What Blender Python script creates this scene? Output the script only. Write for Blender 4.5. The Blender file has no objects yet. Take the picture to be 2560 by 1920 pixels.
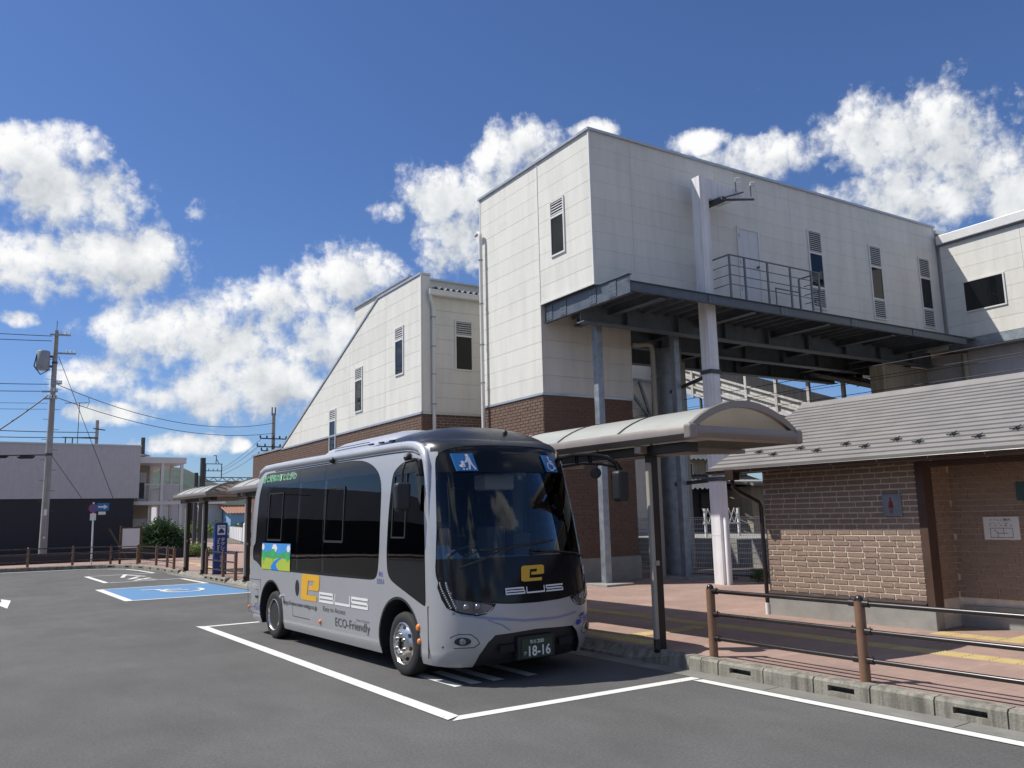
import bpy, bmesh, math, random
from mathutils import Vector, Matrix, noise as mnoise
random.seed(7)
R = math.radians
scene = bpy.context.scene
COL = scene.collection

# ------------------------------------------------------------------ camera
FLX = 2067.4                                  # focal length for a 2560 px wide frame
cam = bpy.data.cameras.new('camera')
cam.sensor_width = 36.0
cam.lens = 36.0 * FLX / 2560.0
cam.clip_start = 0.05
cam.clip_end = 9000
co = bpy.data.objects.new('camera', cam)
COL.objects.link(co)
heading, pitch, roll, EYE = 0.607392, 0.15742, -0.0237116, 1.88
fwd = Vector((math.sin(heading) * math.cos(pitch), math.cos(heading) * math.cos(pitch), math.sin(pitch)))
upv = Vector((-math.sin(heading) * math.sin(pitch), -math.cos(heading) * math.sin(pitch), math.cos(pitch)))
rgt = Vector((math.cos(heading), -math.sin(heading), 0))
r2 = rgt * math.cos(roll) + upv * math.sin(roll)
u2 = upv * math.cos(roll) - rgt * math.sin(roll)
mw = Matrix((r2, u2, -fwd)).transposed().to_4x4()
mw.translation = Vector((0, 0, EYE))
co.matrix_world = mw
scene.camera = co

# ------------------------------------------------------------------ sun, sky, exposure
SUN_DIR = Vector((0.56, -0.45, -1.0)).normalized()          # the way light travels
SUN_EL = math.asin(-SUN_DIR.z)
SUN_AZ = math.atan2(-SUN_DIR.x, -SUN_DIR.y)
sun = bpy.data.lights.new('sun', 'SUN')
sun.energy = 3.7
sun.angle = R(0.53)
sun.color = (1.0, 0.95, 0.87)
so = bpy.data.objects.new('sun', sun)
COL.objects.link(so)
so.rotation_euler = SUN_DIR.to_track_quat('-Z', 'Y').to_euler()
so.location = (-20, 20, 40)

scene.view_settings.view_transform = 'Standard'
scene.view_settings.look = 'None'
scene.view_settings.gamma = 1.0
scene.view_settings.exposure = 0.5
scene.view_settings.use_curve_mapping = False
scene.cycles.use_denoising = True
scene.cycles.max_bounces = 8
scene.cycles.transparent_max_bounces = 16
scene.cycles.sample_clamp_indirect = 6.0
scene.cycles.caustics_reflective = False
scene.cycles.caustics_refractive = False

world = bpy.data.worlds.new('World')
scene.world = world
world.use_nodes = True
try:
    world.cycles.sampling_method = 'MANUAL'
    world.cycles.sample_map_resolution = 512
except Exception:
    pass

# cumulus clouds: (azimuth, elevation, half width, half height) in radians, then a sea of others all round
CLOUDS = [(0.056, 0.382, 0.048, 0.028), (0.1, 0.401, 0.036, 0.024), (0.09, 0.35, 0.085, 0.04), (0.148, 0.287, 0.068, 0.038), (0.072, 0.273, 0.075, 0.036), (0.189, 0.299, 0.021, 0.031),
    (0.404, 0.284, 0.06, 0.038), (0.337, 0.249, 0.092, 0.035), (0.252, 0.207, 0.12, 0.045), (0.139, 0.159, 0.048, 0.023), (0.307, 0.157, 0.13, 0.037), (0.391, 0.213, 0.067, 0.06), (0.247, 0.14, 0.085, 0.018),
    (0.626, 0.427, 0.062, 0.037), (0.522, 0.381, 0.056, 0.035), (0.556, 0.33, 0.055, 0.047), (0.644, 0.371, 0.076, 0.066), (0.458, 0.361, 0.026, 0.014),
    (1.068, 0.404, 0.085, 0.04), (1.131, 0.367, 0.067, 0.053), (0.925, 0.397, 0.07, 0.023), (1.086, 0.333, 0.089, 0.039), (1.181, 0.309, 0.032, 0.033), (0.724, 0.45, 0.03, 0.012), (0.844, 0.425, 0.035, 0.013),
    (0.234, 0.086, 0.044, 0.012), (0.152, 0.121, 0.038, 0.012), (0.057, 0.214, 0.019, 0.009), (0.288, 0.087, 0.015, 0.008)]
WISPS = [(0.239, 0.35, 0.047, 0.024), (0.926, 0.474, 0.018, 0.010), (1.138, 0.449, 0.028, 0.018), (0.363, 0.309, 0.018, 0.018), (0.27, 0.36, 0.02, 0.015), (0.46, 0.36, 0.03, 0.02)]


class NG:
    """small helper to wire shader nodes"""
    def __init__(s, tree):
        s.t = tree
    def n(s, kind, **kw):
        nd = s.t.nodes.new(kind)
        for k, v in kw.items():
            setattr(nd, k, v)
        return nd
    def link(s, a, b):
        s.t.links.new(a, b)
    def put(s, sock, v):
        if isinstance(v, (int, float)):
            sock.default_value = v
        elif isinstance(v, (tuple, list)):
            if len(v) == 3 and sock.type == 'RGBA':
                v = (*v, 1)
            sock.default_value = v
        else:
            s.link(v, sock)
    def math(s, op, a, b=0.0, c=0.0, clamp=False):
        nd = s.n('ShaderNodeMath', operation=op, use_clamp=clamp)
        for i, v in enumerate((a, b, c)):
            s.put(nd.inputs[i], v)
        return nd.outputs[0]
    def vmath(s, op, a, b=(0, 0, 0), c=(0, 0, 0), scale=None):
        nd = s.n('ShaderNodeVectorMath', operation=op)
        s.put(nd.inputs[0], a)
        s.put(nd.inputs[1], b)
        s.put(nd.inputs[2], c)
        if scale is not None:
            s.put(nd.inputs['Scale'], scale)
        return nd.outputs['Value'] if op in ('DOT_PRODUCT', 'LENGTH', 'DISTANCE') else nd.outputs[0]
    def mapr(s, v, a, b, c, d, smooth=True):
        nd = s.n('ShaderNodeMapRange', interpolation_type='SMOOTHSTEP' if smooth else 'LINEAR')
        s.put(nd.inputs[0], v)
        for i, x in enumerate((a, b, c, d)):
            s.put(nd.inputs[i + 1], x)
        return nd.outputs[0]
    def mix(s, f, a, b, blend='MIX'):
        nd = s.n('ShaderNodeMix', data_type='RGBA', blend_type=blend)
        s.put(nd.inputs[0], f)
        s.put(nd.inputs[6], a)
        s.put(nd.inputs[7], b)
        return nd.outputs[2]
    def noise(s, vec, scale, detail=4, rough=0.5, dist=0.0, col=False):
        nd = s.n('ShaderNodeTexNoise')
        if vec is not None:
            s.link(vec, nd.inputs['Vector'])
        nd.inputs['Scale'].default_value = scale
        nd.inputs['Detail'].default_value = detail
        nd.inputs['Roughness'].default_value = rough
        nd.inputs['Distortion'].default_value = dist
        return nd.outputs['Color' if col else 'Fac']
    def ramp(s, v, stops):
        nd = s.n('ShaderNodeValToRGB')
        s.put(nd.inputs[0], v)
        el = nd.color_ramp.elements
        while len(el) < len(stops):
            el.new(0.5)
        for e, (p, c) in zip(el, stops):
            e.position = p
            e.color = (*c, 1) if len(c) == 3 else c
        return nd.outputs[0]


def cloud_group():
    """coarse cloud field: the clouds in view as soft ellipses, others from a broad noise, edges broken up"""
    g = bpy.data.node_groups.new('cloud_field', 'ShaderNodeTree')
    g.interface.new_socket('P', in_out='INPUT', socket_type='NodeSocketVector')
    g.interface.new_socket('Density', in_out='OUTPUT', socket_type='NodeSocketFloat')
    w = NG(g)
    gi = w.n('NodeGroupInput')
    go = w.n('NodeGroupOutput')
    P = gi.outputs[0]
    acc = None
    for lst, off in ((CLOUDS, 0.0), (WISPS, -0.85)):
        for a, e, ra, re in lst:
            ra *= 1.24
            re *= 1.26
            q = w.vmath('MULTIPLY_ADD', P, (1 / ra, 1 / re, 0), (-a / ra, -e / re, 0))
            dd = w.math('MULTIPLY_ADD', w.vmath('DOT_PRODUCT', q, q), -1.0, 1.0 + off)
            acc = dd if acc is None else w.math('SMOOTH_MAX', acc, dd, 0.3)
    acc = w.math('MAXIMUM', acc, -1.6)
    sep = w.n('ShaderNodeSeparateXYZ')
    w.link(P, sep.inputs[0])
    # unseen cumulus of the same kind added all round and overhead for ambient light
    aroundx = w.math('MULTIPLY', w.mapr(sep.outputs[0], -0.2, -0.04, 0, 1), w.mapr(sep.outputs[0], 1.22, 1.38, 1, 0))
    inside = w.math('MULTIPLY', aroundx, w.mapr(sep.outputs[1], 0.62, 0.8, 1, 0))
    fn = w.n('ShaderNodeTexNoise', noise_dimensions='2D')
    w.link(w.vmath('MULTIPLY', P, (1.0, 1.7, 1.0)), fn.inputs['Vector'])
    fn.inputs['Scale'].default_value = 2.3
    fn.inputs['Detail'].default_value = 2
    far = w.math('MULTIPLY_ADD', fn.outputs['Fac'], 10.0, -5.25)
    far = w.math('MINIMUM', far, 1.3)
    far = w.math('MULTIPLY_ADD', inside, -6.0, far)
    acc = w.math('MAXIMUM', acc, far)
    n1 = w.n('ShaderNodeTexNoise', noise_dimensions='2D')
    w.link(P, n1.inputs['Vector'])
    n1.inputs['Scale'].default_value = 15
    n1.inputs['Detail'].default_value = 5
    n1.inputs['Roughness'].default_value = 0.56
    d = w.math('MULTIPLY_ADD', w.math('SUBTRACT', n1.outputs['Fac'], 0.5), 2.0, acc)
    w.link(d, go.inputs[0])
    return g


def build_sky():
    nt = world.node_tree
    nt.nodes.clear()
    w = NG(nt)
    out = w.n('ShaderNodeOutputWorld')
    bg = w.n('ShaderNodeBackground')
    bg.inputs['Strength'].default_value = 0.1
    w.link(bg.outputs[0], out.inputs[0])
    sky = w.n('ShaderNodeTexSky', sky_type='NISHITA')
    sky.sun_disc = False
    sky.sun_elevation = SUN_EL
    sky.sun_rotation = SUN_AZ
    sky.air_density = 1.0
    sky.dust_density = 0.35
    sky.ozone_density = 3.2
    sky.altitude = 100
    tc = w.n('ShaderNodeTexCoord')
    sep = w.n('ShaderNodeSeparateXYZ')
    w.link(tc.outputs['Generated'], sep.inputs[0])
    az = w.math('ARCTAN2', sep.outputs[0], sep.outputs[1])
    el = w.math('ARCSINE', sep.outputs[2])
    cmb = w.n('ShaderNodeCombineXYZ')
    w.link(az, cmb.inputs[0])
    w.link(el, cmb.inputs[1])
    P = cmb.outputs[0]
    g = cloud_group()
    def dens(off):
        nd = w.n('ShaderNodeGroup')
        nd.node_tree = g
        w.link(P if off is None else w.vmath('ADD', P, off), nd.inputs[0])
        return nd.outputs[0]
    lo0 = dens(None)
    lo1 = dens((-0.016, 0.028, 0))
    # billows and fine wisps on the edge
    vor = w.n('ShaderNodeTexVoronoi', feature='F1', voronoi_dimensions='2D')
    nw_ = w.n('ShaderNodeTexNoise', noise_dimensions='2D')
    w.link(P, nw_.inputs['Vector'])
    nw_.inputs['Scale'].default_value = 55
    nw_.inputs['Detail'].default_value = 4
    nw_.inputs['Roughness'].default_value = 0.6
    warp = w.vmath('MULTIPLY_ADD', nw_.outputs['Color'], (0.022, 0.022, 0), w.vmath('SUBTRACT', P, (0.011, 0.011, 0)))
    w.link(warp, vor.inputs['Vector'])
    vor.inputs['Scale'].default_value = 42
    vor.inputs['Detail'].default_value = 2.0
    vor.inputs['Roughness'].default_value = 0.5
    vor.inputs['Lacunarity'].default_value = 2.4
    bil = w.math('SUBTRACT', 0.42, vor.outputs['Distance'])
    fine = w.math('SUBTRACT', nw_.outputs['Fac'], 0.5)
    d0 = w.math('MULTIPLY_ADD', bil, 0.4, lo0)
    d0 = w.math('MULTIPLY_ADD', fine, 0.95, d0)
    mask = w.mapr(d0, -0.12, 0.85, 0, 1)
    mask = w.math('MULTIPLY', mask, w.mapr(el, 0.015, 0.07, 0, 1))
    slope = w.math('SUBTRACT', lo0, lo1)
    n2 = w.n('ShaderNodeTexNoise', noise_dimensions='2D')
    w.link(w.vmath('ADD', P, (3.1, 1.7, 0)), n2.inputs['Vector'])
    n2.inputs['Scale'].default_value = 20
    n2.inputs['Detail'].default_value = 4
    n2.inputs['Roughness'].default_value = 0.5
    lit = w.math('MULTIPLY_ADD', slope, 0.30, 0.66)
    lit = w.math('MULTIPLY_ADD', w.math('SUBTRACT', n2.outputs['Fac'], 0.5), 0.75, lit)
    lit = w.math('MULTIPLY_ADD', bil, 0.14, lit)
    lit = w.math('MULTIPLY_ADD', fine, 0.2, lit)
    lit = w.math('SUBTRACT', lit, w.mapr(lo0, 0.5, 1.8, 0.0, 0.16))
    colr = w.ramp(lit, [(0.0, (2.7, 2.95, 3.35)), (0.3, (3.6, 3.85, 4.2)), (0.6, (5.3, 5.5, 5.7)), (0.9, (7.0, 7.0, 7.0))])
    base = w.mix(1.0, sky.outputs[0], SKY_TINT, 'MULTIPLY')
    w.link(w.mix(mask, base, colr), bg.inputs['Color'])


SKY_TINT = (0.47, 0.58, 0.79)
build_sky()

# ------------------------------------------------------------------ frames, mesh builder, things
TH = R(2.3)


def SW(s, l, z=0.0):
    """station frame (s into the station, l along its front) to world"""
    return (s * math.cos(TH) + l * math.sin(TH), -s * math.sin(TH) + l * math.cos(TH), z)


class MB:
    def __init__(s):
        s.v = []
        s.f = []
        s.m = []
    def add(s, vs, fs, m=0):
        o = len(s.v)
        s.v += [tuple(v) for v in vs]
        s.f += [tuple(i + o for i in f) for f in fs]
        s.m += [m] * len(fs)
        return s
    def box(s, x0, x1, y0, y1, z0, z1, m=0):
        return s.add([(x0, y0, z0), (x1, y0, z0), (x1, y1, z0), (x0, y1, z0), (x0, y0, z1), (x1, y0, z1), (x1, y1, z1), (x0, y1, z1)],
                     [(0, 3, 2, 1), (4, 5, 6, 7), (0, 1, 5, 4), (1, 2, 6, 5), (2, 3, 7, 6), (3, 0, 4, 7)], m)
    def bar(s, p, q, w, h, up=(0, 0, 1), m=0):
        p, q = Vector(p), Vector(q)
        d = (q - p).normalized()
        a = d.cross(Vector(up))
        if a.length < 1e-5:
            a = d.cross(Vector((1, 0, 0)))
        a.normalize()
        b = a.cross(d).normalized()
        a, b = a * w / 2, b * h / 2
        vs = [p - a - b, p + a - b, p + a + b, p - a + b, q - a - b, q + a - b, q + a + b, q - a + b]
        return s.add(vs, [(0, 1, 2, 3), (7, 6, 5, 4), (0, 4, 5, 1), (1, 5, 6, 2), (2, 6, 7, 3), (3, 7, 4, 0)], m)
    def tube(s, pts, r, n=8, cap=True, m=0):
        pts = [Vector(p) for p in pts]
        rs = r if isinstance(r, (list, tuple)) else [r] * len(pts)
        vs, fs = [], []
        prev = None
        for i, p in enumerate(pts):
            d = (pts[min(i + 1, len(pts) - 1)] - pts[max(i - 1, 0)]).normalized()
            if prev is None:
                a = d.cross(Vector((0, 0, 1)))
                if a.length < 1e-4:
                    a = d.cross(Vector((1, 0, 0)))
            else:
                a = prev - d * prev.dot(d)
            a.normalize()
            prev = a
            b = d.cross(a)
            for k in range(n):
                t = 2 * math.pi * k / n
                vs.append(p + (a * math.cos(t) + b * math.sin(t)) * rs[i])
        for i in range(len(pts) - 1):
            for k in range(n):
                fs.append((i * n + k, i * n + (k + 1) % n, (i + 1) * n + (k + 1) % n, (i + 1) * n + k))
        if cap:
            fs.append(tuple(range(n - 1, -1, -1)))
            fs.append(tuple((len(pts) - 1) * n + k for k in range(n)))
        return s.add(vs, fs, m)
    def lathe(s, o, axis, prof, n=24, m=0):
        o, ax = Vector(o), Vector(axis).normalized()
        a = ax.cross(Vector((0, 0, 1)))
        if a.length < 1e-4:
            a = Vector((1, 0, 0))
        a.normalize()
        b = ax.cross(a)
        vs, fs = [], []
        for r, t in prof:
            for k in range(n):
                th = 2 * math.pi * k / n
                vs.append(o + ax * t + (a * math.cos(th) + b * math.sin(th)) * max(r, 1e-4))
        for i in range(len(prof) - 1):
            for k in range(n):
                fs.append((i * n + k, i * n + (k + 1) % n, (i + 1) * n + (k + 1) % n, (i + 1) * n + k))
        fs.append(tuple(range(n - 1, -1, -1)))
        fs.append(tuple((len(prof) - 1) * n + k for k in range(n)))
        return s.add(vs, fs, m)
    def prism(s, poly, d, m=0):
        d = Vector(d)
        n = len(poly)
        p = [Vector(v) for v in poly]
        vs = p + [v + d for v in p]
        fs = [tuple(range(n)), tuple(range(2 * n - 1, n - 1, -1))]
        fs += [(i, i + n, (i + 1) % n + n, (i + 1) % n) for i in range(n)]
        return s.add(vs, fs, m)
    def face(s, pts, m=0):
        return s.add(pts, [tuple(range(len(pts)))], m)


BASE = {}


def mesh_from(name, mb, mats, base=(0, 0, 0), smooth=None, recalc=True):
    me = bpy.data.meshes.new(name)
    bx, by, bz = base
    me.from_pydata([(x - bx, y - by, z - bz) for x, y, z in mb.v], [], mb.f)
    mats = mats if isinstance(mats, (list, tuple)) else [mats]
    for m in mats:
        me.materials.append(m)
    if len(mats) > 1:
        me.polygons.foreach_set('material_index', mb.m)
    if recalc:
        bm = bmesh.new()
        bm.from_mesh(me)
        bmesh.ops.recalc_face_normals(bm, faces=bm.faces)
        bm.to_mesh(me)
        bm.free()
    if smooth is not None:
        me.polygons.foreach_set('use_smooth', [True] * len(me.polygons))
        try:
            me.set_sharp_from_angle(angle=R(smooth))
        except Exception:
            pass
    me.update()
    return me


def tag(o, label=None, cat=None, group=None, kind=None):
    if label: o['label'] = label
    if cat: o['category'] = cat
    if group: o['group'] = group
    if kind: o['kind'] = kind
    return o


def bevel(o, w, seg=2, ang=40):
    b = o.modifiers.new('bevel', 'BEVEL')
    b.width = w
    b.segments = seg
    b.limit_method = 'ANGLE'
    b.angle_limit = R(ang)
    b.harden_normals = False
    return o


def thing(name, label, cat, base=(0, 0, 0), frame='W', group=None):
    """an Empty at the thing's base; parts are given in the frame's coordinates"""
    o = bpy.data.objects.new(name, None)
    o.empty_display_size = 0.2
    COL.objects.link(o)
    if frame == 'S':
        o.location = SW(*base)
        o.rotation_euler = (0, 0, -TH)
    else:
        o.location = base
    tag(o, label, cat, group)
    BASE[o.name] = base
    return o


def part(parent, name, mb, mats, smooth=None, bev=0, seg=2, kind=None, label=None):
    base = BASE[parent.name]
    o = bpy.data.objects.new(name, mesh_from(name, mb, mats, base, smooth))
    COL.objects.link(o)
    o.parent = parent
    BASE[o.name] = base
    if bev: bevel(o, bev, seg)
    if kind: o['kind'] = kind
    if label: o['label'] = label
    return o


def single(name, mb, mats, label=None, cat=None, base=(0, 0, 0), frame='W', smooth=None, bev=0, group=None, kind=None):
    o = bpy.data.objects.new(name, mesh_from(name, mb, mats, base, smooth))
    COL.objects.link(o)
    if frame == 'S':
        o.location = SW(*base)
        o.rotation_euler = (0, 0, -TH)
    else:
        o.location = base
    BASE[o.name] = base
    if bev: bevel(o, bev)
    tag(o, label, cat, group, kind)
    return o


def copy_tree(o, parent=None):
    c = o.copy()
    COL.objects.link(c)
    if parent is not None:
        c.parent = parent
    BASE[c.name] = BASE.get(o.name, (0, 0, 0))
    for ch in list(o.children):
        copy_tree(ch, c)
    return c


# ------------------------------------------------------------------ materials
MAT = {}


def M(name, col, rough=0.6, metal=0.0, var=0.08, vs=3.0, bump=0.0, bs=60.0, bd=0.01, coat=0.0, spec=0.5, streak=0.0, fine=0.0, stain=None):
    """plain procedural surface: base colour broken up by two noises, optional fine relief, streaks and stains"""
    m = bpy.data.materials.new(name)
    m.use_nodes = True
    w = NG(m.node_tree)
    b = m.node_tree.nodes['Principled BSDF']
    geo = w.n('ShaderNodeNewGeometry')
    P = geo.outputs['Position']
    n1 = w.noise(P, vs, 5, 0.6)
    fac = w.mapr(n1, 0.3, 0.7, 1 - var, 1 + var, False)
    if fine:
        n2 = w.noise(P, 90, 3, 0.6)
        fac = w.math('MULTIPLY', fac, w.mapr(n2, 0.3, 0.7, 1 - fine, 1 + fine, False))
    if streak:
        n3 = w.noise(w.vmath('MULTIPLY', P, (6, 6, 0.35)), 1.6, 5, 0.65)
        fac = w.math('MULTIPLY', fac, w.mapr(n3, 0.35, 0.72, 1 + streak * 0.3, 1 - streak))
    c = w.vmath('SCALE', (col[0], col[1], col[2]), scale=fac)
    if stain:
        sc, amt, scol = stain
        n4 = w.noise(P, sc, 6, 0.7, 0.6)
        c = w.mix(w.mapr(n4, 0.52, 0.75, 0, amt), c, scol)
    w.link(c, b.inputs['Base Color'])
    r = w.mapr(n1, 0.25, 0.75, max(rough - 0.07, 0.02), min(rough + 0.07, 1), False)
    w.link(r, b.inputs['Roughness'])
    b.inputs['Metallic'].default_value = metal
    b.inputs['Specular IOR Level'].default_value = spec
    if coat:
        b.inputs['Coat Weight'].default_value = coat
        b.inputs['Coat Roughness'].default_value = 0.04
    if bump:
        bp = w.n('ShaderNodeBump')
        bp.inputs['Strength'].default_value = bump
        bp.inputs['Distance'].default_value = bd
        w.link(w.noise(P, bs, 6, 0.65), bp.inputs['Height'])
        w.link(bp.outputs[0], b.inputs['Normal'])
    MAT[name] = m
    return m


def asphalt():
    m = bpy.data.materials.new('asphalt')
    m.use_nodes = True
    w = NG(m.node_tree)
    b = m.node_tree.nodes['Principled BSDF']
    P = w.n('ShaderNodeNewGeometry').outputs['Position']
    big = w.noise(P, 0.45, 5, 0.6, 0.4)
    mid = w.noise(w.vmath('MULTIPLY', P, (1, 0.35, 1)), 2.2, 5, 0.65)
    grain = w.noise(P, 130, 3, 0.75)
    vor = w.n('ShaderNodeTexVoronoi', feature='F1')
    w.link(P, vor.inputs['Vector'])
    vor.inputs['Scale'].default_value = 95
    stone = w.mapr(vor.outputs['Distance'], 0.0, 0.45, 1.0, 0.0)
    pick = w.n('ShaderNodeSeparateColor')
    w.link(vor.outputs['Color'], pick.inputs[0])
    pale = w.math('MULTIPLY', stone, w.mapr(pick.outputs[0], 0.8, 0.97, 0, 1))
    f = w.math('MULTIPLY', w.mapr(big, 0.3, 0.7, 0.84, 1.14, False), w.mapr(mid, 0.3, 0.7, 0.92, 1.08, False))
    f = w.math('MULTIPLY', f, w.mapr(grain, 0.3, 0.7, 0.55, 1.45, False))
    f = w.math('MULTIPLY', f, w.mapr(w.noise(P, 34, 3, 0.7), 0.3, 0.7, 0.8, 1.2, False))
    c = w.vmath('SCALE', (0.112, 0.111, 0.109), scale=f)
    c = w.mix(w.math('MULTIPLY', pale, 0.8), c, (0.27, 0.265, 0.25))
    # oil drips and old repair seams
    oil = w.noise(P, 1.3, 4, 0.7, 1.2)
    c = w.mix(w.mapr(oil, 0.66, 0.8, 0, 0.45), c, (0.035, 0.035, 0.036))
    dust = w.noise(P, 0.8, 7, 0.7)
    c = w.mix(w.mapr(dust, 0.5, 0.8, 0, 0.35), c, (0.13, 0.125, 0.115))
    w.link(c, b.inputs['Base Color'])
    b.inputs['Roughness'].default_value = 0.88
    b.inputs['Specular IOR Level'].default_value = 0.3
    bp = w.n('ShaderNodeBump')
    bp.inputs['Strength'].default_value = 0.55
    bp.inputs['Distance'].default_value = 0.006
    w.link(w.math('ADD', w.math('MULTIPLY', stone, 0.6), grain), bp.inputs['Height'])
    w.link(bp.outputs[0], b.inputs['Normal'])
    MAT['asphalt'] = m


def road_paint(name, col):
    m = bpy.data.materials.new(name)
    m.use_nodes = True
    w = NG(m.node_tree)
    b = m.node_tree.nodes['Principled BSDF']
    P = w.n('ShaderNodeNewGeometry').outputs['Position']
    g = w.noise(P, 75, 4, 0.75)
    bl = w.noise(P, 3.0, 5, 0.7)
    worn = w.mapr(w.math('MULTIPLY_ADD', bl, 0.7, g), 0.92, 1.08, 0.0, 0.75)
    c = w.vmath('SCALE', col, scale=w.mapr(bl, 0.3, 0.7, 0.9, 1.06, False))
    w.link(w.mix(worn, c, (0.10, 0.10, 0.10)), b.inputs['Base Color'])
    b.inputs['Roughness'].default_value = 0.75
    bp = w.n('ShaderNodeBump')
    bp.inputs['Strength'].default_value = 0.4
    bp.inputs['Distance'].default_value = 0.004
    w.link(g, bp.inputs['Height'])
    w.link(bp.outputs[0], b.inputs['Normal'])
    MAT[name] = m


def paving():
    m = bpy.data.materials.new('red_paving')
    m.use_nodes = True
    w = NG(m.node_tree)
    b = m.node_tree.nodes['Principled BSDF']
    P = w.n('ShaderNodeNewGeometry').outputs['Position']
    br = w.n('ShaderNodeTexBrick')
    w.link(P, br.inputs['Vector'])
    br.inputs['Scale'].default_value = 1.0
    br.inputs['Brick Width'].default_value = 0.2
    br.inputs['Row Height'].default_value = 0.1
    br.inputs['Mortar Size'].default_value = 0.0022
    br.inputs['Mortar Smooth'].default_value = 0.4
    br.inputs['Color1'].default_value = (0.345, 0.235, 0.19, 1)
    br.inputs['Color2'].default_value = (0.31, 0.212, 0.178, 1)
    br.inputs['Mortar'].default_value = (0.24, 0.175, 0.15, 1)
    big = w.noise(P, 0.9, 5, 0.65, 0.4)
    patch = w.noise(w.vmath('SNAP', P, (0.6, 0.6, 10)), 3.7, 1, 0.5)
    f = w.math('MULTIPLY', w.mapr(big, 0.3, 0.7, 0.86, 1.12, False), w.mapr(patch, 0.3, 0.7, 0.9, 1.1, False))
    f = w.math('MULTIPLY', f, w.mapr(w.noise(P, 120, 3, 0.7), 0.3, 0.7, 0.8, 1.2, False))
    c = w.vmath('SCALE', br.outputs['Color'], scale=f)
    dust = w.noise(P, 2.4, 6, 0.7)
    c = w.mix(w.mapr(dust, 0.55, 0.8, 0, 0.4), c, (0.30, 0.235, 0.20))
    w.link(c, b.inputs['Base Color'])
    b.inputs['Roughness'].default_value = 0.85
    bp = w.n('ShaderNodeBump')
    bp.inputs['Strength'].default_value = 0.35
    bp.inputs['Distance'].default_value = 0.004
    w.link(w.math('SUBTRACT', w.noise(P, 90, 3, 0.7), br.outputs['Fac']), bp.inputs['Height'])
    w.link(bp.outputs[0], b.inputs['Normal'])
    MAT['red_paving'] = m


def siding(name, col):
    """cement siding board with a fine woven relief and faint weather streaks"""
    m = bpy.data.materials.new(name)
    m.use_nodes = True
    w = NG(m.node_tree)
    b = m.node_tree.nodes['Principled BSDF']
    geo = w.n('ShaderNodeNewGeometry')
    P = geo.outputs['Position']
    rnd = w.n('ShaderNodeObjectInfo').outputs['Random']
    st = w.noise(w.vmath('MULTIPLY', P, (2.2, 2.2, 0.3)), 1.4, 6, 0.65)
    f = w.math('MULTIPLY', w.mapr(st, 0.35, 0.75, 1.03, 0.9), w.mapr(rnd, 0, 1, 0.975, 1.025, False))
    c = w.vmath('SCALE', col, scale=f)
    mould = w.noise(P, 1.1, 7, 0.72, 0.8)
    c = w.mix(w.mapr(mould, 0.58, 0.8, 0, 0.28), c, (0.3, 0.31, 0.29))
    wv = w.n('ShaderNodeTexWave', wave_type='BANDS', bands_direction='DIAGONAL')
    w.link(P, wv.inputs['Vector'])
    wv.inputs['Scale'].default_value = 14
    wv.inputs['Distortion'].default_value = 1.5
    wv.inputs['Detail'].default_value = 2
    wv2 = w.n('ShaderNodeTexWave', wave_type='BANDS', bands_direction='Z')
    w.link(P, wv2.inputs['Vector'])
    wv2.inputs['Scale'].default_value = 9
    hgt = w.math('MULTIPLY', wv.outputs['Fac'], wv2.outputs['Fac'])
    c = w.vmath('SCALE', c, scale=w.mapr(hgt, 0, 1, 0.955, 1.03, False))
    w.link(c, b.inputs['Base Color'])
    b.inputs['Roughness'].default_value = 0.62
    bp = w.n('ShaderNodeBump')
    bp.inputs['Strength'].default_value = 0.35
    bp.inputs['Distance'].default_value = 0.006
    w.link(hgt, bp.inputs['Height'])
    w.link(bp.outputs[0], b.inputs['Normal'])
    MAT[name] = m


def brickmat(name, col, col2):
    m = bpy.data.materials.new(name)
    m.use_nodes = True
    w = NG(m.node_tree)
    b = m.node_tree.nodes['Principled BSDF']
    geo = w.n('ShaderNodeNewGeometry')
    P = geo.outputs['Position']
    rnd = w.n('ShaderNodeObjectInfo').outputs['Random']
    isl = geo.outputs['Random Per Island']
    k = w.math('FRACT', w.math('ADD', rnd, isl))
    n = w.noise(P, 26, 5, 0.7)
    c = w.mix(k, col, col2)
    c = w.vmath('SCALE', c, scale=w.mapr(n, 0.3, 0.7, 0.82, 1.16, False))
    w.link(c, b.inputs['Base Color'])
    b.inputs['Roughness'].default_value = 0.85
    bp = w.n('ShaderNodeBump')
    bp.inputs['Strength'].default_value = 0.6
    bp.inputs['Distance'].default_value = 0.008
    w.link(n, bp.inputs['Height'])
    w.link(bp.outputs[0], b.inputs['Normal'])
    MAT[name] = m


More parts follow.
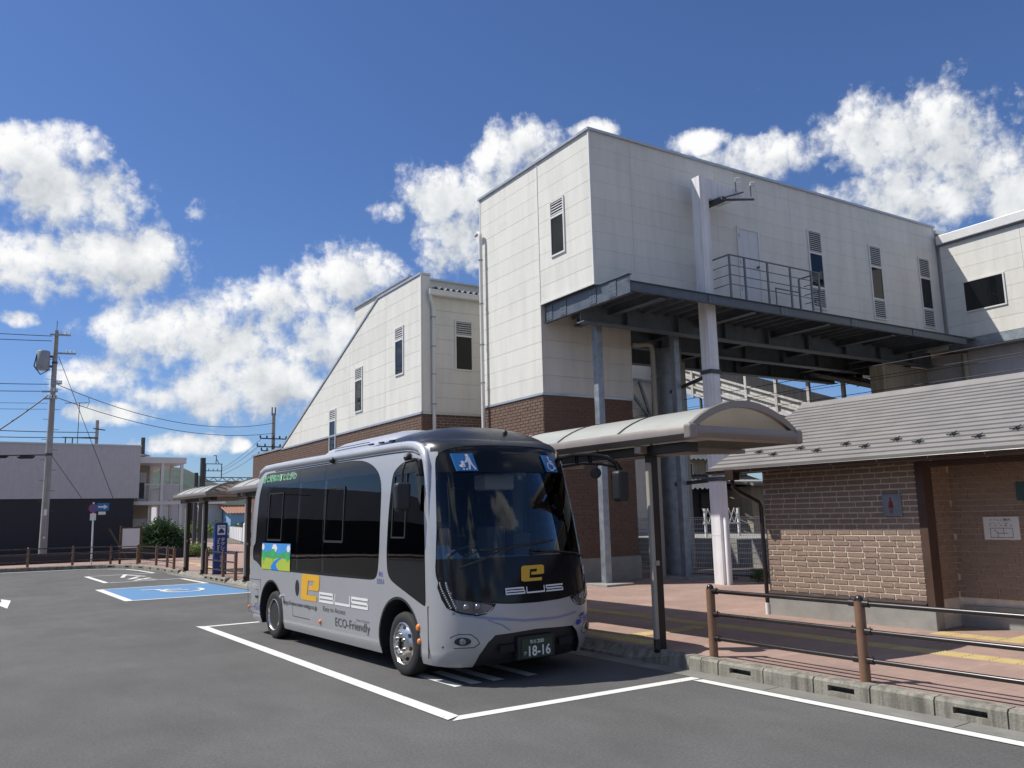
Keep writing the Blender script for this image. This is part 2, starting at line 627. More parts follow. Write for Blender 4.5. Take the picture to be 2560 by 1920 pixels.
def glass(name, tint, trans=0.5, rough=0.01, ior=1.5, wob=0.0):
    """thin window glass: tinted see-through with a Fresnel mirror on top"""
    m = bpy.data.materials.new(name)
    m.use_nodes = True
    nt = m.node_tree
    nt.nodes.clear()
    w = NG(nt)
    out = w.n('ShaderNodeOutputMaterial')
    tr = w.n('ShaderNodeBsdfTransparent')
    tr.inputs[0].default_value = (*tint, 1)
    gl = w.n('ShaderNodeBsdfGlossy')
    gl.inputs['Roughness'].default_value = rough
    df = w.n('ShaderNodeBsdfDiffuse')
    df.inputs[0].default_value = (0.012, 0.014, 0.016, 1)
    mx0 = w.n('ShaderNodeMixShader')
    mx0.inputs[0].default_value = trans
    w.link(df.outputs[0], mx0.inputs[1])
    w.link(tr.outputs[0], mx0.inputs[2])
    fr = w.n('ShaderNodeFresnel')
    fr.inputs[0].default_value = ior
    if wob:
        P = w.n('ShaderNodeNewGeometry').outputs['Position']
        bp = w.n('ShaderNodeBump')
        bp.inputs['Strength'].default_value = wob
        bp.inputs['Distance'].default_value = 0.02
        w.link(w.noise(P, 1.7, 2, 0.5), bp.inputs['Height'])
        w.link(bp.outputs[0], gl.inputs['Normal'])
    mx = w.n('ShaderNodeMixShader')
    w.link(fr.outputs[0], mx.inputs[0])
    w.link(mx0.outputs[0], mx.inputs[1])
    w.link(gl.outputs[0], mx.inputs[2])
    w.link(mx.outputs[0], out.inputs[0])
    MAT[name] = m


asphalt()
paving()
road_paint('white_paint', (0.72, 0.72, 0.69))
road_paint('blue_paint', (0.10, 0.24, 0.44))
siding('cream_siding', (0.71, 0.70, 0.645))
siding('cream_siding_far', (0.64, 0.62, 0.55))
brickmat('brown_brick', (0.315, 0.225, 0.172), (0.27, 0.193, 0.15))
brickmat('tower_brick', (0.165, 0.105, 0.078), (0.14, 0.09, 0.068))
M('mortar', (0.70, 0.62, 0.51), 0.9, var=0.12, vs=8, bump=0.4, bs=70)
M('joint_cream', (0.56, 0.545, 0.485), 0.8, var=0.05)
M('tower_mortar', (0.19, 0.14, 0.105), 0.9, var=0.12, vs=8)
M('concrete', (0.30, 0.295, 0.275), 0.85, var=0.16, vs=2.5, bump=0.35, bs=60, fine=0.1, stain=(1.4, 0.45, (0.15, 0.15, 0.13)))
M('old_kerb', (0.25, 0.238, 0.20), 0.9, var=0.2, vs=4, bump=0.6, bs=45, fine=0.16, streak=0.5, stain=(5.0, 0.6, (0.11, 0.105, 0.085)))
M('gutter_concrete', (0.20, 0.197, 0.18), 0.9, var=0.2, vs=2, bump=0.4, bs=70, fine=0.14, stain=(2.2, 0.5, (0.10, 0.10, 0.09)))
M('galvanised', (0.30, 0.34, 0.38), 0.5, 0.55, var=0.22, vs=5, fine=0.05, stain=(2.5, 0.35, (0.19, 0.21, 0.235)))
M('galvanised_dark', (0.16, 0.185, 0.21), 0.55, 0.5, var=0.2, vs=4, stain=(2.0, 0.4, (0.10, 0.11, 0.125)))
M('white_metal', (0.78, 0.78, 0.79), 0.45, 0.0, var=0.06, vs=3, streak=0.12)
M('white_column', (0.74, 0.74, 0.755), 0.6, 0.0, var=0.06, vs=2, streak=0.16)
M('trim_white', (0.68, 0.68, 0.66), 0.4, 0.0, var=0.05)
M('coping', (0.5, 0.52, 0.55), 0.35, 0.6, var=0.08)
M('door_white', (0.62, 0.64, 0.66), 0.45, var=0.05, streak=0.1)
M('louvre', (0.52, 0.53, 0.53), 0.5, 0.2, var=0.06)
M('black_void', (0.012, 0.012, 0.014), 0.8, var=0.0)
M('roof_metal', (0.255, 0.24, 0.225), 0.42, 0.0, var=0.09, vs=2.5, fine=0.05, spec=0.4, stain=(1.2, 0.25, (0.31, 0.29, 0.265)))
M('dark_brown_metal', (0.035, 0.022, 0.018), 0.35, 0.0, var=0.1)
M('brown_jamb', (0.085, 0.05, 0.038), 0.5, var=0.12)
M('post_brown', (0.21, 0.118, 0.072), 0.48, 0.0, var=0.1, vs=6, stain=(6, 0.25, (0.13, 0.075, 0.05)))
M('rail_dark', (0.022, 0.016, 0.016), 0.28, 0.0, var=0.08, spec=0.6)
M('bronze_alu', (0.26, 0.225, 0.2), 0.38, 0.35, var=0.06, vs=1.5)
M('bronze_dark', (0.028, 0.024, 0.022), 0.42, 0.2, var=0.1)
M('pipe_beige', (0.36, 0.335, 0.29), 0.5, var=0.06)
M('pipe_white', (0.66, 0.65, 0.62), 0.4, var=0.05)
M('yellow_tile', (0.52, 0.41, 0.19), 0.75, var=0.12, vs=5, fine=0.1, stain=(3, 0.3, (0.33, 0.26, 0.13)))
M('grey_wall', (0.52, 0.51, 0.53), 0.7, var=0.05, streak=0.06)
M('black_wall', (0.022, 0.023, 0.032), 0.6, var=0.1)
M('pole_concrete', (0.33, 0.33, 0.32), 0.85, var=0.12, vs=3, fine=0.08, streak=0.2)
M('iron_dark', (0.07, 0.075, 0.08), 0.6, 0.3, var=0.15)
M('wire_black', (0.02, 0.02, 0.022), 0.6, var=0.0)
M('transformer_grey', (0.30, 0.32, 0.34), 0.45, 0.1, var=0.05)
M('wood_dark', (0.10, 0.062, 0.038), 0.75, var=0.2, vs=6)
M('sheet_white', (0.75, 0.75, 0.76), 0.5, var=0.03)
M('sign_blue', (0.012, 0.045, 0.21), 0.45, var=0.06)
M('road_blue', (0.02, 0.16, 0.42), 0.4, var=0.03)
M('dull_red', (0.24, 0.035, 0.03), 0.5, var=0.05)
M('deck_steel', (0.11, 0.13, 0.155), 0.5, 0.4, var=0.2, vs=4, stain=(2.5, 0.35, (0.12, 0.135, 0.15)))
M('sign_white', (0.78, 0.78, 0.76), 0.45, var=0.03)
M('sign_red', (0.45, 0.03, 0.03), 0.45, var=0.03)
M('ink', (0.03, 0.03, 0.04), 0.6, var=0.0)
M('tile_roof', (0.085, 0.09, 0.10), 0.45, 0.1, var=0.18, vs=5)
M('plaster', (0.40, 0.36, 0.28), 0.85, var=0.1, vs=2, streak=0.2)
M('soil', (0.13, 0.105, 0.075), 0.95, var=0.25, vs=2, bump=0.6, bs=25)
M('stair_white', (0.56, 0.55, 0.52), 0.6, var=0.06, streak=0.25)
M('slab_aged', (0.30, 0.285, 0.25), 0.9, var=0.2, vs=4, bump=0.5, bs=30, fine=0.15, streak=0.3)
glass('window_glass', (0.22, 0.25, 0.28), 0.35)
glass('bus_glass', (0.80, 0.86, 0.87), 0.97, wob=0.05, ior=1.5)
glass('screen_glass', (0.90, 0.94, 0.96), 0.99, wob=0.012, ior=1.36)

# ------------------------------------------------------------------ ground, road, pavement
PZ = 0.15
single('ground', MB().face([(-3000, -3000, -0.04), (3000, -3000, -0.04), (3000, 3000, -0.04), (-3000, 3000, -0.04)]), MAT['soil'], kind='structure')
KERB_CURVE = [(7.73, 33.0), (7.72, 34.6), (7.66, 36.2), (7.52, 37.9), (7.26, 39.2), (6.8, 40.15), (6.1, 40.85), (5.2, 41.2), (3.8, 41.45), (1.5, 41.75), (-3, 42.3), (-15, 43.8), (-45, 47)]
road_poly = [(-60, -40), (7.66, -40)] + [(x - 0.05, y) for x, y in KERB_CURVE] + [(-60, 47)]
road = single('road', MB().face([(x, y, 0.0) for x, y in road_poly]), MAT['asphalt'], kind='structure')
pv = [(7.72, -40), (70, -40), (70, 120), (-60, 120), (-60, 47.2)] + list(reversed(KERB_CURVE))
pavement = single('pavement', MB().prism([(x, y, PZ) for x, y in pv], (0, 0, -0.17)), MAT['red_paving'], kind='structure')


def strip(parent, name, pts, z, mat, kind=None):
    return part(parent, name, MB().face([(x, y, z) for x, y in pts]), mat, kind=kind)


def line(parent, name, a, b, w, z, mat):
    a, b = Vector((*a, z)), Vector((*b, z))
    d = (b - a).normalized()
    n = Vector((-d.y, d.x, 0)) * w / 2
    return part(parent, name, MB().face([a - n, b - n, b + n, a + n]), mat)


WP = MAT['white_paint']
# concrete gutter along the kerb, then the painted lines
gut = []
for y0 in [-8 + 2.0 * i for i in range(9)]:
    gut.append(strip(road, 'gutter_slab', [(7.28, y0 + 0.006), (7.57, y0 + 0.006), (7.57, y0 + 1.994), (7.28, y0 + 1.994)], 0.004, MAT['gutter_concrete']))
for y0 in [10 + 2.0 * i for i in range(12)]:
    strip(road, 'gutter_slab', [(7.36, y0 + 0.006), (7.57, y0 + 0.006), (7.57, y0 + 1.994), (7.36, y0 + 1.994)], 0.004, MAT['gutter_concrete'])
strip(road, 'edge_line', [(7.10, -9), (7.25, -9), (7.25, 6.80), (7.12, 6.83)], 0.008, WP)
strip(road, 'bay_line', [(4.08, 7.05), (4.245, 7.13), (4.245, 16.05), (4.08, 16.2)], 0.008, WP)
strip(road, 'bay_line', [(4.10, 7.0), (7.27, 6.86), (7.27, 7.0), (4.255, 7.14)], 0.0045, WP)
strip(road, 'bay_line', [(4.25, 15.98), (7.2, 15.9), (7.2, 16.04), (4.09, 16.12)], 0.0045, WP)
for q in ([(4.90, 9.3), (5.04, 9.3), (5.03, 8.33), (4.91, 8.32)], [(5.15, 9.3), (5.29, 9.3), (5.28, 8.33), (5.14, 8.33)], [(5.43, 9.6), (5.58, 9.6), (5.58, 8.32), (5.43, 8.32)], [(5.9, 9.8), (6.05, 9.8), (6.04, 8.3), (5.89, 8.29)]):
    strip(road, 'painted_letter_stroke', q, 0.005, WP)
# blue bay with the wheelchair mark
strip(road, 'blue_bay', [(4.2, 22.86), (7.3, 22.75), (7.2, 27.35), (4.2, 27.4)], 0.004, MAT['blue_paint'])
line(road, 'bay_line', (4.12, 22.75), (4.12, 27.45), 0.2, 0.008, WP)
line(road, 'bay_line', (4.22, 22.79), (7.3, 22.66), 0.13, 0.0085, WP)
line(road, 'bay_line', (4.22, 27.42), (7.2, 27.38), 0.12, 0.0085, WP)
wc = MB()
def road_stroke(mb, pts, w, z):
    for a, b in zip(pts[:-1], pts[1:]):
        a, b = Vector((*a, z)), Vector((*b, z))
        d = (b - a).normalized()
        n = Vector((-d.y, d.x, 0)) * w / 2
        mb.face([a - n - d * w * 0.3, b - n + d * w * 0.3, b + n + d * w * 0.3, a + n - d * w * 0.3])
        z += 0.0004
ring = [(5.95 + 0.52 * math.cos(t), 25.2 + 0.75 * math.sin(t)) for t in [R(a) for a in range(120, 395, 20)]]
road_stroke(wc, ring, 0.13, 0.0085)
road_stroke(wc, [(5.05, 26.0), (5.4, 25.85), (5.5, 25.2), (6.05, 25.1)], 0.15, 0.0150)
road_stroke(wc, [(5.5, 25.55), (5.95, 25.5)], 0.13, 0.0180)
part(road, 'wheelchair_mark', wc, WP)
# the bay beyond
line(road, 'bay_line', (4.78, 30.38), (4.78, 34.8), 0.16, 0.008, WP)
line(road, 'bay_line', (4.86, 30.36), (7.14, 30.34), 0.12, 0.0085, WP)
line(road, 'bay_line', (4.86, 34.78), (7.1, 34.7), 0.12, 0.0085, WP)
line(road, 'bay_line', (7.16, 27.3), (7.12, 30.26), 0.15, 0.008, WP)
for q in ([(5.67, 32.85), (6.1, 34.7)], [(6.03, 34.6), (6.46, 32.87)], [(5.68, 31.6), (6.24, 32.94)], [(5.68, 30.7), (6.42, 31.9)], [(5.85, 31.75), (6.38, 30.75)]):
    line(road, 'painted_letter_stroke', q[0], q[1], 0.14, 0.006 + 0.0004 * q[0][0], WP)
far_edge = [(7.14, 34.8), (7.05, 37.2), (6.85, 38.8), (6.3, 39.9), (5.3, 40.5), (3.6, 40.75), (0, 41.2), (-20, 43.5)]
for a, b in zip(far_edge[:-1], far_edge[1:]):
    line(road, 'edge_line', a, b, 0.14, 0.005 + 0.0007 * far_edge.index(a), WP)
strip(road, 'arrow_mark', [(0.9, 25.2), (1.55, 25.1), (1.6, 26.2), (1.78, 25.5), (1.55, 23.1), (1.45, 24.1), (0.9, 24.2)], 0.005, WP)

# ------------------------------------------------------------------ kerb stones
kerb = single('kerb', MB().box(7.59, 7.715, -12, 33, -0.03, 0.02), MAT['gutter_concrete'], kind='structure')
KF, KB, KT = 0.0, 0.17, 0.165           # front, back, top in the stone's own frame (x across, y along)
def stone(slot):
    mb = MB()
    prof = [(0.0, -0.01), (0.006, 0.14), (0.03, KT), (KB, KT), (KB, -0.01)]
    L = 0.62
    def seg(y0, y1, pr):
        mb.prism([(x, y0, z) for x, z in pr], (0, y1 - y0, 0))
    if not slot:
        seg(0, L, prof)
    else:
        seg(0, 0.16, prof)
        seg(0.46, L, prof)
        seg(0.16, 0.46, [(0.004, 0.112), (0.006, 0.14), (0.03, KT), (KB, KT), (KB, 0.112)])
        seg(0.16, 0.46, [(0.0, -0.01), (0.003, 0.055), (KB, 0.055), (KB, -0.01)])
        seg(0.16, 0.46, [(0.13, 0.055), (0.13, 0.112), (KB, 0.112), (KB, 0.055)])
    return mesh_from('kerb_stone', mb, MAT['old_kerb'], smooth=None)
ST = [stone(False), stone(True)]
wb = MB()
wb.prism([(0.0, 0, -0.01), (0.01, 0, 0.035), (0.05, 0, 0.055), (0.17, 0, 0.157), (0.17, 0, -0.01)], (0, 0.62, 0))
STLOW = mesh_from('kerb_stone_low', wb, MAT['old_kerb'])
def put_stone(me, x, y, rz=0.0, sy=1.0, name='kerb_stone'):
    o = bpy.data.objects.new(name, me)
    COL.objects.link(o)
    o.parent = kerb
    o.location = (x, y, 0)
    o.rotation_euler = (0, R(random.uniform(-0.5, 0.5)), rz)
    o.scale = (1, sy, 1)
    return o
y = 7.115
k = 0
put_stone(ST[0], 7.555, 6.86, 0, 0.40)
put_stone(ST[0], 7.565, 7.125, 0, 0.30)
y = 6.85
i = 0
while y > -6:
    put_stone(ST[1 - i % 2], 7.555, y - 0.63, random.uniform(-0.006, 0.006))
    y -= 0.634
    i += 1
# ramped end of the high kerb, then the low kerb of the bus bay
rb = MB()
rb.add([(7.565, 7.325, -0.01), (7.735, 7.325, -0.01), (7.735, 7.325, KT), (7.595, 7.325, KT), (7.55, 8.2, -0.01), (7.735, 8.2, -0.01), (7.735, 8.2, 0.157), (7.70, 8.2, 0.14), (7.55, 8.2, 0.04)],
       [(0, 1, 2, 3), (4, 8, 7, 6, 5), (0, 3, 7, 8, 4), (3, 2, 6, 7), (1, 5, 6, 2), (0, 4, 5, 1)])
part(kerb, 'kerb_ramp_stone', rb, MAT['old_kerb'])
y = 8.21
while y < 26.6:
    put_stone(STLOW, 7.55, y)
    y += 0.625
y = 26.7
i = 0
while y < 28.9:
    put_stone(ST[1], 7.54, y)
    y += 0.625
while y < 32.6:
    put_stone(STLOW, 7.55, y)
    y += 0.625
path = [Vector((7.56, 32.9))] + [Vector((x - 0.17, y)) for x, y in KERB_CURVE[1:]]
acc = 0
for a, b in zip(path[:-1], path[1:]):
    d = b - a
    L = d.length
    n = max(1, round(L / 0.63))
    if a.x < -16: break
    for j in range(n):
        p = a + d * (j / n)
        put_stone(ST[(acc) % 2], p.x, p.y, math.atan2(-d.x, d.y), L / n / 0.63)
        acc += 1

# tactile paving
YT = MAT['yellow_tile']
def tactile(x0, x1, y0, y1, dots, name='tactile_tile'):
    nx = max(1, round((x1 - x0) / 0.3)); ny = max(1, round((y1 - y0) / 0.3))
    hx = (x1 - x0) / nx; hy = (y1 - y0) / ny
    for i in range(nx):
        for j in range(ny):
            a, b = x0 + i * hx + 0.002, y0 + j * hy + 0.002
            mb = MB().box(a, a + hx - 0.004, b, b + hy - 0.004, PZ - 0.02, PZ + 0.004)
            if dots:
                for p in range(5):
                    for q in range(5):
                        cx, cy = a + hx * (p + .5) / 5, b + hy * (q + .5) / 5
                        mb.lathe((cx, cy, PZ + 0.004), (0, 0, 1), [(0.014, -0.002), (0.011, 0.004), (0.006, 0.006)], 6)
            else:
                for p in range(4):
                    cx = a + hx * (p + .5) / 4
                    mb.box(cx - 0.013, cx + 0.013, b + 0.01, b + hy - 0.014, PZ + 0.002, PZ + 0.009)
            part(pavement, name, mb, YT)
tactile(9.79, 10.09, 2.5, 5.5, False)
tactile(9.79, 10.09, 5.5, 6.1, True)
tactile(9.79, 10.09, 6.1, 17.5, False)
tactile(11.28, 11.58, 4.0, 6.4, False)
tactile(11.6, 12.2, 4.9, 5.5, True)
tactile(7.86, 8.16, 8.35, 9.85, True)
tactile(8.16, 9.66, 8.9, 9.2, False)
tactile(9.2, 9.5, 36, 40, False)
strip(pavement, 'tactile_strip', [(8.9, 21), (9.2, 21), (9.2, 36), (8.9, 36)], PZ + 0.004, YT)

# ------------------------------------------------------------------ railings of brown posts and dark tubes
def railing(posts, label, heights=(0.22, 0.5, 0.77), H=0.85, r=0.052, rr=0.024, extra=None, group=None, name='railing'):
    t = thing(name, label, 'railing', (*posts[0], PZ), 'W', group)
    for (x, y) in posts:
        p = part(t, 'post', MB().lathe((x, y, PZ), (0, 0, 1), [(r, -0.03), (r, H - 0.07), (r * 0.985, H - 0.055)], 20), MAT['post_brown'], smooth=40)
        part(p, 'post_cap', MB().lathe((x, y, PZ), (0, 0, 1), [(r * 1.0, H - 0.056), (r * 0.8, H - 0.05), (r * 0.78, H - 0.03), (r * 0.55, H - 0.008), (r * 0.2, H)], 16), MAT['rail_dark'], smooth=50)
    seq = list(zip(posts[:-1], posts[1:])) + ([extra] if extra else [])
    for a, b in seq:
        a2, b2 = Vector(a), Vector(b)
        d = (b2 - a2).normalized()
        a2 = a2 + d * (r - 0.004)
        b2 = b2 - d * (r - 0.004)
        for h in heights:
            mb = MB().tube([(a2.x, a2.y, PZ + h), (b2.x, b2.y, PZ + h)], rr, 12)
            for e, sg in ((a2, 1), (b2, -1)):
                q = e + d * sg * 0.065
                mb.tube([(e.x, e.y, PZ + h), (q.x, q.y, PZ + h)], rr * 1.45, 12)
                q2 = e + d * sg * 0.05
                mb.tube([(q2.x, q2.y, PZ + h + rr * 1.3), (q2.x, q2.y, PZ + h + rr * 2.0)], 0.006, 6)
            part(t, 'rail', mb, MAT['rail_dark'], smooth=40)
    return t
railing([(7.79, 7.11), (7.75, 5.10), (7.75, 3.09), (7.75, 1.08)], 'brown post railing with three dark tubes along the slotted kerb by the toilet')
railing([(7.66, 29.3), (7.68, 27.4), (7.66, 26.0)], 'short brown post railing between the bay kerb and the blue taxi pylon')
railing([(7.62, 33.75), (7.8, 35.7), (7.8, 37.7), (7.45, 39.75), (6.6, 41.15), (5.15, 41.67), (3.45, 41.9), (0.5, 42.3), (-2.5, 42.7)], 'long brown post railing curving round the far corner of the turning area')

# ------------------------------------------------------------------ station: helpers in the station frame
def litp(s0):
    return lambda a, z, off: (s0 - off, a, z)          # wall looking along -s, a runs along l
def shp(l0):
    return lambda a, z, off: (a, l0 - off, z)          # wall looking along -l, a runs along s


def clip_half(poly, n, c):
    out = []
    for i, p in enumerate(poly):
        q = poly[(i + 1) % len(poly)]
        dp, dq = n[0] * p[0] + n[1] * p[1] - c, n[0] * q[0] + n[1] * q[1] - c
        if dp <= 0: out.append(p)
        if dp * dq < 0:
            t = dp / (dp - dq)
            out.append((p[0] + (q[0] - p[0]) * t, p[1] + (q[1] - p[1]) * t))
    return out


def panels(parent, fn, cols, z0, z1, rows, mat, clips=(), gap=0.005, thick=0.018, name='siding_panel'):
    h = (z1 - z0) / rows
    for a0, a1 in zip(cols[:-1], cols[1:]):
        for r in range(rows):
            poly = [(a0 + gap, z0 + r * h + gap * 0.7), (a1 - gap, z0 + r * h + gap * 0.7), (a1 - gap, z0 + (r + 1) * h - gap * 0.7), (a0 + gap, z0 + (r + 1) * h - gap * 0.7)]
            for n, c in clips:
                poly = clip_half(poly, n, c)
                if len(poly) < 3: break
            if len(poly) < 3: continue
            d = Vector(fn(0, 0, 0)) - Vector(fn(0, 0, 1))
            part(parent, name, MB().prism([fn(a, z, thick) for a, z in poly], d * thick), mat)


def brick_rows(a0, a1, z0, z1, bl=0.24, bh=0.083, j=0.010, jit=0.02, rng=random):
    out = []
    n = max(1, int(round((z1 - z0) / bh)))
    h = (z1 - z0) / n
    for r in range(n):
        a = a0 - (bl * 0.5 if r % 2 else 0.0)
        while a < a1 - 0.02:
            L = bl + rng.uniform(-jit, jit)
            b0, b1 = max(a, a0), min(a + L, a1)
            if b1 - b0 > 0.04:
                out.append((b0 + j / 2, b1 - j / 2, z0 + r * h + j / 2, z0 + (r + 1) * h - j / 2))
            a += L
    return out


def brick_face(parent, fn, a0, a1, z0, z1, mat, thick=0.012, clips=None, **kw):
    mb = MB()
    for b0, b1, y0, y1 in brick_rows(a0, a1, z0, z1, **kw):
        o = thick + random.uniform(-0.003, 0.003)
        vs = [fn(b0, y0, 0), fn(b1, y0, 0), fn(b1, y1, 0), fn(b0, y1, 0)]
        e = 0.005
        vs += [fn(b0 + e, y0 + e, o), fn(b1 - e, y0 + e, o), fn(b1 - e, y1 - e, o), fn(b0 + e, y1 - e, o)]
        mb.add(vs, [(4, 5, 6, 7), (0, 1, 5, 4), (1, 2, 6, 5), (2, 3, 7, 6), (3, 0, 4, 7)])
    return part(parent, 'brickwork', mb, mat, kind='stuff')


def fbox(fn, a0, a1, z0, z1, o0, o1, mb=None):
    mb = mb or MB()
    p = [fn(a0, z0, o0), fn(a1, z1, o1)]
    x = sorted((p[0][0], p[1][0])); y = sorted((p[0][1], p[1][1])); z = sorted((p[0][2], p[1][2]))
    return mb.box(x[0], x[1], y[0], y[1], z[0], z[1])


def window(parent, fn, a0, a1, z0, z1, spans, name='window', off=0.018, wood='trim_white', pmat='window_glass'):
    """spans: list of ('glass'|'louvre', z0, z1) from bottom to top"""
    t = 0.045
    fr = MB()
    for b in ((a0, a0 + t, z0, z1), (a1 - t, a1, z0, z1), (a0 + t, a1 - t, z0, z0 + t), (a0 + t, a1 - t, z1 - t, z1)):
        fbox(fn, *b, off - 0.004, off + 0.035, fr)
    for k, s0, s1 in spans[:-1]:
        fbox(fn, a0 + t, a1 - t, s1 - 0.03, s1 + 0.03, off - 0.003, off + 0.033, fr)
    w = part(parent, name, fr, MAT[wood])
    fbk = fbox(fn, a0 + t, a1 - t, z0 + t, z1 - t, off - 0.002, off + 0.002)
    part(w, 'backing', fbk, MAT['black_void'])
    for k, s0, s1 in spans:
        lo, hi = s0 + (0.045 if s0 == z0 else 0.03), s1 - (0.045 if s1 == z1 else 0.03)
        if k == 'glass':
            part(w, 'pane', fbox(fn, a0 + t, a1 - t, lo, hi, off + 0.008, off + 0.014), MAT[pmat])
        else:
            mb = MB()
            n = max(3, int((hi - lo) / 0.06))
            for i in range(n):
                zz = lo + (hi - lo) * (i + 0.5) / n
                hh = (hi - lo) / n * 0.2
                vs = [fn(a0 + t, zz - hh * 1.4, off + 0.03), fn(a1 - t, zz - hh * 1.4, off + 0.03), fn(a1 - t, zz + hh * 1.1, off + 0.006), fn(a0 + t, zz + hh * 1.1, off + 0.006),
                      fn(a0 + t, zz - hh * 0.6, off + 0.032), fn(a1 - t, zz - hh * 0.6, off + 0.032), fn(a1 - t, zz + hh * 1.9, off + 0.008), fn(a0 + t, zz + hh * 1.9, off + 0.008)]
                mb.add(vs, [(0, 1, 2, 3), (4, 5, 6, 7), (0, 1, 5, 4), (1, 2, 6, 5), (2, 3, 7, 6), (3, 0, 4, 7)])
            part(w, 'louvre', mb, MAT['louvre'])
    return w


def pipe(parent, name, pts, r, mat, clips=(), n=12):
    mb = MB().tube(pts, r, n)
    p = part(parent, name, mb, MAT[mat], smooth=50)
    for c in clips:
        x, y, z = c
        part(p, 'pipe_clip', MB().lathe((x, y, z - 0.015), (0, 0, 1), [(r * 1.25, 0), (r * 1.25, 0.03)], 12), MAT['galvanised'], smooth=50)
    return p


def ibeam(mb, p, q, w, h, tf=0.02, tw=0.014):
    p, q = Vector(p), Vector(q)
    mb.bar(p + Vector((0, 0, h / 2 - tf / 2)), q + Vector((0, 0, h / 2 - tf / 2)), w, tf)
    mb.bar(p - Vector((0, 0, h / 2 - tf / 2)), q - Vector((0, 0, h / 2 - tf / 2)), w, tf)
    mb.bar(p, q, tw, h - 2 * tf)


# ------------------------------------------------------------------ elevator tower and over-track bridge hall
CS = MAT['cream_siding']
hall = thing('station_building', 'cream sided station hall on steel beams with a brown brick tower foot', 'building', (11.85, 17.15, PZ), 'S')
core = MB()
core.box(11.87, 26.43, 14.91, 20.13, 7.29, 11.1)
core.box(11.871, 14.83, 17.17, 20.131, 4.92, 7.289)
part(hall, 'wall', core, MAT['joint_cream'])
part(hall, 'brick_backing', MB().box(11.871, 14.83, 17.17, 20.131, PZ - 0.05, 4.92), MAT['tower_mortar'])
zt, zb = 11.12, 4.95
rh = (zt - zb) / 14
panels(hall, litp(11.87), [17.13, 20.13], zb, zb + rh * 14, 14, CS)
panels(hall, litp(11.87), [14.92, 17.13], 7.27, zt, 9, CS)
panels(hall, shp(14.91), [11.87, 13.14, 16.13, 19.11, 22.02, 24.93, 26.43], 7.27, zt, 9, CS, gap=0.0025)
panels(hall, shp(17.17), [11.87, 14.83], zb, 7.26, 5, CS)
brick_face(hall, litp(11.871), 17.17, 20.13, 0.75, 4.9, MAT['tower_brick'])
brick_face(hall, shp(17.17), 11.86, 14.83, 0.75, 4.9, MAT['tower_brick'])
part(hall, 'plinth', MB().box(11.835, 14.87, 17.13, 20.17, PZ - 0.05, 0.75), MAT['concrete'], bev=0.01)
tr = MB()
tr.box(11.83, 11.872, 17.13, 20.15, 4.895, 4.95)
tr.box(11.872, 14.86, 17.128, 17.172, 4.895, 4.95)
part(hall, 'drip_flashing', tr, MAT['coping'])
for (a, b, c, d) in ((11.838, 11.878, 14.872, 14.915), (14.82, 14.852, 17.135, 17.175), (26.42, 26.46, 14.872, 14.915), (11.84, 11.878, 20.12, 20.16)):
    part(hall, 'corner_trim', MB().box(a, b, c, d, 7.262 if (c < 15) else (4.952 if a > 14 else 4.96), 7.2 if a > 14 and c > 15 else 11.1), MAT['trim_white'])
tr2 = MB().box(11.838, 11.88, 17.118, 17.142, 7.0, 11.1)
part(hall, 'joint_trim', tr2, MAT['trim_white'])
bt = MB()
bt.box(11.83, 11.88, 14.86, 17.14, 7.225, 7.268)
bt.box(11.88, 26.46, 14.86, 14.92, 7.225, 7.268)
part(hall, 'base_trim', bt, MAT['trim_white'])
cp = MB()
cp.box(11.80, 11.95, 14.84, 20.2, 11.10, 11.165)
cp.box(11.95, 26.5, 14.84, 14.99, 11.10, 11.165)
cp.box(26.35, 26.5, 14.99, 20.2, 11.10, 11.165)
cp.box(11.95, 26.35, 20.05, 20.2, 11.10, 11.165)
cp.box(11.95, 26.35, 14.99, 20.05, 11.05, 11.12)
part(hall, 'coping', cp, MAT['coping'])
window(hall, litp(11.87), 15.96, 16.57, 8.34, 9.81, [('glass', 8.34, 9.38), ('louvre', 9.38, 9.81)])
for a0, a1 in ((19.81, 20.44), (22.71, 23.33), (25.34, 25.98)):
    window(hall, shp(14.91), a0, a1, 7.57, 9.94, [('louvre', 7.57, 8.21), ('glass', 8.21, 9.25), ('louvre', 9.25, 9.94)])
dr = part(hall, 'door', fbox(shp(14.91), 16.9, 17.66, 7.45, 9.46, 0.0, 0.03), MAT['door_white'])
df = MB()
for b in ((16.84, 16.9, 7.45, 9.52), (17.66, 17.72, 7.45, 9.52), (16.9, 17.66, 9.46, 9.52)):
    fbox(shp(14.91), *b, 0.0, 0.05, df)
part(dr, 'door_frame', df, MAT['trim_white'])
part(dr, 'handle', MB().lathe((17.58, 14.85, 8.45), (0, -1, 0), [(0.035, -0.03), (0.035, 0.02), (0.02, 0.045)], 12), MAT['galvanised_dark'], smooth=40)
hg = MB()
for z in (7.7, 8.45, 9.2): fbox(shp(14.91), 16.885, 16.915, z, z + 0.12, 0.03, 0.056, hg)
part(dr, 'hinge', hg, MAT['galvanised'])

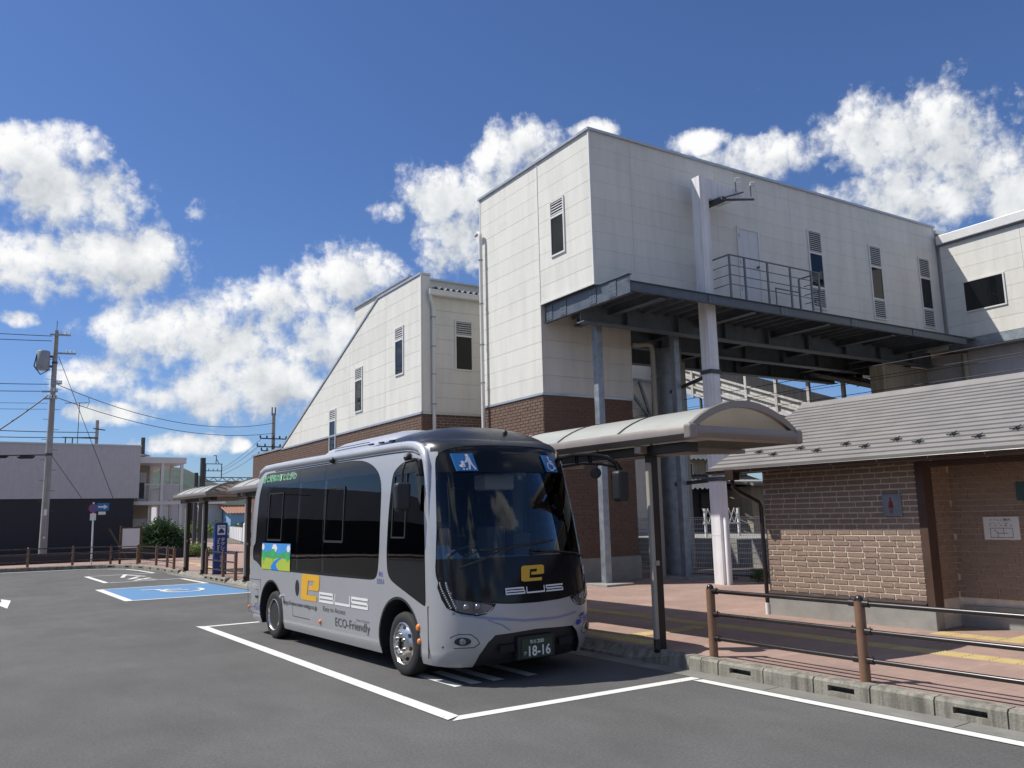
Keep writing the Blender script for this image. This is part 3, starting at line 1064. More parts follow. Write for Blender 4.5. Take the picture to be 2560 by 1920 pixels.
# deck, beams and posts
GV, GD = MAT['galvanised'], MAT['galvanised_dark']
DL = 13.81
bm_ = MB()
bm_.box(11.97, 25.75, DL, DL + 0.012, 6.84, 7.06)
bm_.box(11.97, 25.75, DL - 0.05, DL + 0.06, 7.045, 7.06)
bm_.box(11.97, 25.75, DL - 0.05, DL + 0.06, 6.825, 6.84)
part(hall, 'deck_edge_beam', bm_, MAT['deck_steel'])
be = MB()
be.box(11.97, 11.982, DL - 0.05, 17.12, 6.76, 7.21)
be.box(11.93, 12.05, DL - 0.05, 17.12, 7.195, 7.21)
be.box(11.93, 12.05, DL - 0.05, 17.12, 6.755, 6.77)
part(hall, 'deck_side_beam', be, MAT['deck_steel'])
for y in (14.35, 15.1, 16.3, 16.9):
    sp_l = part(hall, 'splice_plate', MB().box(11.955, 11.97, y - 0.13, y + 0.13, 6.8, 7.17), MAT['deck_steel'])
    pl = MB()
    for i in range(3):
        for j in (-0.07, 0.07):
            pl.lathe((11.957, y + j, 6.88 + i * 0.1), (-1, 0, 0), [(0.016, 0), (0.016, 0.014)], 6)
    part(sp_l, 'bolts', pl, GV, kind='stuff')
for x in (14.6, 17.2, 20.1, 23.0):
    sp_l = part(hall, 'splice_plate', MB().box(x - 0.13, x + 0.13, DL - 0.014, DL, 6.85, 7.04), MAT['deck_steel'])
    pl = MB()
    for i in range(2):
        for j in (-0.07, 0.07):
            pl.lathe((x + j, DL - 0.012, 6.87 + i * 0.1), (0, -1, 0), [(0.016, 0), (0.016, 0.014)], 6)
    part(sp_l, 'bolts', pl, GV, kind='stuff')
sf = MB().box(12.05, 26.4, DL + 0.062, 17.1, 7.07, 7.1)
sf.box(12.05, 26.4, 17.1, 20.1, 7.2, 7.24)
sf.box(12.3, 26.4, 14.87, 17.1, 7.1, 7.22)
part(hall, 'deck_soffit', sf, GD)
for i in range(34):
    x = 12.4 + i * 0.42
    if x > 26: break
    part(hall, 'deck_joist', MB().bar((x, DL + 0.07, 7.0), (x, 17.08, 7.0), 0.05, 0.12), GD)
for ly, sx0 in ((15.75, 12.06), (17.6, 14.9), (19.6, 14.9)):
    gm = MB()
    ibeam(gm, (sx0, ly, 6.78), (27.0, ly, 6.78), 0.3, 0.55, 0.03, 0.02)
    for k in range(8):
        gm.box(sx0 + 1.4 + k * 1.75, sx0 + 1.43 + k * 1.75, ly - 0.14, ly + 0.14, 6.53, 7.03)
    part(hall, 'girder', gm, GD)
for x in (13.03, 16.1, 19.05, 22.0, 24.95):
    cb = MB()
    ibeam(cb, (x, DL + 0.06, 6.9), (x, 19.6, 6.9), 0.2, 0.26, 0.02, 0.014)
    part(hall, 'cross_beam', cb, GD)
for x, z0 in ((12.98, PZ), (15.64, PZ)):
    c = part(hall, 'steel_post', MB().box(x - 0.095, x + 0.095, 16.18, 16.37, z0, 6.76), GV, bev=0.015)
    part(c, 'base_plate', MB().box(x - 0.42, x + 0.42, 15.75, 16.65, PZ - 0.02, PZ + 0.05), MAT['concrete'], bev=0.01)
    part(c, 'post_cap_plate', MB().box(x - 0.22, x + 0.22, 16.05, 16.5, 6.762, 6.79), GV)
big = MB().lathe((16.62, 17.6, PZ), (0, 0, 1), [(0.4, 0), (0.4, 6.4)], 28)
part(hall, 'round_steel_column', big, GV, smooth=40)
part(hall, 'pier', MB().box(17.95, 18.3, 18.6, 18.95, PZ - 0.02, 6.5), MAT['pipe_beige'], bev=0.02)
part(hall, 'pier', MB().box(24.6, 28.0, 16.0, 16.5, PZ - 0.02, 6.5), MAT['plaster'], bev=0.02)
# deck handrail by the door
hr = MB()
RX = [15.29, 15.83, 16.68, 17.56, 18.4, 18.72]
for z in (7.42, 7.66, 7.91):
    hr.tube([(15.29, 14.86, z), (15.29, DL, z), (18.72, DL, z), (18.72, 14.3, z)], 0.012, 6)
hr.tube([(15.29, 14.86, 8.17), (15.29, DL, 8.17), (18.75, DL, 8.17), (18.75, 14.45, 8.17)], 0.022, 8)
for x in RX:
    hr.bar((x, DL, 7.05), (x, DL, 8.16), 0.035, 0.05, (1, 0, 0))
hr.bar((18.72, 14.45, 7.05), (18.72, 14.45, 8.16), 0.035, 0.05, (1, 0, 0))
hr.tube([(17.8, 14.5, 7.8), (18.72, 14.5, 7.8)], 0.018, 6)
hr.tube([(17.8, 14.5, 7.06), (17.8, 14.5, 7.82)], 0.018, 6)
part(hall, 'deck_handrail', hr, GD)
# rainwater pipes
pipe(hall, 'downpipe', [(11.72, 20.2, 10.02), (11.72, 20.02, 10.05), (11.72, 19.95, 10.0), (11.72, 19.93, 9.85), (11.72, 19.93, PZ)], 0.055, 'pipe_white', [(11.72, 19.93, z) for z in (9.2, 7.9, 6.7, 5.6)])
pipe(hall, 'drain_pipe', [(14.84, 17.0, 6.42), (15.35, 17.0, 6.5), (15.46, 17.0, 6.46), (15.5, 17.0, 6.3), (15.5, 17.0, PZ)], 0.07, 'pipe_beige', [(15.5, 17.0, z) for z in (5.6, 3.9, 2.2)])

# ------------------------------------------------------------------ stair wing with the raking roof line
st = thing('stair_wing', 'cream and brick station stair wing with a steeply raking roof edge', 'building', (10.75, 21.88, PZ), 'S')
A = (25.06, 9.15); B = (35.46, 4.96)
nn = Vector((A[1] - B[1], B[0] - A[0])).normalized()
rake = ((nn.x, nn.y), nn.x * A[0] + nn.y * A[1])
wallp = [(21.9, PZ - 0.05), (40.1, PZ - 0.05), (40.1, 4.93), (35.5, 4.93), (25.06, 9.13), (21.9, 9.15)]
part(st, 'wall', MB().prism([(10.77, a, z) for a, z in [(21.9, 4.92)] + wallp[3:]], (0.28, 0, 0)), MAT['joint_cream'])
part(st, 'brick_backing', MB().box(10.77, 11.05, 21.9, 40.1, PZ - 0.05, 4.92), MAT['tower_mortar'])
panels(st, litp(10.77), [21.9, 24.48, 27.63, 30.83, 34.0, 35.5], 4.97, 9.15, 9, CS, clips=[rake])
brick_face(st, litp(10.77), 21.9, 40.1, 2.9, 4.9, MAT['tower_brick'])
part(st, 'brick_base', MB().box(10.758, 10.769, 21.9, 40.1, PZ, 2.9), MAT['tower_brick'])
cp = MB()
cp.bar((10.9, 21.86, 9.19), (10.9, 25.12, 9.19), 0.36, 0.07)
cp.bar((10.9, 25.08, 9.19), (10.9, 35.55, 4.99), 0.36, 0.07)
cp.bar((10.9, 35.5, 4.98), (10.9, 40.15, 4.98), 0.36, 0.08)
part(st, 'coping', cp, MAT['coping'])
part(st, 'drip_flashing', MB().box(10.725, 10.765, 21.88, 35.5, 4.90, 4.965), MAT['coping'])
part(st, 'corner_trim', MB().box(10.737, 10.78, 21.855, 21.9, 4.97, 9.15), MAT['trim_white'])
rear = MB().box(11.05, 15.5, 21.9, 40.0, PZ - 0.05, 8.55)
rear = MB()
rear.prism([(11.05, 21.9, PZ - 0.05), (11.05, 39.9, PZ - 0.05), (11.05, 39.9, 4.3), (11.05, 35.0, 4.7), (11.05, 25.5, 8.55), (11.05, 21.9, 8.6)], (4.4, 0, 0))
part(st, 'body', rear, MAT['joint_cream'])
panels(st, shp(21.9), [11.05, 13.9, 15.4], 4.97, 8.55, 8, CS)
part(st, 'fin_edge', MB().box(10.79, 11.048, 21.862, 21.899, 4.97, 9.14), CS)
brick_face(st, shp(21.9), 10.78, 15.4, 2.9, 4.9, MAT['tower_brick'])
part(st, 'flashing', MB().box(10.78, 15.4, 21.84, 21.88, 4.90, 4.965), MAT['coping'])
gt = part(st, 'eaves_gutter', MB().box(10.95, 15.4, 21.66, 21.84, 8.52, 8.70), MAT['trim_white'], bev=0.02)
rf = MB()
n = 44
for i in range(n):
    x0 = 11.08 + i * 0.1
    z = 8.80 if i % 2 else 8.70
    z2 = 8.70 if i % 2 else 8.80
    rf.add([(x0, 21.7, z), (x0 + 0.1, 21.7, z2), (x0 + 0.1, 25.4, z2 + 0.35), (x0, 25.4, z + 0.35), (x0, 21.7, z - 0.03), (x0 + 0.1, 21.7, z2 - 0.03)], [(0, 1, 2, 3), (0, 4, 5, 1)])
part(st, 'ribbed_roof', rf, MAT['galvanised_dark'])
window(st, litp(10.77), 23.09, 23.72, 6.29, 7.85, [('glass', 6.29, 7.42), ('louvre', 7.42, 7.85)])
window(st, litp(10.77), 26.43, 27.09, 5.52, 7.1, [('glass', 5.52, 6.65), ('louvre', 6.65, 7.1)])
window(st, litp(10.77), 28.96, 29.62, 4.35, 5.93, [('glass', 4.35, 5.5), ('louvre', 5.5, 5.93)])
window(st, shp(21.9), 11.89, 12.52, 6.29, 7.87, [('glass', 6.29, 7.38), ('louvre', 7.38, 7.87)])
pipe(st, 'downpipe', [(11.0, 21.75, 8.55), (11.02, 21.75, 8.4), (11.12, 21.8, 8.18), (11.13, 21.8, 7.9), (11.13, 21.8, PZ)], 0.055, 'pipe_white', [(11.13, 21.8, z) for z in (7.85, 6.95, 6.1, 5.2)])
up = MB().box(13.43, 20, 28.3, 33.9, PZ, 11.1)
part(st, 'upper_hall', up, MAT['joint_cream'])
panels(st, litp(13.43), [28.3, 30.9, 33.9], 7.4, 11.1, 8, CS)
part(st, 'upper_coping', MB().box(13.33, 20.1, 28.2, 34.0, 11.1, 11.17), MAT['coping'])
pipe(st, 'vent_stack', [(12.2, 33.2, 5.4), (12.2, 33.2, 7.15)], 0.11, 'iron_dark')

# ------------------------------------------------------------------ annex at the far end of the bridge
an = thing('station_annex', 'sunlit cream station annex with one wide window, joined to the bridge hall', 'building', (26.45, 10.0, PZ), 'S')
part(an, 'wall', MB().box(26.47, 36, 2.0, 14.75, 7.15, 10.45), MAT['joint_cream'])
panels(an, litp(26.47), [2.0, 5.0, 8.0, 11.0, 12.2, 14.73], 7.17, 10.43, 7, CS)
part(an, 'roof_fascia', MB().box(26.33, 36, 1.9, 14.78, 10.45, 10.76), MAT['trim_white'], bev=0.02)
part(an, 'drip_edge', MB().box(26.38, 36, 1.95, 14.77, 10.40, 10.448), MAT['galvanised_dark'])
w = window(an, litp(26.47), 12.8, 14.11, 7.99, 9.03, [('glass', 7.99, 9.03)])
part(an, 'base_beam', MB().box(26.40, 36, 2.0, 14.75, 6.85, 7.148), MAT['galvanised'])
part(an, 'lower_wall', MB().box(27.1, 36, 2.0, 16.0, PZ - 0.05, 6.848), MAT['grey_wall'])
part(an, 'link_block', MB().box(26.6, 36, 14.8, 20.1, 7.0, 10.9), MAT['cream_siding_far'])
part(an, 'link_roof', MB().box(26.45, 36, 14.8, 20.2, 10.9, 11.0), MAT['trim_white'])
pipe(an, 'overflow_pipe', [(27.0, 14.6, 6.8), (27.0, 14.6, PZ)], 0.1, 'pipe_beige')

# ------------------------------------------------------------------ white mast by the deck
ms = thing('catenary_mast', 'tall square white steel mast rising through the station deck', 'mast', (14.97, 14.35, PZ), 'S')
part(ms, 'mast_shaft', MB().box(14.82, 15.12, 14.2, 14.5, PZ - 0.05, 10.3), MAT['white_column'], bev=0.008)
fl = MB()
for z in (9.55, 7.2, 4.7, 1.3):
    for j in (-0.1, 0.1):
        for k in (-0.1, 0.1):
            fl.lathe((14.97 + j, 14.201, z + k), (0, -1, 0), [(0.016, 0), (0.016, 0.014)], 6)
    fl.box(14.815, 15.125, 14.195, 14.505, z - 0.005, z + 0.005)
part(ms, 'flange_bolts', fl, MAT['white_column'])
bx_ = MB().prism([(15.12, 14.2, 10.28), (16.5, 14.2, 10.16), (16.5, 14.2, 10.06), (15.8, 14.2, 9.74), (15.12, 14.2, 9.74)], (0, 0.3, 0))
br_ = part(ms, 'bracket_arm', bx_, MAT['white_column'], bev=0.006)
ag = MB()
ag.bar((15.3, 14.1, 9.70), (16.7, 14.1, 9.98), 0.04, 0.05)
ag.bar((15.35, 13.9, 9.70), (16.3, 14.1, 10.1), 0.04, 0.04)
ag.box(15.28, 15.45, 13.9, 14.5, 9.64, 9.735)
part(br_, 'angle_brace', ag, MAT['iron_dark'])
sb = MB()
sb.box(14.79, 15.15, 14.17, 14.53, 5.2, 5.3)
sb.bar((15.14, 14.45, 5.25), (16.4, 17.35, 5.25), 0.02, 0.1)
sb.box(14.79, 15.15, 14.17, 14.53, 2.58, 2.68)
sb.bar((15.14, 14.45, 2.63), (16.4, 17.35, 2.63), 0.02, 0.1)
part(ms, 'tie_strap', sb, MAT['iron_dark'])
for i, (x, y) in enumerate(((16.15, 14.2), (16.72, 14.2))):  # two plain white bar fittings, their use unknown
    c = thing('mast_bar_fitting', ['white bar fitting on the mast bracket nearer the shaft', 'white bar fitting at the outer end of the mast bracket'][i], 'camera', (x, y, 10.2), 'S')
    part(c, 'housing', MB().bar((x - 0.2, y - 0.25, 10.33), (x + 0.22, y + 0.12, 10.52), 0.13, 0.09), MAT['sheet_white'], bev=0.01)
    part(c, 'bracket', MB().tube([(x, y, 10.1), (x, y, 10.4)], 0.015, 6), MAT['iron_dark'])

# ------------------------------------------------------------------ stair to the island platform, behind the hall
ps = thing('platform_stair', 'white boarded covered stair sloping down behind the steel mast', 'stair', (26.0, 20.0, PZ), 'S')
def stz(l): return 5.78 + (l - 20.13) * 0.368
for i in range(9):
    l0 = 17.0 + i * 1.5
    for r in range(3):
        zb_ = stz(l0) - 1.02 + r * 0.34
        dz = 1.5 * 0.368
        part(ps, 'side_board', MB().prism([(26.0, l0 + 0.02, zb_ + 0.06), (26.0, l0 + 1.48, zb_ + 0.06 + dz), (26.0, l0 + 1.48, zb_ + 0.33 + dz), (26.0, l0 + 0.02, zb_ + 0.33)], (0.06, 0, 0)), MAT['stair_white'])
    part(ps, 'post', MB().box(25.9, 26.02, l0 - 0.06, l0 + 0.06, stz(l0) - 1.15, stz(l0) + 1.35), MAT['stair_white'])
rl = MB()
for dz in (0.0, -0.34, -0.68, -1.02):
    rl.bar((25.95, 16.9, stz(16.9) + dz), (25.95, 30.6, stz(30.6) + dz), 0.07, 0.08)
part(ps, 'stringer', rl, MAT['stair_white'])
def rfz(l): return 8.30 - 0.331 * (24.39 - l)
rr_ = MB().prism([(25.6, 14.5, rfz(14.5)), (25.6, 30.6, rfz(30.6)), (25.6, 30.6, rfz(30.6) + 0.16), (25.6, 14.5, rfz(14.5) + 0.16)], (3.2, 0, 0))
part(ps, 'roof_slab', rr_, MAT['slab_aged'])
part(ps, 'far_side', MB().prism([(28.6, 16, stz(16) - 1), (28.6, 30, stz(30) - 1), (28.6, 30, stz(30) + 0.2), (28.6, 16, stz(16) + 0.2)], (0.06, 0, 0)), MAT['stair_white'])
lb = thing('platform_lift_tower', 'pale grey lift tower with steel framing behind the round steel column', 'tower', (22.5, 25.0, PZ), 'S')
part(lb, 'wall', MB().box(21.0, 23.6, 25.3, 28.0, PZ, 9.5), MAT['grey_wall'])
for a_, b_ in (((21.0, 25.1, 7.2), (23.6, 25.1, 7.1)), ((21.0, 25.1, 5.6), (23.6, 25.1, 5.5)), ((21.2, 25.1, 7.1), (22.6, 25.1, 5.6)), ((22.9, 25.1, 8.5), (22.7, 25.1, 4.0)), ((22.1, 25.1, 7.1), (22.65, 25.1, 5.6))):
    part(lb, 'steel_brace', MB().bar(a_, b_, 0.1, 0.1), MAT['galvanised_dark'])
single('platform', MB().box(19.5, 24.0, 8, 60, -0.02, 1.0), MAT['concrete'], base=(19.5, 8, 0), frame='S', kind='structure')
single('track_bed', MB().box(17.0, 35.0, -20, 110, 0.1, 0.17), MAT['soil'], base=(17, -20, 0), frame='S', kind='structure')
wires = [(18.0, 5.32, 5.2), (22.0, 5.75, 5.6), (20.0, 5.0, 4.9), (24.0, 6.0, 5.85)]
for i, (s, za, zb_) in enumerate(wires):
    pts = [(s, 40 - 5.0 * k, za + (zb_ - za) * k / 9 - 0.02 * math.sin(math.pi * (k % 2))) for k in range(10)]
    single('overhead_wire', MB().tube(pts, 0.009, 5), MAT['wire_black'], 'thin overhead line running under the station bridge', 'wire', (s, 40, za), 'S', group='railway wires under the bridge')

# ------------------------------------------------------------------ text helper (meshes, laid on a surface by a mapping)
def text2d(body, h=1.0, w=None, bold=0.0, shear=0.0):
    cu = bpy.data.curves.new('txt', 'FONT')
    cu.body = body
    cu.size = 1.0
    cu.offset = bold
    cu.shear = shear
    cu.resolution_u = 3
    o = bpy.data.objects.new('txt', cu)
    COL.objects.link(o)
    dg = bpy.context.evaluated_depsgraph_get()
    dg.update()
    me = bpy.data.meshes.new_from_object(o.evaluated_get(dg))
    vs = [(v.co.x, v.co.y) for v in me.vertices]
    fs = [tuple(p.vertices) for p in me.polygons]
    bpy.data.objects.remove(o)
    bpy.data.curves.remove(cu)
    bpy.data.meshes.remove(me)
    if not vs: return [], [], 0
    x0, x1 = min(v[0] for v in vs), max(v[0] for v in vs)
    y0, y1 = min(v[1] for v in vs), max(v[1] for v in vs)
    ky = h / (y1 - y0)
    kx = ky if w is None else w / (x1 - x0)
    return [((x - x0) * kx, (y - y0) * ky) for x, y in vs], fs, (x1 - x0) * kx


def lay_text(parent, name, body, fn, mat, h, w=None, bold=0.0, shear=0.0, label=None):
    vs, fs, ww = text2d(body, h, w, bold, shear)
    mb = MB()
    mb.add([fn(a, b) for a, b in vs], fs)
    base = BASE[parent.name]
    o = bpy.data.objects.new(name, mesh_from(name, mb, mat, base, recalc=False))
    COL.objects.link(o)
    o.parent = parent
    BASE[o.name] = base
    if label: o['label'] = label
    return o


# ------------------------------------------------------------------ vaulted bus shelters
def polycarb():
    m = bpy.data.materials.new('polycarbonate')
    m.use_nodes = True
    nt = m.node_tree
    nt.nodes.clear()
    w = NG(nt)
    out = w.n('ShaderNodeOutputMaterial')
    b = w.n('ShaderNodeBsdfPrincipled')
    b.inputs['Base Color'].default_value = (0.58, 0.60, 0.555, 1)
    b.inputs['Roughness'].default_value = 0.28
    P = w.n('ShaderNodeNewGeometry').outputs['Position']
    d = w.noise(P, 1.6, 6, 0.7)
    w.link(w.mix(w.mapr(d, 0.45, 0.75, 0, 0.5), (0.60, 0.615, 0.57, 1), (0.50, 0.50, 0.45, 1)), b.inputs['Base Color'])
    t = w.n('ShaderNodeBsdfTranslucent')
    t.inputs[0].default_value = (0.20, 0.19, 0.165, 1)
    mx = w.n('ShaderNodeMixShader')
    mx.inputs[0].default_value = 0.3
    w.link(b.outputs[0], mx.inputs[1])
    w.link(t.outputs[0], mx.inputs[2])
    w.link(mx.outputs[0], out.inputs[0])
    MAT['polycarbonate'] = m
polycarb()
BA, BD = MAT['bronze_alu'], MAT['bronze_dark']


def shelter(label, y0, y1, posts, X0=7.42, X1=9.52):
    t = thing('bus_shelter', label, 'shelter', (7.74, posts[0], PZ))
    zb, zt, rise = 2.74, 2.92, 0.34
    xm, hw = (X0 + X1) / 2, (X1 - X0) / 2
    def arch(x):
        k = (x - xm) / (hw - 0.04)
        return zt - 0.03 + rise * math.cos(max(-1, min(1, k)) * math.pi / 2) ** 0.8 if abs(k) < 1 else zt - 0.03
    def prof(side):   # rounded edge beam
        s = 1 if side else -1
        xo = X1 if side else X0
        return [(xo + s * 0.0, zb + 0.03), (xo + s * 0.03, zb + 0.07), (xo + s * 0.028, zt - 0.05), (xo, zt - 0.008), (xo - s * 0.05, zt), (xo - s * 0.09, zt), (xo - s * 0.09, zb), (xo - s * 0.03, zb)]
    for side in (0, 1):
        part(t, 'edge_beam', MB().prism([(x, y0 + 0.06, z) for x, z in prof(side)], (0, y1 - y0 - 0.12, 0)), BA, smooth=35)
    for ye, s in ((y0, 1), (y1, -1)):
        part(t, 'end_beam', MB().prism([(X0 + 0.07, ye + s * a, z) for a, z in ((0.0, zb + 0.02), (-0.02, zb + 0.08), (-0.018, zt - 0.05), (0.01, zt - 0.01), (0.09, zt - 0.01), (0.09, zb))], (X1 - X0 - 0.14, 0, 0)), BA, smooth=35)
        for xo in (X0, X1):
            sx = 1 if xo == X0 else -1
            part(t, 'corner_cap', MB().box(min(xo - sx * 0.034, xo + sx * 0.1), max(xo - sx * 0.034, xo + sx * 0.1), min(ye - s * 0.026, ye + s * 0.1), max(ye - s * 0.026, ye + s * 0.1), zb - 0.004, zt + 0.006), BA, bev=0.03, seg=3)
    n = max(1, round((y1 - y0) / 1.3))
    N = 14
    xs = [X0 + 0.06 + (X1 - X0 - 0.12) * i / N for i in range(N + 1)]
    for i in range(n):
        a, b = y0 + 0.05 + (y1 - y0 - 0.1) * i / n + 0.012, y0 + 0.05 + (y1 - y0 - 0.1) * (i + 1) / n - 0.012
        mb = MB()
        vs = []
        for yy in (a, b):
            vs += [(x, yy, arch(x)) for x in xs]
        mb.add(vs, [(k, k + 1, N + 2 + k, N + 1 + k) for k in range(N)])
        part(t, 'roof_panel', mb, MAT['polycarbonate'], smooth=60)
    for i in range(n + 1):
        yy = y0 + 0.05 + (y1 - y0 - 0.1) * i / n
        end = i in (0, n)
        wd, ht = (0.07, 0.09) if end else (0.03, 0.03)
        vs, fs = [], []
        for x in xs:
            z = arch(x)
            vs += [(x, yy - wd / 2, z - ht * 0.6), (x, yy + wd / 2, z - ht * 0.6), (x, yy + wd / 2, z + ht * 0.4), (x, yy - wd / 2, z + ht * 0.4)]
        for k in range(N):
            for j in range(4):
                fs.append((4 * k + j, 4 * k + (j + 1) % 4, 4 * k + 4 + (j + 1) % 4, 4 * k + 4 + j))
        fs += [(0, 1, 2, 3), (4 * N + 3, 4 * N + 2, 4 * N + 1, 4 * N)]
        part(t, 'roof_rib', MB().add(vs, fs), BA if end else BD, smooth=40)
    part(t, 'ceiling_beam', MB().box(7.62, 7.86, y0 + 0.3, y1 - 0.3, zb - 0.13, zb - 0.002), BD, bev=0.01)
    for yp in posts:
        am = MB().prism([(7.5, yp - 0.06, zb - 0.002), (9.56, yp - 0.06, zb - 0.002), (9.56, yp - 0.06, zb - 0.06), (7.9, yp - 0.06, zb - 0.12), (7.5, yp - 0.06, zb - 0.1)], (0, 0.12, 0))
        part(t, 'cross_arm', am, BA, bev=0.006)
        p = part(t, 'post', MB().box(7.68, 7.80, yp - 0.06, yp + 0.06, PZ - 0.03, zb - 0.06), BD, bev=0.012)
        part(p, 'rain_pipe', MB().box(7.615, 7.678, yp - 0.07, yp - 0.005, PZ + 0.12, zb - 0.22), MAT['pipe_beige'], bev=0.015)
        part(p, 'pipe_shoe', MB().tube([(7.645, yp - 0.04, PZ + 0.14), (7.645, yp - 0.04, PZ + 0.06), (7.6, yp - 0.08, PZ + 0.0)], 0.04, 10), BD, smooth=50)
        part(p, 'pipe_bracket', MB().box(7.66, 7.72, yp - 0.085, yp - 0.06, 1.2, 1.26), MAT['pipe_beige'])
    return t
shelter('vaulted bus shelter with pale roof panels, its end beam beside the toilet roof', 6.93, 15.0, (7.96, 11.6, 14.4))
shelter('vaulted shelter half hidden behind the back of the bus', 17.5, 26.2, (18.4, 21.8, 25.1))
shelter('vaulted shelter standing over the blue taxi pylon', 28.7, 33.4, (29.9, 32.3))

# ------------------------------------------------------------------ brick toilet building
tb = thing('toilet_building', 'small brown brick toilet block with a grey stepped metal roof', 'building', (11.6, 8.0, PZ))
TX, TY0, TY1 = 11.6, 6.56, 9.27
part(tb, 'wall', MB().box(TX + 0.012, TX + 0.2, TY0, TY1, PZ, 2.62), MAT['mortar'])
fnT = lambda a, z, off: (TX + 0.012 - off, a, z)
rng = random.Random(3)
rows = brick_rows(TY0, TY1, 0.535, 2.55, 0.25, 0.084, 0.02, 0.035, rng)
BV = []
for v in range(6):
    bmx = bmesh.new()
    bmesh.ops.create_cube(bmx, size=1.0)
    bmesh.ops.subdivide_edges(bmx, edges=bmx.edges[:], cuts=2, use_grid_fill=True)
    for vv in bmx.verts:
        c = vv.co
        e = sum(abs(abs(q) - 0.5) < 1e-3 for q in c)
        k = 0.985 if e >= 2 else 1.0
        n_ = mnoise.noise_vector(Vector((c.x * 2.2 + v * 7.3, c.y * 3.1, c.z * 2.7)))
        vv.co = Vector((c.x * k - 0.12 * abs(n_.x), c.y * (0.99 if e >= 2 else 1.0) + n_.y * 0.012, c.z * (0.93 if e >= 2 else 1.0) + n_.z * 0.05))
    me = bpy.data.meshes.new('brick')
    bmx.to_mesh(me)
    bmx.free()
    me.materials.append(MAT['brown_brick'])
    BV.append(me)
rest = MB()
for i, (b0, b1, z0, z1) in enumerate(sorted(rows, key=lambda q: q[2])):
    th = 0.009 + rng.uniform(-0.002, 0.003)
    if i < 300:
        o = bpy.data.objects.new('brick', BV[rng.randrange(6)])
        COL.objects.link(o)
        o.parent = tb
        o.location = (TX + 0.012 - th / 2 - 11.6 + 0.004, (b0 + b1) / 2 - 8.0, (z0 + z1) / 2 - PZ)
        o.scale = (th + 0.008, b1 - b0, z1 - z0)
    else:
        rest.box(TX + 0.012 - th, TX + 0.012, b0, b1, z0, z1)
if rest.v:
    part(tb, 'upper_brickwork', rest, MAT['brown_brick'], kind='stuff')
part(tb, 'plinth', MB().box(TX - 0.03, TX + 0.18, TY0 - 0.12, TY1 + 0.005, PZ - 0.03, 0.455), MAT['concrete'], bev=0.008)
part(tb, 'base_flashing', MB().prism([(TX - 0.002, TY0 + 0.0, 0.535), (TX - 0.045, TY0, 0.50), (TX - 0.045, TY0, 0.455), (TX + 0.01, TY0, 0.455)], (0, TY1 - TY0, 0)), MAT['dark_brown_metal'])
part(tb, 'jamb', MB().box(TX - 0.01, TX + 0.22, TY0 - 0.115, TY0 - 0.002, 0.455, 2.62), MAT['brown_jamb'])
# entrance recess
part(tb, 'recess_wall', MB().box(12.4, 12.6, 1.0, TY0, PZ, 2.7).box(TX + 0.22, 12.4, TY0 - 0.05, TY0 + 0.0, PZ, 2.62), MAT['mortar'])
mbk = MB()
for b0, b1, z0, z1 in brick_rows(1.5, TY0 - 0.06, 0.55, 2.6, 0.245, 0.0805, 0.012, 0.035, rng):
    mbk.box(12.385, 12.399, b0, b1, z0, z1)
for b0, b1, z0, z1 in brick_rows(TX + 0.23, 12.38, 0.55, 2.6, 0.245, 0.0805, 0.012, 0.035, rng):
    mbk.box(b0, b1, TY0 - 0.064, TY0 - 0.051, z0, z1)
part(tb, 'recess_brickwork', mbk, MAT['brown_brick'], kind='stuff')
part(tb, 'recess_plinth', MB().box(12.34, 12.4, 1.0, TY0 - 0.1, PZ, 0.45), MAT['concrete'])
part(tb, 'lintel_board', MB().box(TX - 0.01, TX + 0.2, 1.0, TY0 - 0.117, 2.42, 2.62), MAT['brown_jamb'])
part(tb, 'end_wall', MB().box(TX + 0.2, 16.4, TY1 - 0.2, TY1 - 0.01, PZ, 2.62), MAT['mortar'])
part(tb, 'back_wall', MB().box(16.2, 16.4, -2, TY1 - 0.2, PZ, 2.62).box(12.6, 16.2, -2, -1.8, PZ, 2.62), MAT['mortar'])
part(tb, 'gable', MB().prism([(TX, TY1 - 0.15, 2.6), (16.4, TY1 - 0.15, 2.6), (13.95, TY1 - 0.15, 3.68)], (0, 0.1, 0)), MAT['brown_jamb'])
part(tb, 'ceiling', MB().box(11.3, 16.5, -2, TY1 + 0.6, 2.605, 2.64), MAT['brown_jamb'])
# roof: stepped metal courses
EX, EZ, RXX, RZ = 11.17, 2.60, 13.95, 3.87
RY0, RY1 = -2.0, 10.05
nc = 17
rf_ = part(tb, 'roof', MB().prism([(EX + 0.03, RY1 - 0.02, EZ - 0.06), (RXX, RY1 - 0.02, RZ - 0.06), (RXX, RY1 - 0.02, RZ - 0.16), (EX + 0.03, RY1 - 0.02, EZ - 0.12)], (0, RY0 - RY1 + 0.04, 0))
           .prism([(2 * RXX - EX, RY1 - 0.02, EZ), (RXX, RY1 - 0.02, RZ), (RXX, RY1 - 0.02, RZ - 0.16), (2 * RXX - EX, RY1 - 0.02, EZ - 0.12)], (0, RY0 - RY1 + 0.04, 0)), MAT['dark_brown_metal'])
dx, dz = (RXX - EX) / nc, (RZ - EZ) / nc
for i in range(nc):
    x0, z0 = EX + i * dx, EZ + i * dz
    mb = MB().prism([(x0 - 0.006, RY1, z0 - 0.012), (x0 - 0.01, RY1, z0 + 0.012), (x0 + dx - 0.032, RY1, z0 + dz - 0.012), (x0 + dx - 0.032, RY1, z0 + dz - 0.06), (x0, RY1, z0 - 0.05)], (0, RY0 - RY1, 0))
    part(rf_, 'roof_course', mb, MAT['roof_metal'])
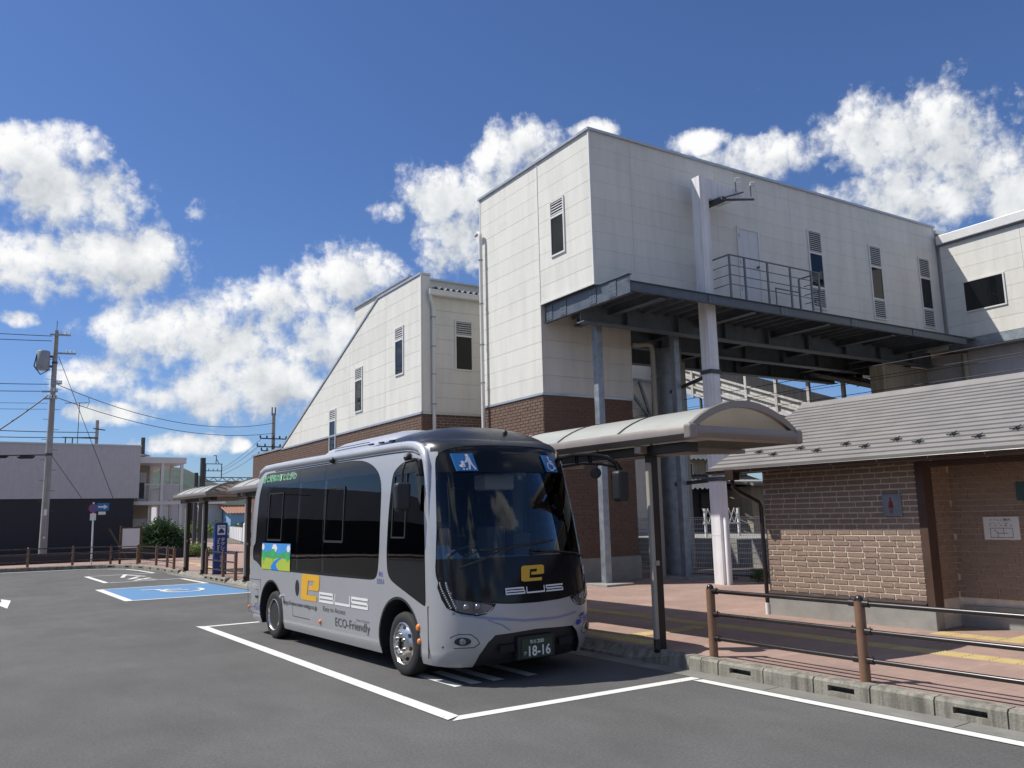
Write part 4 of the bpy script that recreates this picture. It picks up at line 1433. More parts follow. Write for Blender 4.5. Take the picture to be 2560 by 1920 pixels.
part(rf_, 'ridge_cap', MB().prism([(RXX - 0.16, RY1 + 0.01, RZ - 0.06), (RXX, RY1 + 0.01, RZ + 0.05), (RXX + 0.16, RY1 + 0.01, RZ - 0.06)], (0, RY0 - RY1 - 0.02, 0)), MAT['roof_metal'])
sg = MB()
for ang in (0, 60, 120):
    a = R(ang)
    sg.bar((0.055 * math.cos(a), 0.055 * math.sin(a), 0.01), (-0.055 * math.cos(a), -0.055 * math.sin(a), 0.055), 0.012, 0.012)
sg.bar((-0.02, -0.09, 0.03), (-0.02, 0.09, 0.03), 0.02, 0.012)
sg.tube([(0, 0, 0), (0, 0, 0.05)], 0.02, 8)
sgm = mesh_from('snow_guard', sg, MAT['iron_dark'])
for row, off in ((3, 0.0), (2, 0.42)):
    for k in range(10):
        yy = 9.35 - off - k * 0.84 + (0.84 if row == 3 and k == 0 else 0) * 0
        o = bpy.data.objects.new('snow_guard', sgm)
        COL.objects.link(o)
        o.parent = rf_
        o.location = (EX + row * dx + 0.03 - 11.6, yy - 8.0, EZ + row * dz + 0.02 - PZ)
        o.rotation_euler = (0, -math.atan2(dz, dx), 0)
# gutter
gp = [(EX - 0.01 - 0.055 + 0.06 * math.cos(R(a)), 0, EZ - 0.05 + 0.06 * math.sin(R(a))) for a in range(180, 361, 20)]
gm = MB()
N = len(gp)
vs = [(x, RY0, z) for x, _, z in gp] + [(x, RY1 - 0.02, z) for x, _, z in gp] + [(x, RY0, z + 0.004) for x, _, z in gp] + [(x, RY1 - 0.02, z + 0.004) for x, _, z in gp]
fs = [(i, i + 1, N + i + 1, N + i) for i in range(N - 1)] + [tuple(range(N, 2 * N))]
gm.add(vs[:2 * N], fs)
gm.tube([(EX - 0.125, RY0, EZ - 0.048), (EX - 0.125, RY1 - 0.02, EZ - 0.048)], 0.007, 6)
gu = part(tb, 'gutter', gm, MAT['dark_brown_metal'])
for k in range(14):
    yy = 9.8 - k * 0.75
    part(gu, 'gutter_bracket', MB().tube([(EX - 0.125, yy, EZ - 0.04), (EX - 0.115, yy, EZ - 0.08), (EX - 0.06, yy, EZ - 0.118), (EX + 0.02, yy, EZ - 0.10)], 0.005, 5), MAT['galvanised'])
dp = MB().box(EX - 0.13, EX + 0.03, 9.42, 9.6, EZ - 0.22, EZ - 0.035)
dp.tube([(EX - 0.05, 9.51, EZ - 0.2), (EX - 0.05, 9.5, EZ - 0.33), (EX + 0.05, 9.45, EZ - 0.42), (TX - 0.06, 9.32, EZ - 0.6), (TX - 0.03, 9.31, EZ - 0.68), (TX - 0.03, 9.31, 0.32)], 0.035, 8)
dpo = part(tb, 'downpipe', dp, MAT['dark_brown_metal'])
part(dpo, 'pipe_socket', MB().tube([(TX - 0.03, 9.31, 0.34), (TX - 0.03, 9.31, PZ - 0.02)], 0.04, 10), MAT['sheet_white'], smooth=50)
# signs on the toilet
sg1 = thing('toilet_sign', 'grey plate with a red standing figure on the brick toilet wall', 'sign', (TX - 0.03, 6.95, 1.8))
part(sg1, 'plate', MB().box(TX - 0.03, TX - 0.004, 6.8, 7.09, 1.735, 2.06), MAT['galvanised'], bev=0.004)
ff = lambda a, b: (TX - 0.033, 7.0 - a, 1.78 + b)
fg = MB()
fg.add([ff(0.02, 0.0), ff(0.035, 0.0), ff(0.035, 0.08), ff(0.05, 0.08), ff(0.05, 0.0), ff(0.065, 0.0), ff(0.065, 0.08), ff(0.085, 0.08), ff(0.07, 0.185), ff(0.02, 0.185), ff(0.0, 0.08), ff(0.02, 0.08)], [tuple(range(12))])
fg.add([ff(0.045 + 0.018 * math.cos(R(a)), 0.21 + 0.02 * math.sin(R(a))) for a in range(0, 360, 30)], [tuple(range(12))])
part(sg1, 'figure', fg, MAT['dull_red'])
sg2 = thing('notice_board', 'white notice with a floor plan on the shaded brick wall of the toilet recess', 'sign', (12.37, 5.8, 1.2))
nx = 12.372
part(sg2, 'sheet', MB().box(nx, nx + 0.012, 5.58, 6.06, 1.38, 1.70), MAT['sign_white'])
fn2 = lambda a0, b0: (lambda a, b: (nx - 0.003, a0 - a, b0 + b))
lay_text(sg2, 'heading', 'トイレご案内', fn2(5.96, 1.64), MAT['ink'], 0.034, 0.27, 0.01)
for i, (a0, b0, tx_) in enumerate(((5.98, 1.60, '男子トイレ'), (5.86, 1.60, '女子'), (5.77, 1.60, '多目的'), (5.98, 1.57, '・・・・'), (5.77, 1.57, '・・'))):
    lay_text(sg2, 'caption', tx_, fn2(a0, b0), MAT['ink'], 0.016)
pm = MB()
def ln(a0, b0, a1, b1, w=0.003):
    p, q = Vector((nx - 0.003, a0, b0)), Vector((nx - 0.003, a1, b1))
    d = (q - p).normalized()
    n_ = Vector((0, -d.z, d.y)) * w
    pm.face([p - n_, q - n_, q + n_, p + n_])
for q in ((5.97, 1.41, 5.67, 1.41), (5.97, 1.54, 5.67, 1.54), (5.97, 1.41, 5.97, 1.54), (5.67, 1.41, 5.67, 1.54), (5.87, 1.41, 5.87, 1.49), (5.79, 1.45, 5.79, 1.54), (5.87, 1.47, 5.73, 1.47), (5.92, 1.52, 5.87, 1.47)):
    ln(*q)
part(sg2, 'floor_plan', pm, MAT['ink'])
M('teal_plate', (0.04, 0.10, 0.11), 0.5, var=0.04)
sg3 = thing('green_plaque', 'dark teal plaque on the shaded recess wall above the white notice', 'sign', (12.37, 5.4, 1.8))
part(sg3, 'plate', MB().box(nx, nx + 0.012, 5.36, 5.57, 1.92, 2.16), MAT['teal_plate'])

# ------------------------------------------------------------------ white mesh fence beyond the plaza
fa = Vector((16.7, 18.3)); fd = Vector((0.75, -2.6))
fp = [fa + fd * t for t in (0.0, 0.33, 1.0, 1.62, 2.3)]
fe = thing('mesh_fence', 'white welded wire mesh fence between brick tower and toilet block', 'fence', (fp[0].x, fp[0].y, PZ))
for p in fp:
    part(fe, 'post', MB().lathe((p.x, p.y, PZ), (0, 0, 1), [(0.04, -0.05), (0.04, 1.58), (0.025, 1.61)], 12), MAT['white_metal'], smooth=50)
part(fe, 'post', MB().lathe((15.45, 13.5, PZ), (0, 0, 1), [(0.045, -0.05), (0.045, 1.55), (0.025, 1.58)], 12), MAT['white_metal'], smooth=50)
for a, b in zip(fp[:-1], fp[1:]):
    L = (b - a).length
    d = (b - a) / L
    mb = MB()
    n = int((L - 0.1) / 0.05)
    for i in range(n + 1):
        q = a + d * (0.05 + i * (L - 0.1) / n)
        mb.tube([(q.x, q.y, PZ + 0.05), (q.x, q.y, PZ + 1.5), (q.x + 0.04, q.y + 0.012, PZ + 1.55), (q.x + 0.0, q.y, PZ + 1.56)], 0.0045, 4, False)
    zs = [0.06, 0.1] + [0.2 + 0.13 * k for k in range(10)] + [1.5, 1.55]
    for z in zs:
        off = Vector((0.004, 0.001))
        mb.tube([((a + off).x, (a + off).y, PZ + z), ((b + off).x, (b + off).y, PZ + z)], 0.006, 4, False)
    for z in (0.62, 1.14):
        mb.tube([(a.x, a.y, PZ + z), (b.x, b.y, PZ + z)], 0.007, 4, False)
    part(fe, 'wire_panel', mb, MAT['white_metal'])

# ------------------------------------------------------------------ the bus.  u forward of the front axle, v to its left, z up -> local (v, -u, z)
M('silver_paint', (0.43, 0.44, 0.46), 0.36, 0.35, var=0.015, vs=1.5, coat=0.5)
M('silver_trim', (0.56, 0.57, 0.59), 0.3, 0.3, var=0.015, coat=0.5)
M('black_gloss', (0.010, 0.011, 0.013), 0.12, 0.0, var=0.02, spec=0.3)
M('roof_black', (0.02, 0.022, 0.027), 0.3, 0.0, var=0.04, spec=0.5)
M('black_plastic', (0.018, 0.019, 0.022), 0.5, var=0.06)
M('lining', (0.17, 0.175, 0.185), 0.8, var=0.05)
M('rubber', (0.022, 0.022, 0.023), 0.75, var=0.12, vs=6, fine=0.1)
M('chrome', (0.62, 0.60, 0.57), 0.24, 1.0, var=0.04)
M('seat_green', (0.40, 0.50, 0.36), 0.8, var=0.08, vs=10)
M('seat_grey', (0.16, 0.17, 0.19), 0.8, var=0.08)
M('orange_pole', (0.42, 0.10, 0.03), 0.4, var=0.03)
M('amber', (0.8, 0.22, 0.02), 0.2, var=0.03, coat=0.8)
M('decal_yellow', (0.72, 0.40, 0.03), 0.4, var=0.02)
M('decal_white', (0.78, 0.78, 0.78), 0.4, var=0.02)
M('decal_grey', (0.075, 0.078, 0.085), 0.5, var=0.02)
M('decal_blue', (0.03, 0.05, 0.33), 0.4, var=0.02)
M('stripe_grey_blue', (0.24, 0.29, 0.43), 0.35, 0.3, var=0.03)
M('decal_green', (0.05, 0.42, 0.13), 0.4, var=0.02)
M('plate_green', (0.008, 0.045, 0.022), 0.4, var=0.05)
M('pic_sky', (0.06, 0.30, 0.72), 0.4, var=0.02)
M('pic_hill', (0.06, 0.36, 0.14), 0.4, var=0.03)
M('pic_grass', (0.42, 0.52, 0.06), 0.4, var=0.03)
M('pic_river', (0.02, 0.22, 0.68), 0.4, var=0.02)
M('lens_clear', (0.22, 0.23, 0.25), 0.15, 0.6, var=0.02, coat=1.0)


def curve(tab):
    def f(z):
        if z <= tab[0][0]: return tab[0][1]
        if z >= tab[-1][0]: return tab[-1][1]
        for i in range(len(tab) - 1):
            if tab[i][0] <= z <= tab[i + 1][0]:
                break
        p0, p1, p2, p3 = tab[max(i - 1, 0)], tab[i], tab[i + 1], tab[min(i + 2, len(tab) - 1)]
        h = p2[0] - p1[0]
        t = (z - p1[0]) / h
        s1 = (p2[1] - p1[1]) / h
        def tan(a, b, c):
            d1 = (b[1] - a[1]) / (b[0] - a[0]) if b[0] != a[0] else None
            d2 = (c[1] - b[1]) / (c[0] - b[0]) if c[0] != b[0] else None
            if d1 is None: return d2
            if d2 is None: return d1
            return 0 if d1 * d2 <= 0 else 2 * d1 * d2 / (d1 + d2)
        m1, m2 = tan(p0, p1, p2) * h, tan(p1, p2, p3) * h
        return (2 * t**3 - 3 * t**2 + 1) * p1[1] + (t**3 - 2 * t**2 + t) * m1 + (-2 * t**3 + 3 * t**2) * p2[1] + (t**3 - t**2) * m2
    return f
KV = 1.058
_bw = curve([(0.2, 1.0), (0.32, 1.03), (0.5, 1.042), (1.2, 1.046), (1.7, 1.04), (2.2, 1.018), (2.55, 0.992), (2.7, 0.972), (2.79, 0.935), (2.85, 0.86), (2.89, 0.74), (2.91, 0.5)])
def bw(z): return _bw(z) * KV
bf = curve([(0.2, 1.16), (0.3, 1.215), (0.55, 1.27), (0.85, 1.262), (1.2, 1.22), (1.7, 1.125), (2.2, 1.0), (2.5, 0.91), (2.7, 0.83), (2.79, 0.74), (2.85, 0.58), (2.89, 0.3), (2.91, 0.0)])
brr = curve([(0.2, -5.5), (0.4, -5.6), (1.2, -5.68), (2.2, -5.63), (2.55, -5.52), (2.7, -5.4), (2.79, -5.28), (2.85, -5.1), (2.89, -4.8), (2.91, -4.4)])
ba = curve([(0.2, 0.66), (2.0, 0.66), (2.6, 0.62), (2.91, 0.5)])
NS = 2.9
def outline(z, off):
    w, uf, ur, a = bw(z) + off, bf(z) + off, brr(z) - off, ba(z)
    pts = []
    NF = 36
    for i in range(NF + 1):
        t = -math.pi / 2 + math.pi * i / NF
        c, s = math.cos(t), math.sin(t)
        vv = w * math.copysign(abs(s) ** (2 / NS), s)
        uu = uf - a + a * abs(c) ** (2 / NS)
        pts.append((uu, vv))
    for i in range(1, 14):
        pts.append((uf - a + (ur + 0.35 - uf + a) * i / 14, w))
    for i in range(17):
        t = math.pi / 2 + math.pi * i / 16
        c, s = math.cos(t), math.sin(t)
        pts.append((ur + 0.35 - 0.35 * abs(c) ** (2 / 3.2), w * math.copysign(abs(s) ** (2 / 3.2), s)))
    for i in range(1, 14):
        pts.append((ur + 0.35 + (uf - a - ur - 0.35) * i / 14, -w))
    return pts
def front_u(v, z, off=0.0):
    w, uf, a = bw(z), bf(z), ba(z)
    k = min(abs(v) / w, 0.9999) ** NS
    return uf - a + a * (1 - k) ** (1 / NS) + off
LV = [0.2, 0.22, 0.26, 0.32, 0.4, 0.5, 0.65, 0.8, 0.95, 1.1, 1.25, 1.4, 1.55, 1.7, 1.85, 2.0, 2.15, 2.3, 2.42, 2.52, 2.6, 2.66, 2.7, 2.74, 2.77, 2.8, 2.825, 2.845, 2.86, 2.875, 2.89, 2.9, 2.91]
def loc(u, v, z): return (v, -u, z)
def body_mb(off=0.0, zlo=None):
    mb = MB()
    lv = LV
    rings = []
    for z in lv:
        o = outline(z, off)
        zz = z + off * max(0.0, min(1.0, (z - 2.3) / 0.5)) - off * 0.0
        if zlo is not None and z < zlo: continue
        rings.append([loc(u, v, zz) for u, v in o])
    n = len(rings[0])
    vs = [p for r in rings for p in r]
    fs = []
    for i in range(len(rings) - 1):
        for k in range(n):
            fs.append((i * n + k, i * n + (k + 1) % n, (i + 1) * n + (k + 1) % n, (i + 1) * n + k))
    fs.append(tuple(range(n - 1, -1, -1)))
    fs.append(tuple((len(rings) - 1) * n + k for k in range(n)))
    return mb.add(vs, fs)
def tmp(mb, mat):
    return mesh_from('tmp', mb, mat)
def boolean(a, b, op):
    oa, ob = bpy.data.objects.new('ta', a), bpy.data.objects.new('tb', b)
    COL.objects.link(oa); COL.objects.link(ob)
    m = oa.modifiers.new('b', 'BOOLEAN')
    m.object = ob
    m.operation = op
    m.solver = 'EXACT'
    try: m.material_mode = 'TRANSFER'
    except Exception: pass
    dg = bpy.context.evaluated_depsgraph_get()
    dg.update()
    r = bpy.data.meshes.new_from_object(oa.evaluated_get(dg))
    bpy.data.objects.remove(oa); bpy.data.objects.remove(ob)
    return r
def side_prism(mb, poly, v0, v1):
    return mb.prism([loc(u, v0, z) for u, z in poly], (v1 - v0, 0, 0))
def front_prism(mb, poly, u0=0.25, u1=2.0):
    return mb.prism([loc(u0, v * KV, z) for v, z in poly], (0, -(u1 - u0), 0))
def shrink(poly, d):
    """inset a polygon by d"""
    n = len(poly)
    ar = sum(poly[i][0] * poly[(i + 1) % n][1] - poly[(i + 1) % n][0] * poly[i][1] for i in range(n))
    sg = 1 if ar > 0 else -1
    out = []
    for i in range(n):
        p0, p1, p2 = Vector(poly[i - 1]), Vector(poly[i]), Vector(poly[(i + 1) % n])
        a, b = (p1 - p0).normalized(), (p2 - p1).normalized()
        na, nb = Vector((-a.y, a.x)) * sg, Vector((-b.y, b.x)) * sg
        m = na + nb
        k = max(1 + na.dot(nb), 0.35)
        out.append(tuple(p1 + m * d / k))
    return out

bus = thing('minibus', 'silver low floor electric minibus with black glass front parked in the bay', 'bus')
bus.location = (5.855, 9.348, 0)
bus.rotation_euler = (0, 0, R(1.65))
SP, BG, BP = MAT['silver_paint'], MAT['black_gloss'], MAT['black_plastic']
ZA = [(-4.87, 2.685), (-3.0, 2.69), (-1.54, 2.69), (-1.2, 2.67), (-0.94, 2.61), (-0.74, 2.52), (-0.63, 2.42), (-0.57, 2.28), (-0.56, 1.9), (-0.57, 1.5), (-0.6, 1.22), (-0.65, 1.13), (-0.75, 1.095), (-2.2, 1.085), (-3.57, 1.085), (-4.85, 1.085), (-4.99, 1.16), (-5.15, 1.21), (-5.3, 1.23), (-5.30, 1.455), (-5.22, 1.49), (-5.18, 1.56), (-5.14, 2.34), (-5.05, 2.52), (-4.97, 2.63)]
ZB = [(-0.29, 2.42), (-0.22, 2.49), (-0.1, 2.55), (0.1, 2.6), (0.26, 2.61), (0.43, 2.575), (0.49, 2.45), (0.54, 2.0), (0.58, 1.5), (0.60, 0.87), (0.56, 0.855), (-0.2, 1.09), (-0.31, 1.15), (-0.36, 1.25), (-0.375, 1.46), (-0.34, 2.0)]
_h = [(0.0, 2.745), (0.3, 2.74), (0.6, 2.725), (0.8, 2.69), (0.89, 2.635), (0.925, 2.55), (0.95, 2.3), (0.985, 1.9), (1.015, 1.5), (1.03, 1.22), (1.012, 1.08), (0.95, 1.0), (0.80, 0.945), (0.60, 0.90), (0.35, 0.872), (0.0, 0.862)]
FZ = [(-v, z) for v, z in reversed(_h[1:-1])] + _h
FZ = _h + [(-v, z) for v, z in reversed(_h[1:-1])]
def chaikin(poly, it=2):
    for _ in range(it):
        out = []
        for i, p in enumerate(poly):
            q = poly[(i + 1) % len(poly)]
            L = math.hypot(q[0] - p[0], q[1] - p[1])
            k = min(0.25, 0.06 / max(L, 1e-6))
            out += [(p[0] + (q[0] - p[0]) * k, p[1] + (q[1] - p[1]) * k), (q[0] + (p[0] - q[0]) * k, q[1] + (p[1] - q[1]) * k)]
        poly = out
    return poly
ZA, ZB, FZ = chaikin(ZA), chaikin(ZB), chaikin(FZ)
def zcut(poly, lo, hi):
    p = clip_half(poly, (0, 1), hi)
    return clip_half(p, (0, -1), -lo)
REARW = [(-0.75, 1.5), (0.75, 1.5), (0.72, 2.4), (-0.72, 2.4)]
LOWB = [(-0.74, 0.15), (-0.70, 0.33), (-0.62, 0.47), (-0.54, 0.545), (0.0, 0.565), (0.54, 0.545), (0.62, 0.47), (0.70, 0.33), (0.74, 0.15)]
body = boolean(tmp(body_mb(0.0), SP), tmp(body_mb(-0.045, 0.3), MAT['lining']), 'DIFFERENCE')
cut = MB()
for sgn in (-1, 1):
    side_prism(cut, ZA, sgn * 0.6, sgn * 1.3)
    side_prism(cut, ZB, sgn * 0.6, sgn * 1.3)
body = boolean(body, tmp(cut, BP), 'DIFFERENCE')
body = boolean(body, tmp(front_prism(MB(), FZ, 0.45), BP), 'DIFFERENCE')
cut = MB().prism([loc(-5.0, v, z) for v, z in REARW], (0, 1.2, 0))
front_prism(cut, LOWB, 0.8)
body = boolean(body, tmp(cut, BP), 'DIFFERENCE')
cut = MB()
def arch_poly(uc, r, zc=0.40):
    return [(uc + r * math.cos(R(a)) * (1.0 if a < 180 else 1), zc + r * math.sin(R(a))) for a in range(0, 181, 12)] + [(uc - r - 0.02, 0.1), (uc + r + 0.02, 0.1)]
for uc in (0.0, -4.33):
    for sgn in (-1, 1):
        side_prism(cut, arch_poly(uc - 0.06, 0.5), sgn * 0.62, sgn * 1.3)
body = boolean(body, tmp(cut, BP), 'DIFFERENCE')
body.polygons.foreach_set('use_smooth', [True] * len(body.polygons))
body.materials.append(MAT['roof_black'])
_ri = len(body.materials) - 1
for p_ in body.polygons:
    c_ = p_.center
    if p_.material_index == 0 and -c_.y > -1.0 and ((c_.z > 2.735 and p_.normal.z > 0.05) or (c_.z > 2.63 and -c_.y > 0.33 and abs(c_.x) < 0.985)):
        p_.material_index = _ri
body.set_sharp_from_angle(angle=R(28))
bo = bpy.data.objects.new('body', body)
COL.objects.link(bo)
bo.parent = bus
BASE[bo.name] = (0, 0, 0)
wn = bo.modifiers.new('wn', 'WEIGHTED_NORMAL')
wn.keep_sharp = True
BASE[bus.name] = (0, 0, 0)

# panes and flush black panels cut from the same skin
skin_g = boolean(tmp(body_mb(-0.003), BG), tmp(body_mb(-0.010), BG), 'DIFFERENCE')
skin_d = boolean(tmp(body_mb(0.003), BG), tmp(body_mb(-0.004), BG), 'DIFFERENCE')
skin_e = boolean(tmp(body_mb(0.0045), BG), tmp(body_mb(0.0015), BG), 'DIFFERENCE')
M('reflector', (0.10, 0.11, 0.13), 0.2, 0.6, var=0.2, vs=30, coat=1.0)
M('led_white', (0.42, 0.44, 0.47), 0.25, 0.2, var=0.02)
def skin_part(parent, name, prism_mb, mat, skin=None, label=None):
    src = (skin or skin_g).copy()
    me = boolean(src, tmp(prism_mb, mat), 'INTERSECT')
    me.materials.clear()
    me.materials.append(mat)
    me.polygons.foreach_set('material_index', [0] * len(me.polygons))
    me.polygons.foreach_set('use_smooth', [True] * len(me.polygons))
    me.set_sharp_from_angle(angle=R(30))
    me.name = name
    o = bpy.data.objects.new(name, me)
    COL.objects.link(o)
    o.parent = parent
    BASE[o.name] = (0, 0, 0)
    if label: o['label'] = label
    return o
GB = MAT['bus_glass']
for sgn in (-1, 1):
    def sp(poly, sgn=sgn): return side_prism(MB(), poly, sgn * 0.7, sgn * 1.3)
    za = shrink(ZA, 0.004)
    zones = [(-5.31, -4.72), (-4.715, -3.375), (-3.37, -2.40), (-2.395, -0.5)]
    for a, b in zones:
        pz = clip_half(clip_half(za, (1, 0), b), (-1, 0), -a)
        opaque = b < -4.7
        w_ = skin_part(bus, 'window_pane' if not opaque else 'window_surround', sp(pz), GB if not opaque else BG)
        if not opaque:
            # black print along the top and bottom edges and the sliding sash
            for lo, hi in ((2.46, 2.72), (1.0, 1.125)):
                q = zcut(shrink(pz, 0.001), lo, hi)
                if len(q) > 2: skin_part(w_, 'black_edge', sp(q), BG, skin_d)
            if sgn < 0 or True:
                x0, x1 = (a + 0.1, min(b, a + 1.0)) if a > -4.8 else (a + 0.08, a + 1.0)
                if b - a > 1.0:
                    fr = MB()
                    yv = sgn * (bw(1.95) + 0.006)
                    def bar(u0, z0, u1, z1, ww=0.022):
                        fr.bar(loc(u0, sgn * (bw(z0) + 0.004), z0), loc(u1, sgn * (bw(z1) + 0.004), z1), ww, 0.016, (1, 0, 0))
                    bar(x0, 1.57, x0, 2.33); bar(x1 - 0.28, 1.57, x1 - 0.28, 2.33); bar(x0, 1.57, x1 - 0.28, 1.57, 0.03); bar(x0, 2.33, x1 - 0.28, 2.33)
                    part(w_, 'sliding_sash', fr, BP)
    wb_ = skin_part(bus, 'driver_window', sp(shrink(ZB, 0.004)), GB)
    q = clip_half(shrink(ZB, 0.005), (0, 1), 1.36)
    skin_part(wb_, 'lower_panel', sp(q), BG, skin_d)
    fr = MB()
    def bar(u0, z0, u1, z1, ww=0.02):
        fr.bar(loc(u0, sgn * (bw(z0) + 0.004), z0), loc(u1, sgn * (bw(z1) + 0.004), z1), ww, 0.014, (1, 0, 0))
    bar(-0.24, 1.64, -0.22, 2.40); bar(-0.24, 1.64, 0.1, 1.64); bar(0.1, 1.64, 0.1, 2.42); bar(-0.22, 2.42, 0.3, 2.44)
    part(wb_, 'sliding_sash', fr, BP)
SCR = zcut(shrink(FZ, 0.004), 1.40, 2.40)
ws = skin_part(bus, 'windscreen', front_prism(MB(), SCR, 0.45), MAT['screen_glass'])
skin_part(bus, 'display_panel', front_prism(MB(), zcut(shrink(FZ, 0.004), 2.402, 3.0), 0.45), BG)
fpn = skin_part(bus, 'front_panel', front_prism(MB(), zcut(shrink(FZ, 0.004), 0.5, 1.398), 0.45), BG)
skin_part(bus, 'rear_window', MB().prism([loc(-5.0, v, z) for v, z in shrink(REARW, 0.004)], (0, 1.2, 0)), GB)
skin_low = boolean(tmp(body_mb(-0.05), BP), tmp(body_mb(-0.075), BP), 'DIFFERENCE')
gr = skin_part(bus, 'lower_grille', front_prism(MB(), [(v * 1.06, z) for v, z in LOWB], 0.8), BP, skin_low)
for xg in (-0.5, 0.36):
    part(gr, 'grille_slot', MB().box(xg, xg + 0.2, -1.225, -1.20, 0.34, 0.42), MAT['black_void'])


def fp(v, z, off=0.006): return loc(front_u(v * KV, z, off), v * KV, z)
def sd(u, z, off=0.006): return loc(u, -(bw(z) + off), z)
def fstrip(mb, pts, w, off=0.005, dvz=None):
    """ribbon on the front skin"""
    for (v0, z0), (v1, z1) in zip(pts[:-1], pts[1:]):
        n = max(1, int(abs(v1 - v0) / 0.08))
        for i in range(n):
            a = (v0 + (v1 - v0) * i / n, z0 + (z1 - z0) * i / n)
            b = (v0 + (v1 - v0) * (i + 1) / n, z0 + (z1 - z0) * (i + 1) / n)
            d = Vector((b[0] - a[0], b[1] - a[1])).normalized()
            nx_, nz_ = -d.y * w / 2, d.x * w / 2
            mb.add([fp(a[0] - nx_, a[1] - nz_, off), fp(b[0] - nx_, b[1] - nz_, off), fp(b[0] + nx_, b[1] + nz_, off), fp(a[0] + nx_, a[1] + nz_, off)], [(0, 1, 2, 3)])
    return mb
# bumper details
gp_ = MB()
for sgn in (-1, 1):
    gp_.bar(loc(0.645, sgn * bw(0.86), 0.86), loc(0.645, sgn * bw(0.4), 0.28), 0.008, 0.01, (1, 0, 0))
    gp_.bar(loc(0.645, sgn * bw(.86), 0.86), loc(0.76, sgn * 1.07, 0.845), 0.01, 0.008)
part(bo, 'panel_gap', gp_, BP)
st_ = MB()
fstrip(st_, [(-0.95, 0.80), (-0.6, 0.735), (-0.18, 0.675), (0.3, 0.665), (0.62, 0.70)], 0.03, 0.004)
fstrip(st_, [(-0.62, 0.715), (-0.45, 0.645), (-0.36, 0.58)], 0.018, 0.0045)
part(bo, 'blue_stripe', st_, MAT['stripe_grey_blue'])  # thin grey-blue ribbon curving across the bumper skin
# headlights
for sgn in (-1, 1):
    HL = [(-1.018, 1.17), (-0.995, 1.195), (-0.975, 1.17), (-0.95, 1.08), (-0.90, 1.0), (-0.8, 0.955), (-0.66, 0.912), (-0.52, 0.888), (-0.56, 0.83), (-0.64, 0.78), (-0.74, 0.765), (-0.9, 0.80), (-0.985, 0.86), (-1.01, 0.95), (-1.025, 1.08)]
    hp = [(-v * sgn * -1 if sgn < 0 else -v, z) for v, z in HL]
    hp = [(v if sgn < 0 else -v, z) for v, z in HL]
    h = skin_part(bus, 'headlight', front_prism(MB(), hp, 0.45), BG, skin_d)
    LN = [(-0.955, 0.965), (-0.90, 0.945), (-0.78, 0.925), (-0.64, 0.895), (-0.565, 0.872), (-0.60, 0.83), (-0.66, 0.795), (-0.75, 0.785), (-0.90, 0.82), (-0.945, 0.87)]
    skin_part(h, 'reflector', front_prism(MB(), [(v if sgn < 0 else -v, z) for v, z in LN], 0.45), MAT['reflector'], skin_e)
    led = MB()
    for row, dv in ((0, 0.0), (1, 0.035)):
        for i in range(13):
            t = i / 12
            v = -(1.012 - dv - 0.055 * t ** 1.5)
            z = 1.135 - 0.27 * t
            p = Vector(fp(v * (1 if sgn < 0 else -1), z, 0.004))
            led.box(p.x - 0.009, p.x + 0.009, p.y - 0.009, p.y + 0.009, p.z - 0.008, p.z + 0.008)
    part(h, 'led', led, MAT['led_white'], kind='stuff')
    ln_ = MB()
    fstrip(ln_, [(-0.955 if sgn < 0 else 0.955, 1.03), (-0.92 if sgn < 0 else 0.92, 0.84), (-0.74 if sgn < 0 else 0.74, 0.79), (-0.62 if sgn < 0 else 0.62, 0.80), (-0.56 if sgn < 0 else 0.56, 0.855)], 0.012, 0.006)
    part(h, 'light_bar', ln_, MAT['led_white'])
    for v in (-0.83, -0.72):
        vv = v if sgn < 0 else -v
        p = Vector(fp(vv, 0.868, -0.01))
        part(h, 'projector', MB().lathe(p, (math.copysign(0.35, vv), -1, 0), [(0.038, -0.02), (0.038, 0.01), (0.028, 0.026), (0.012, 0.033)], 16), MAT['lens_clear'], smooth=50)
    # fog lamp
    v0 = -0.90 if sgn < 0 else 0.90
    rg = [(-1.005, 0.42), (-0.955, 0.55), (-0.90, 0.575), (-0.80, 0.57), (-0.74, 0.52), (-0.71, 0.465), (-0.76, 0.425)]
    rg = [(v if sgn < 0 else -v, z) for v, z in rg]
    fl_ = MB()
    fstrip(fl_, rg + rg[:1], 0.008, 0.003)
    fo = part(bus, 'fog_lamp', fl_, BP)
    p = Vector(fp(-0.87 if sgn < 0 else 0.87, 0.495, 0.0))
    el = MB()
    nrm = Vector((math.copysign(0.62, -1 if sgn < 0 else 1), -1, 0)).normalized()
    tx = nrm.cross(Vector((0, 0, 1)))
    el.add([p + nrm * 0.006] + [p + nrm * 0.004 + tx * 0.095 * math.cos(R(a)) + Vector((0, 0, 0.045 * math.sin(R(a)))) for a in range(0, 360, 15)], [(0, 1 + i, 1 + (i + 1) % 24) for i in range(24)])
    part(fo, 'fog_surround', el, BP)
    part(fo, 'fog_lens', MB().lathe(p, nrm, [(0.036, 0.0), (0.036, 0.012), (0.02, 0.02)], 16), MAT['lens_clear'], smooth=50)
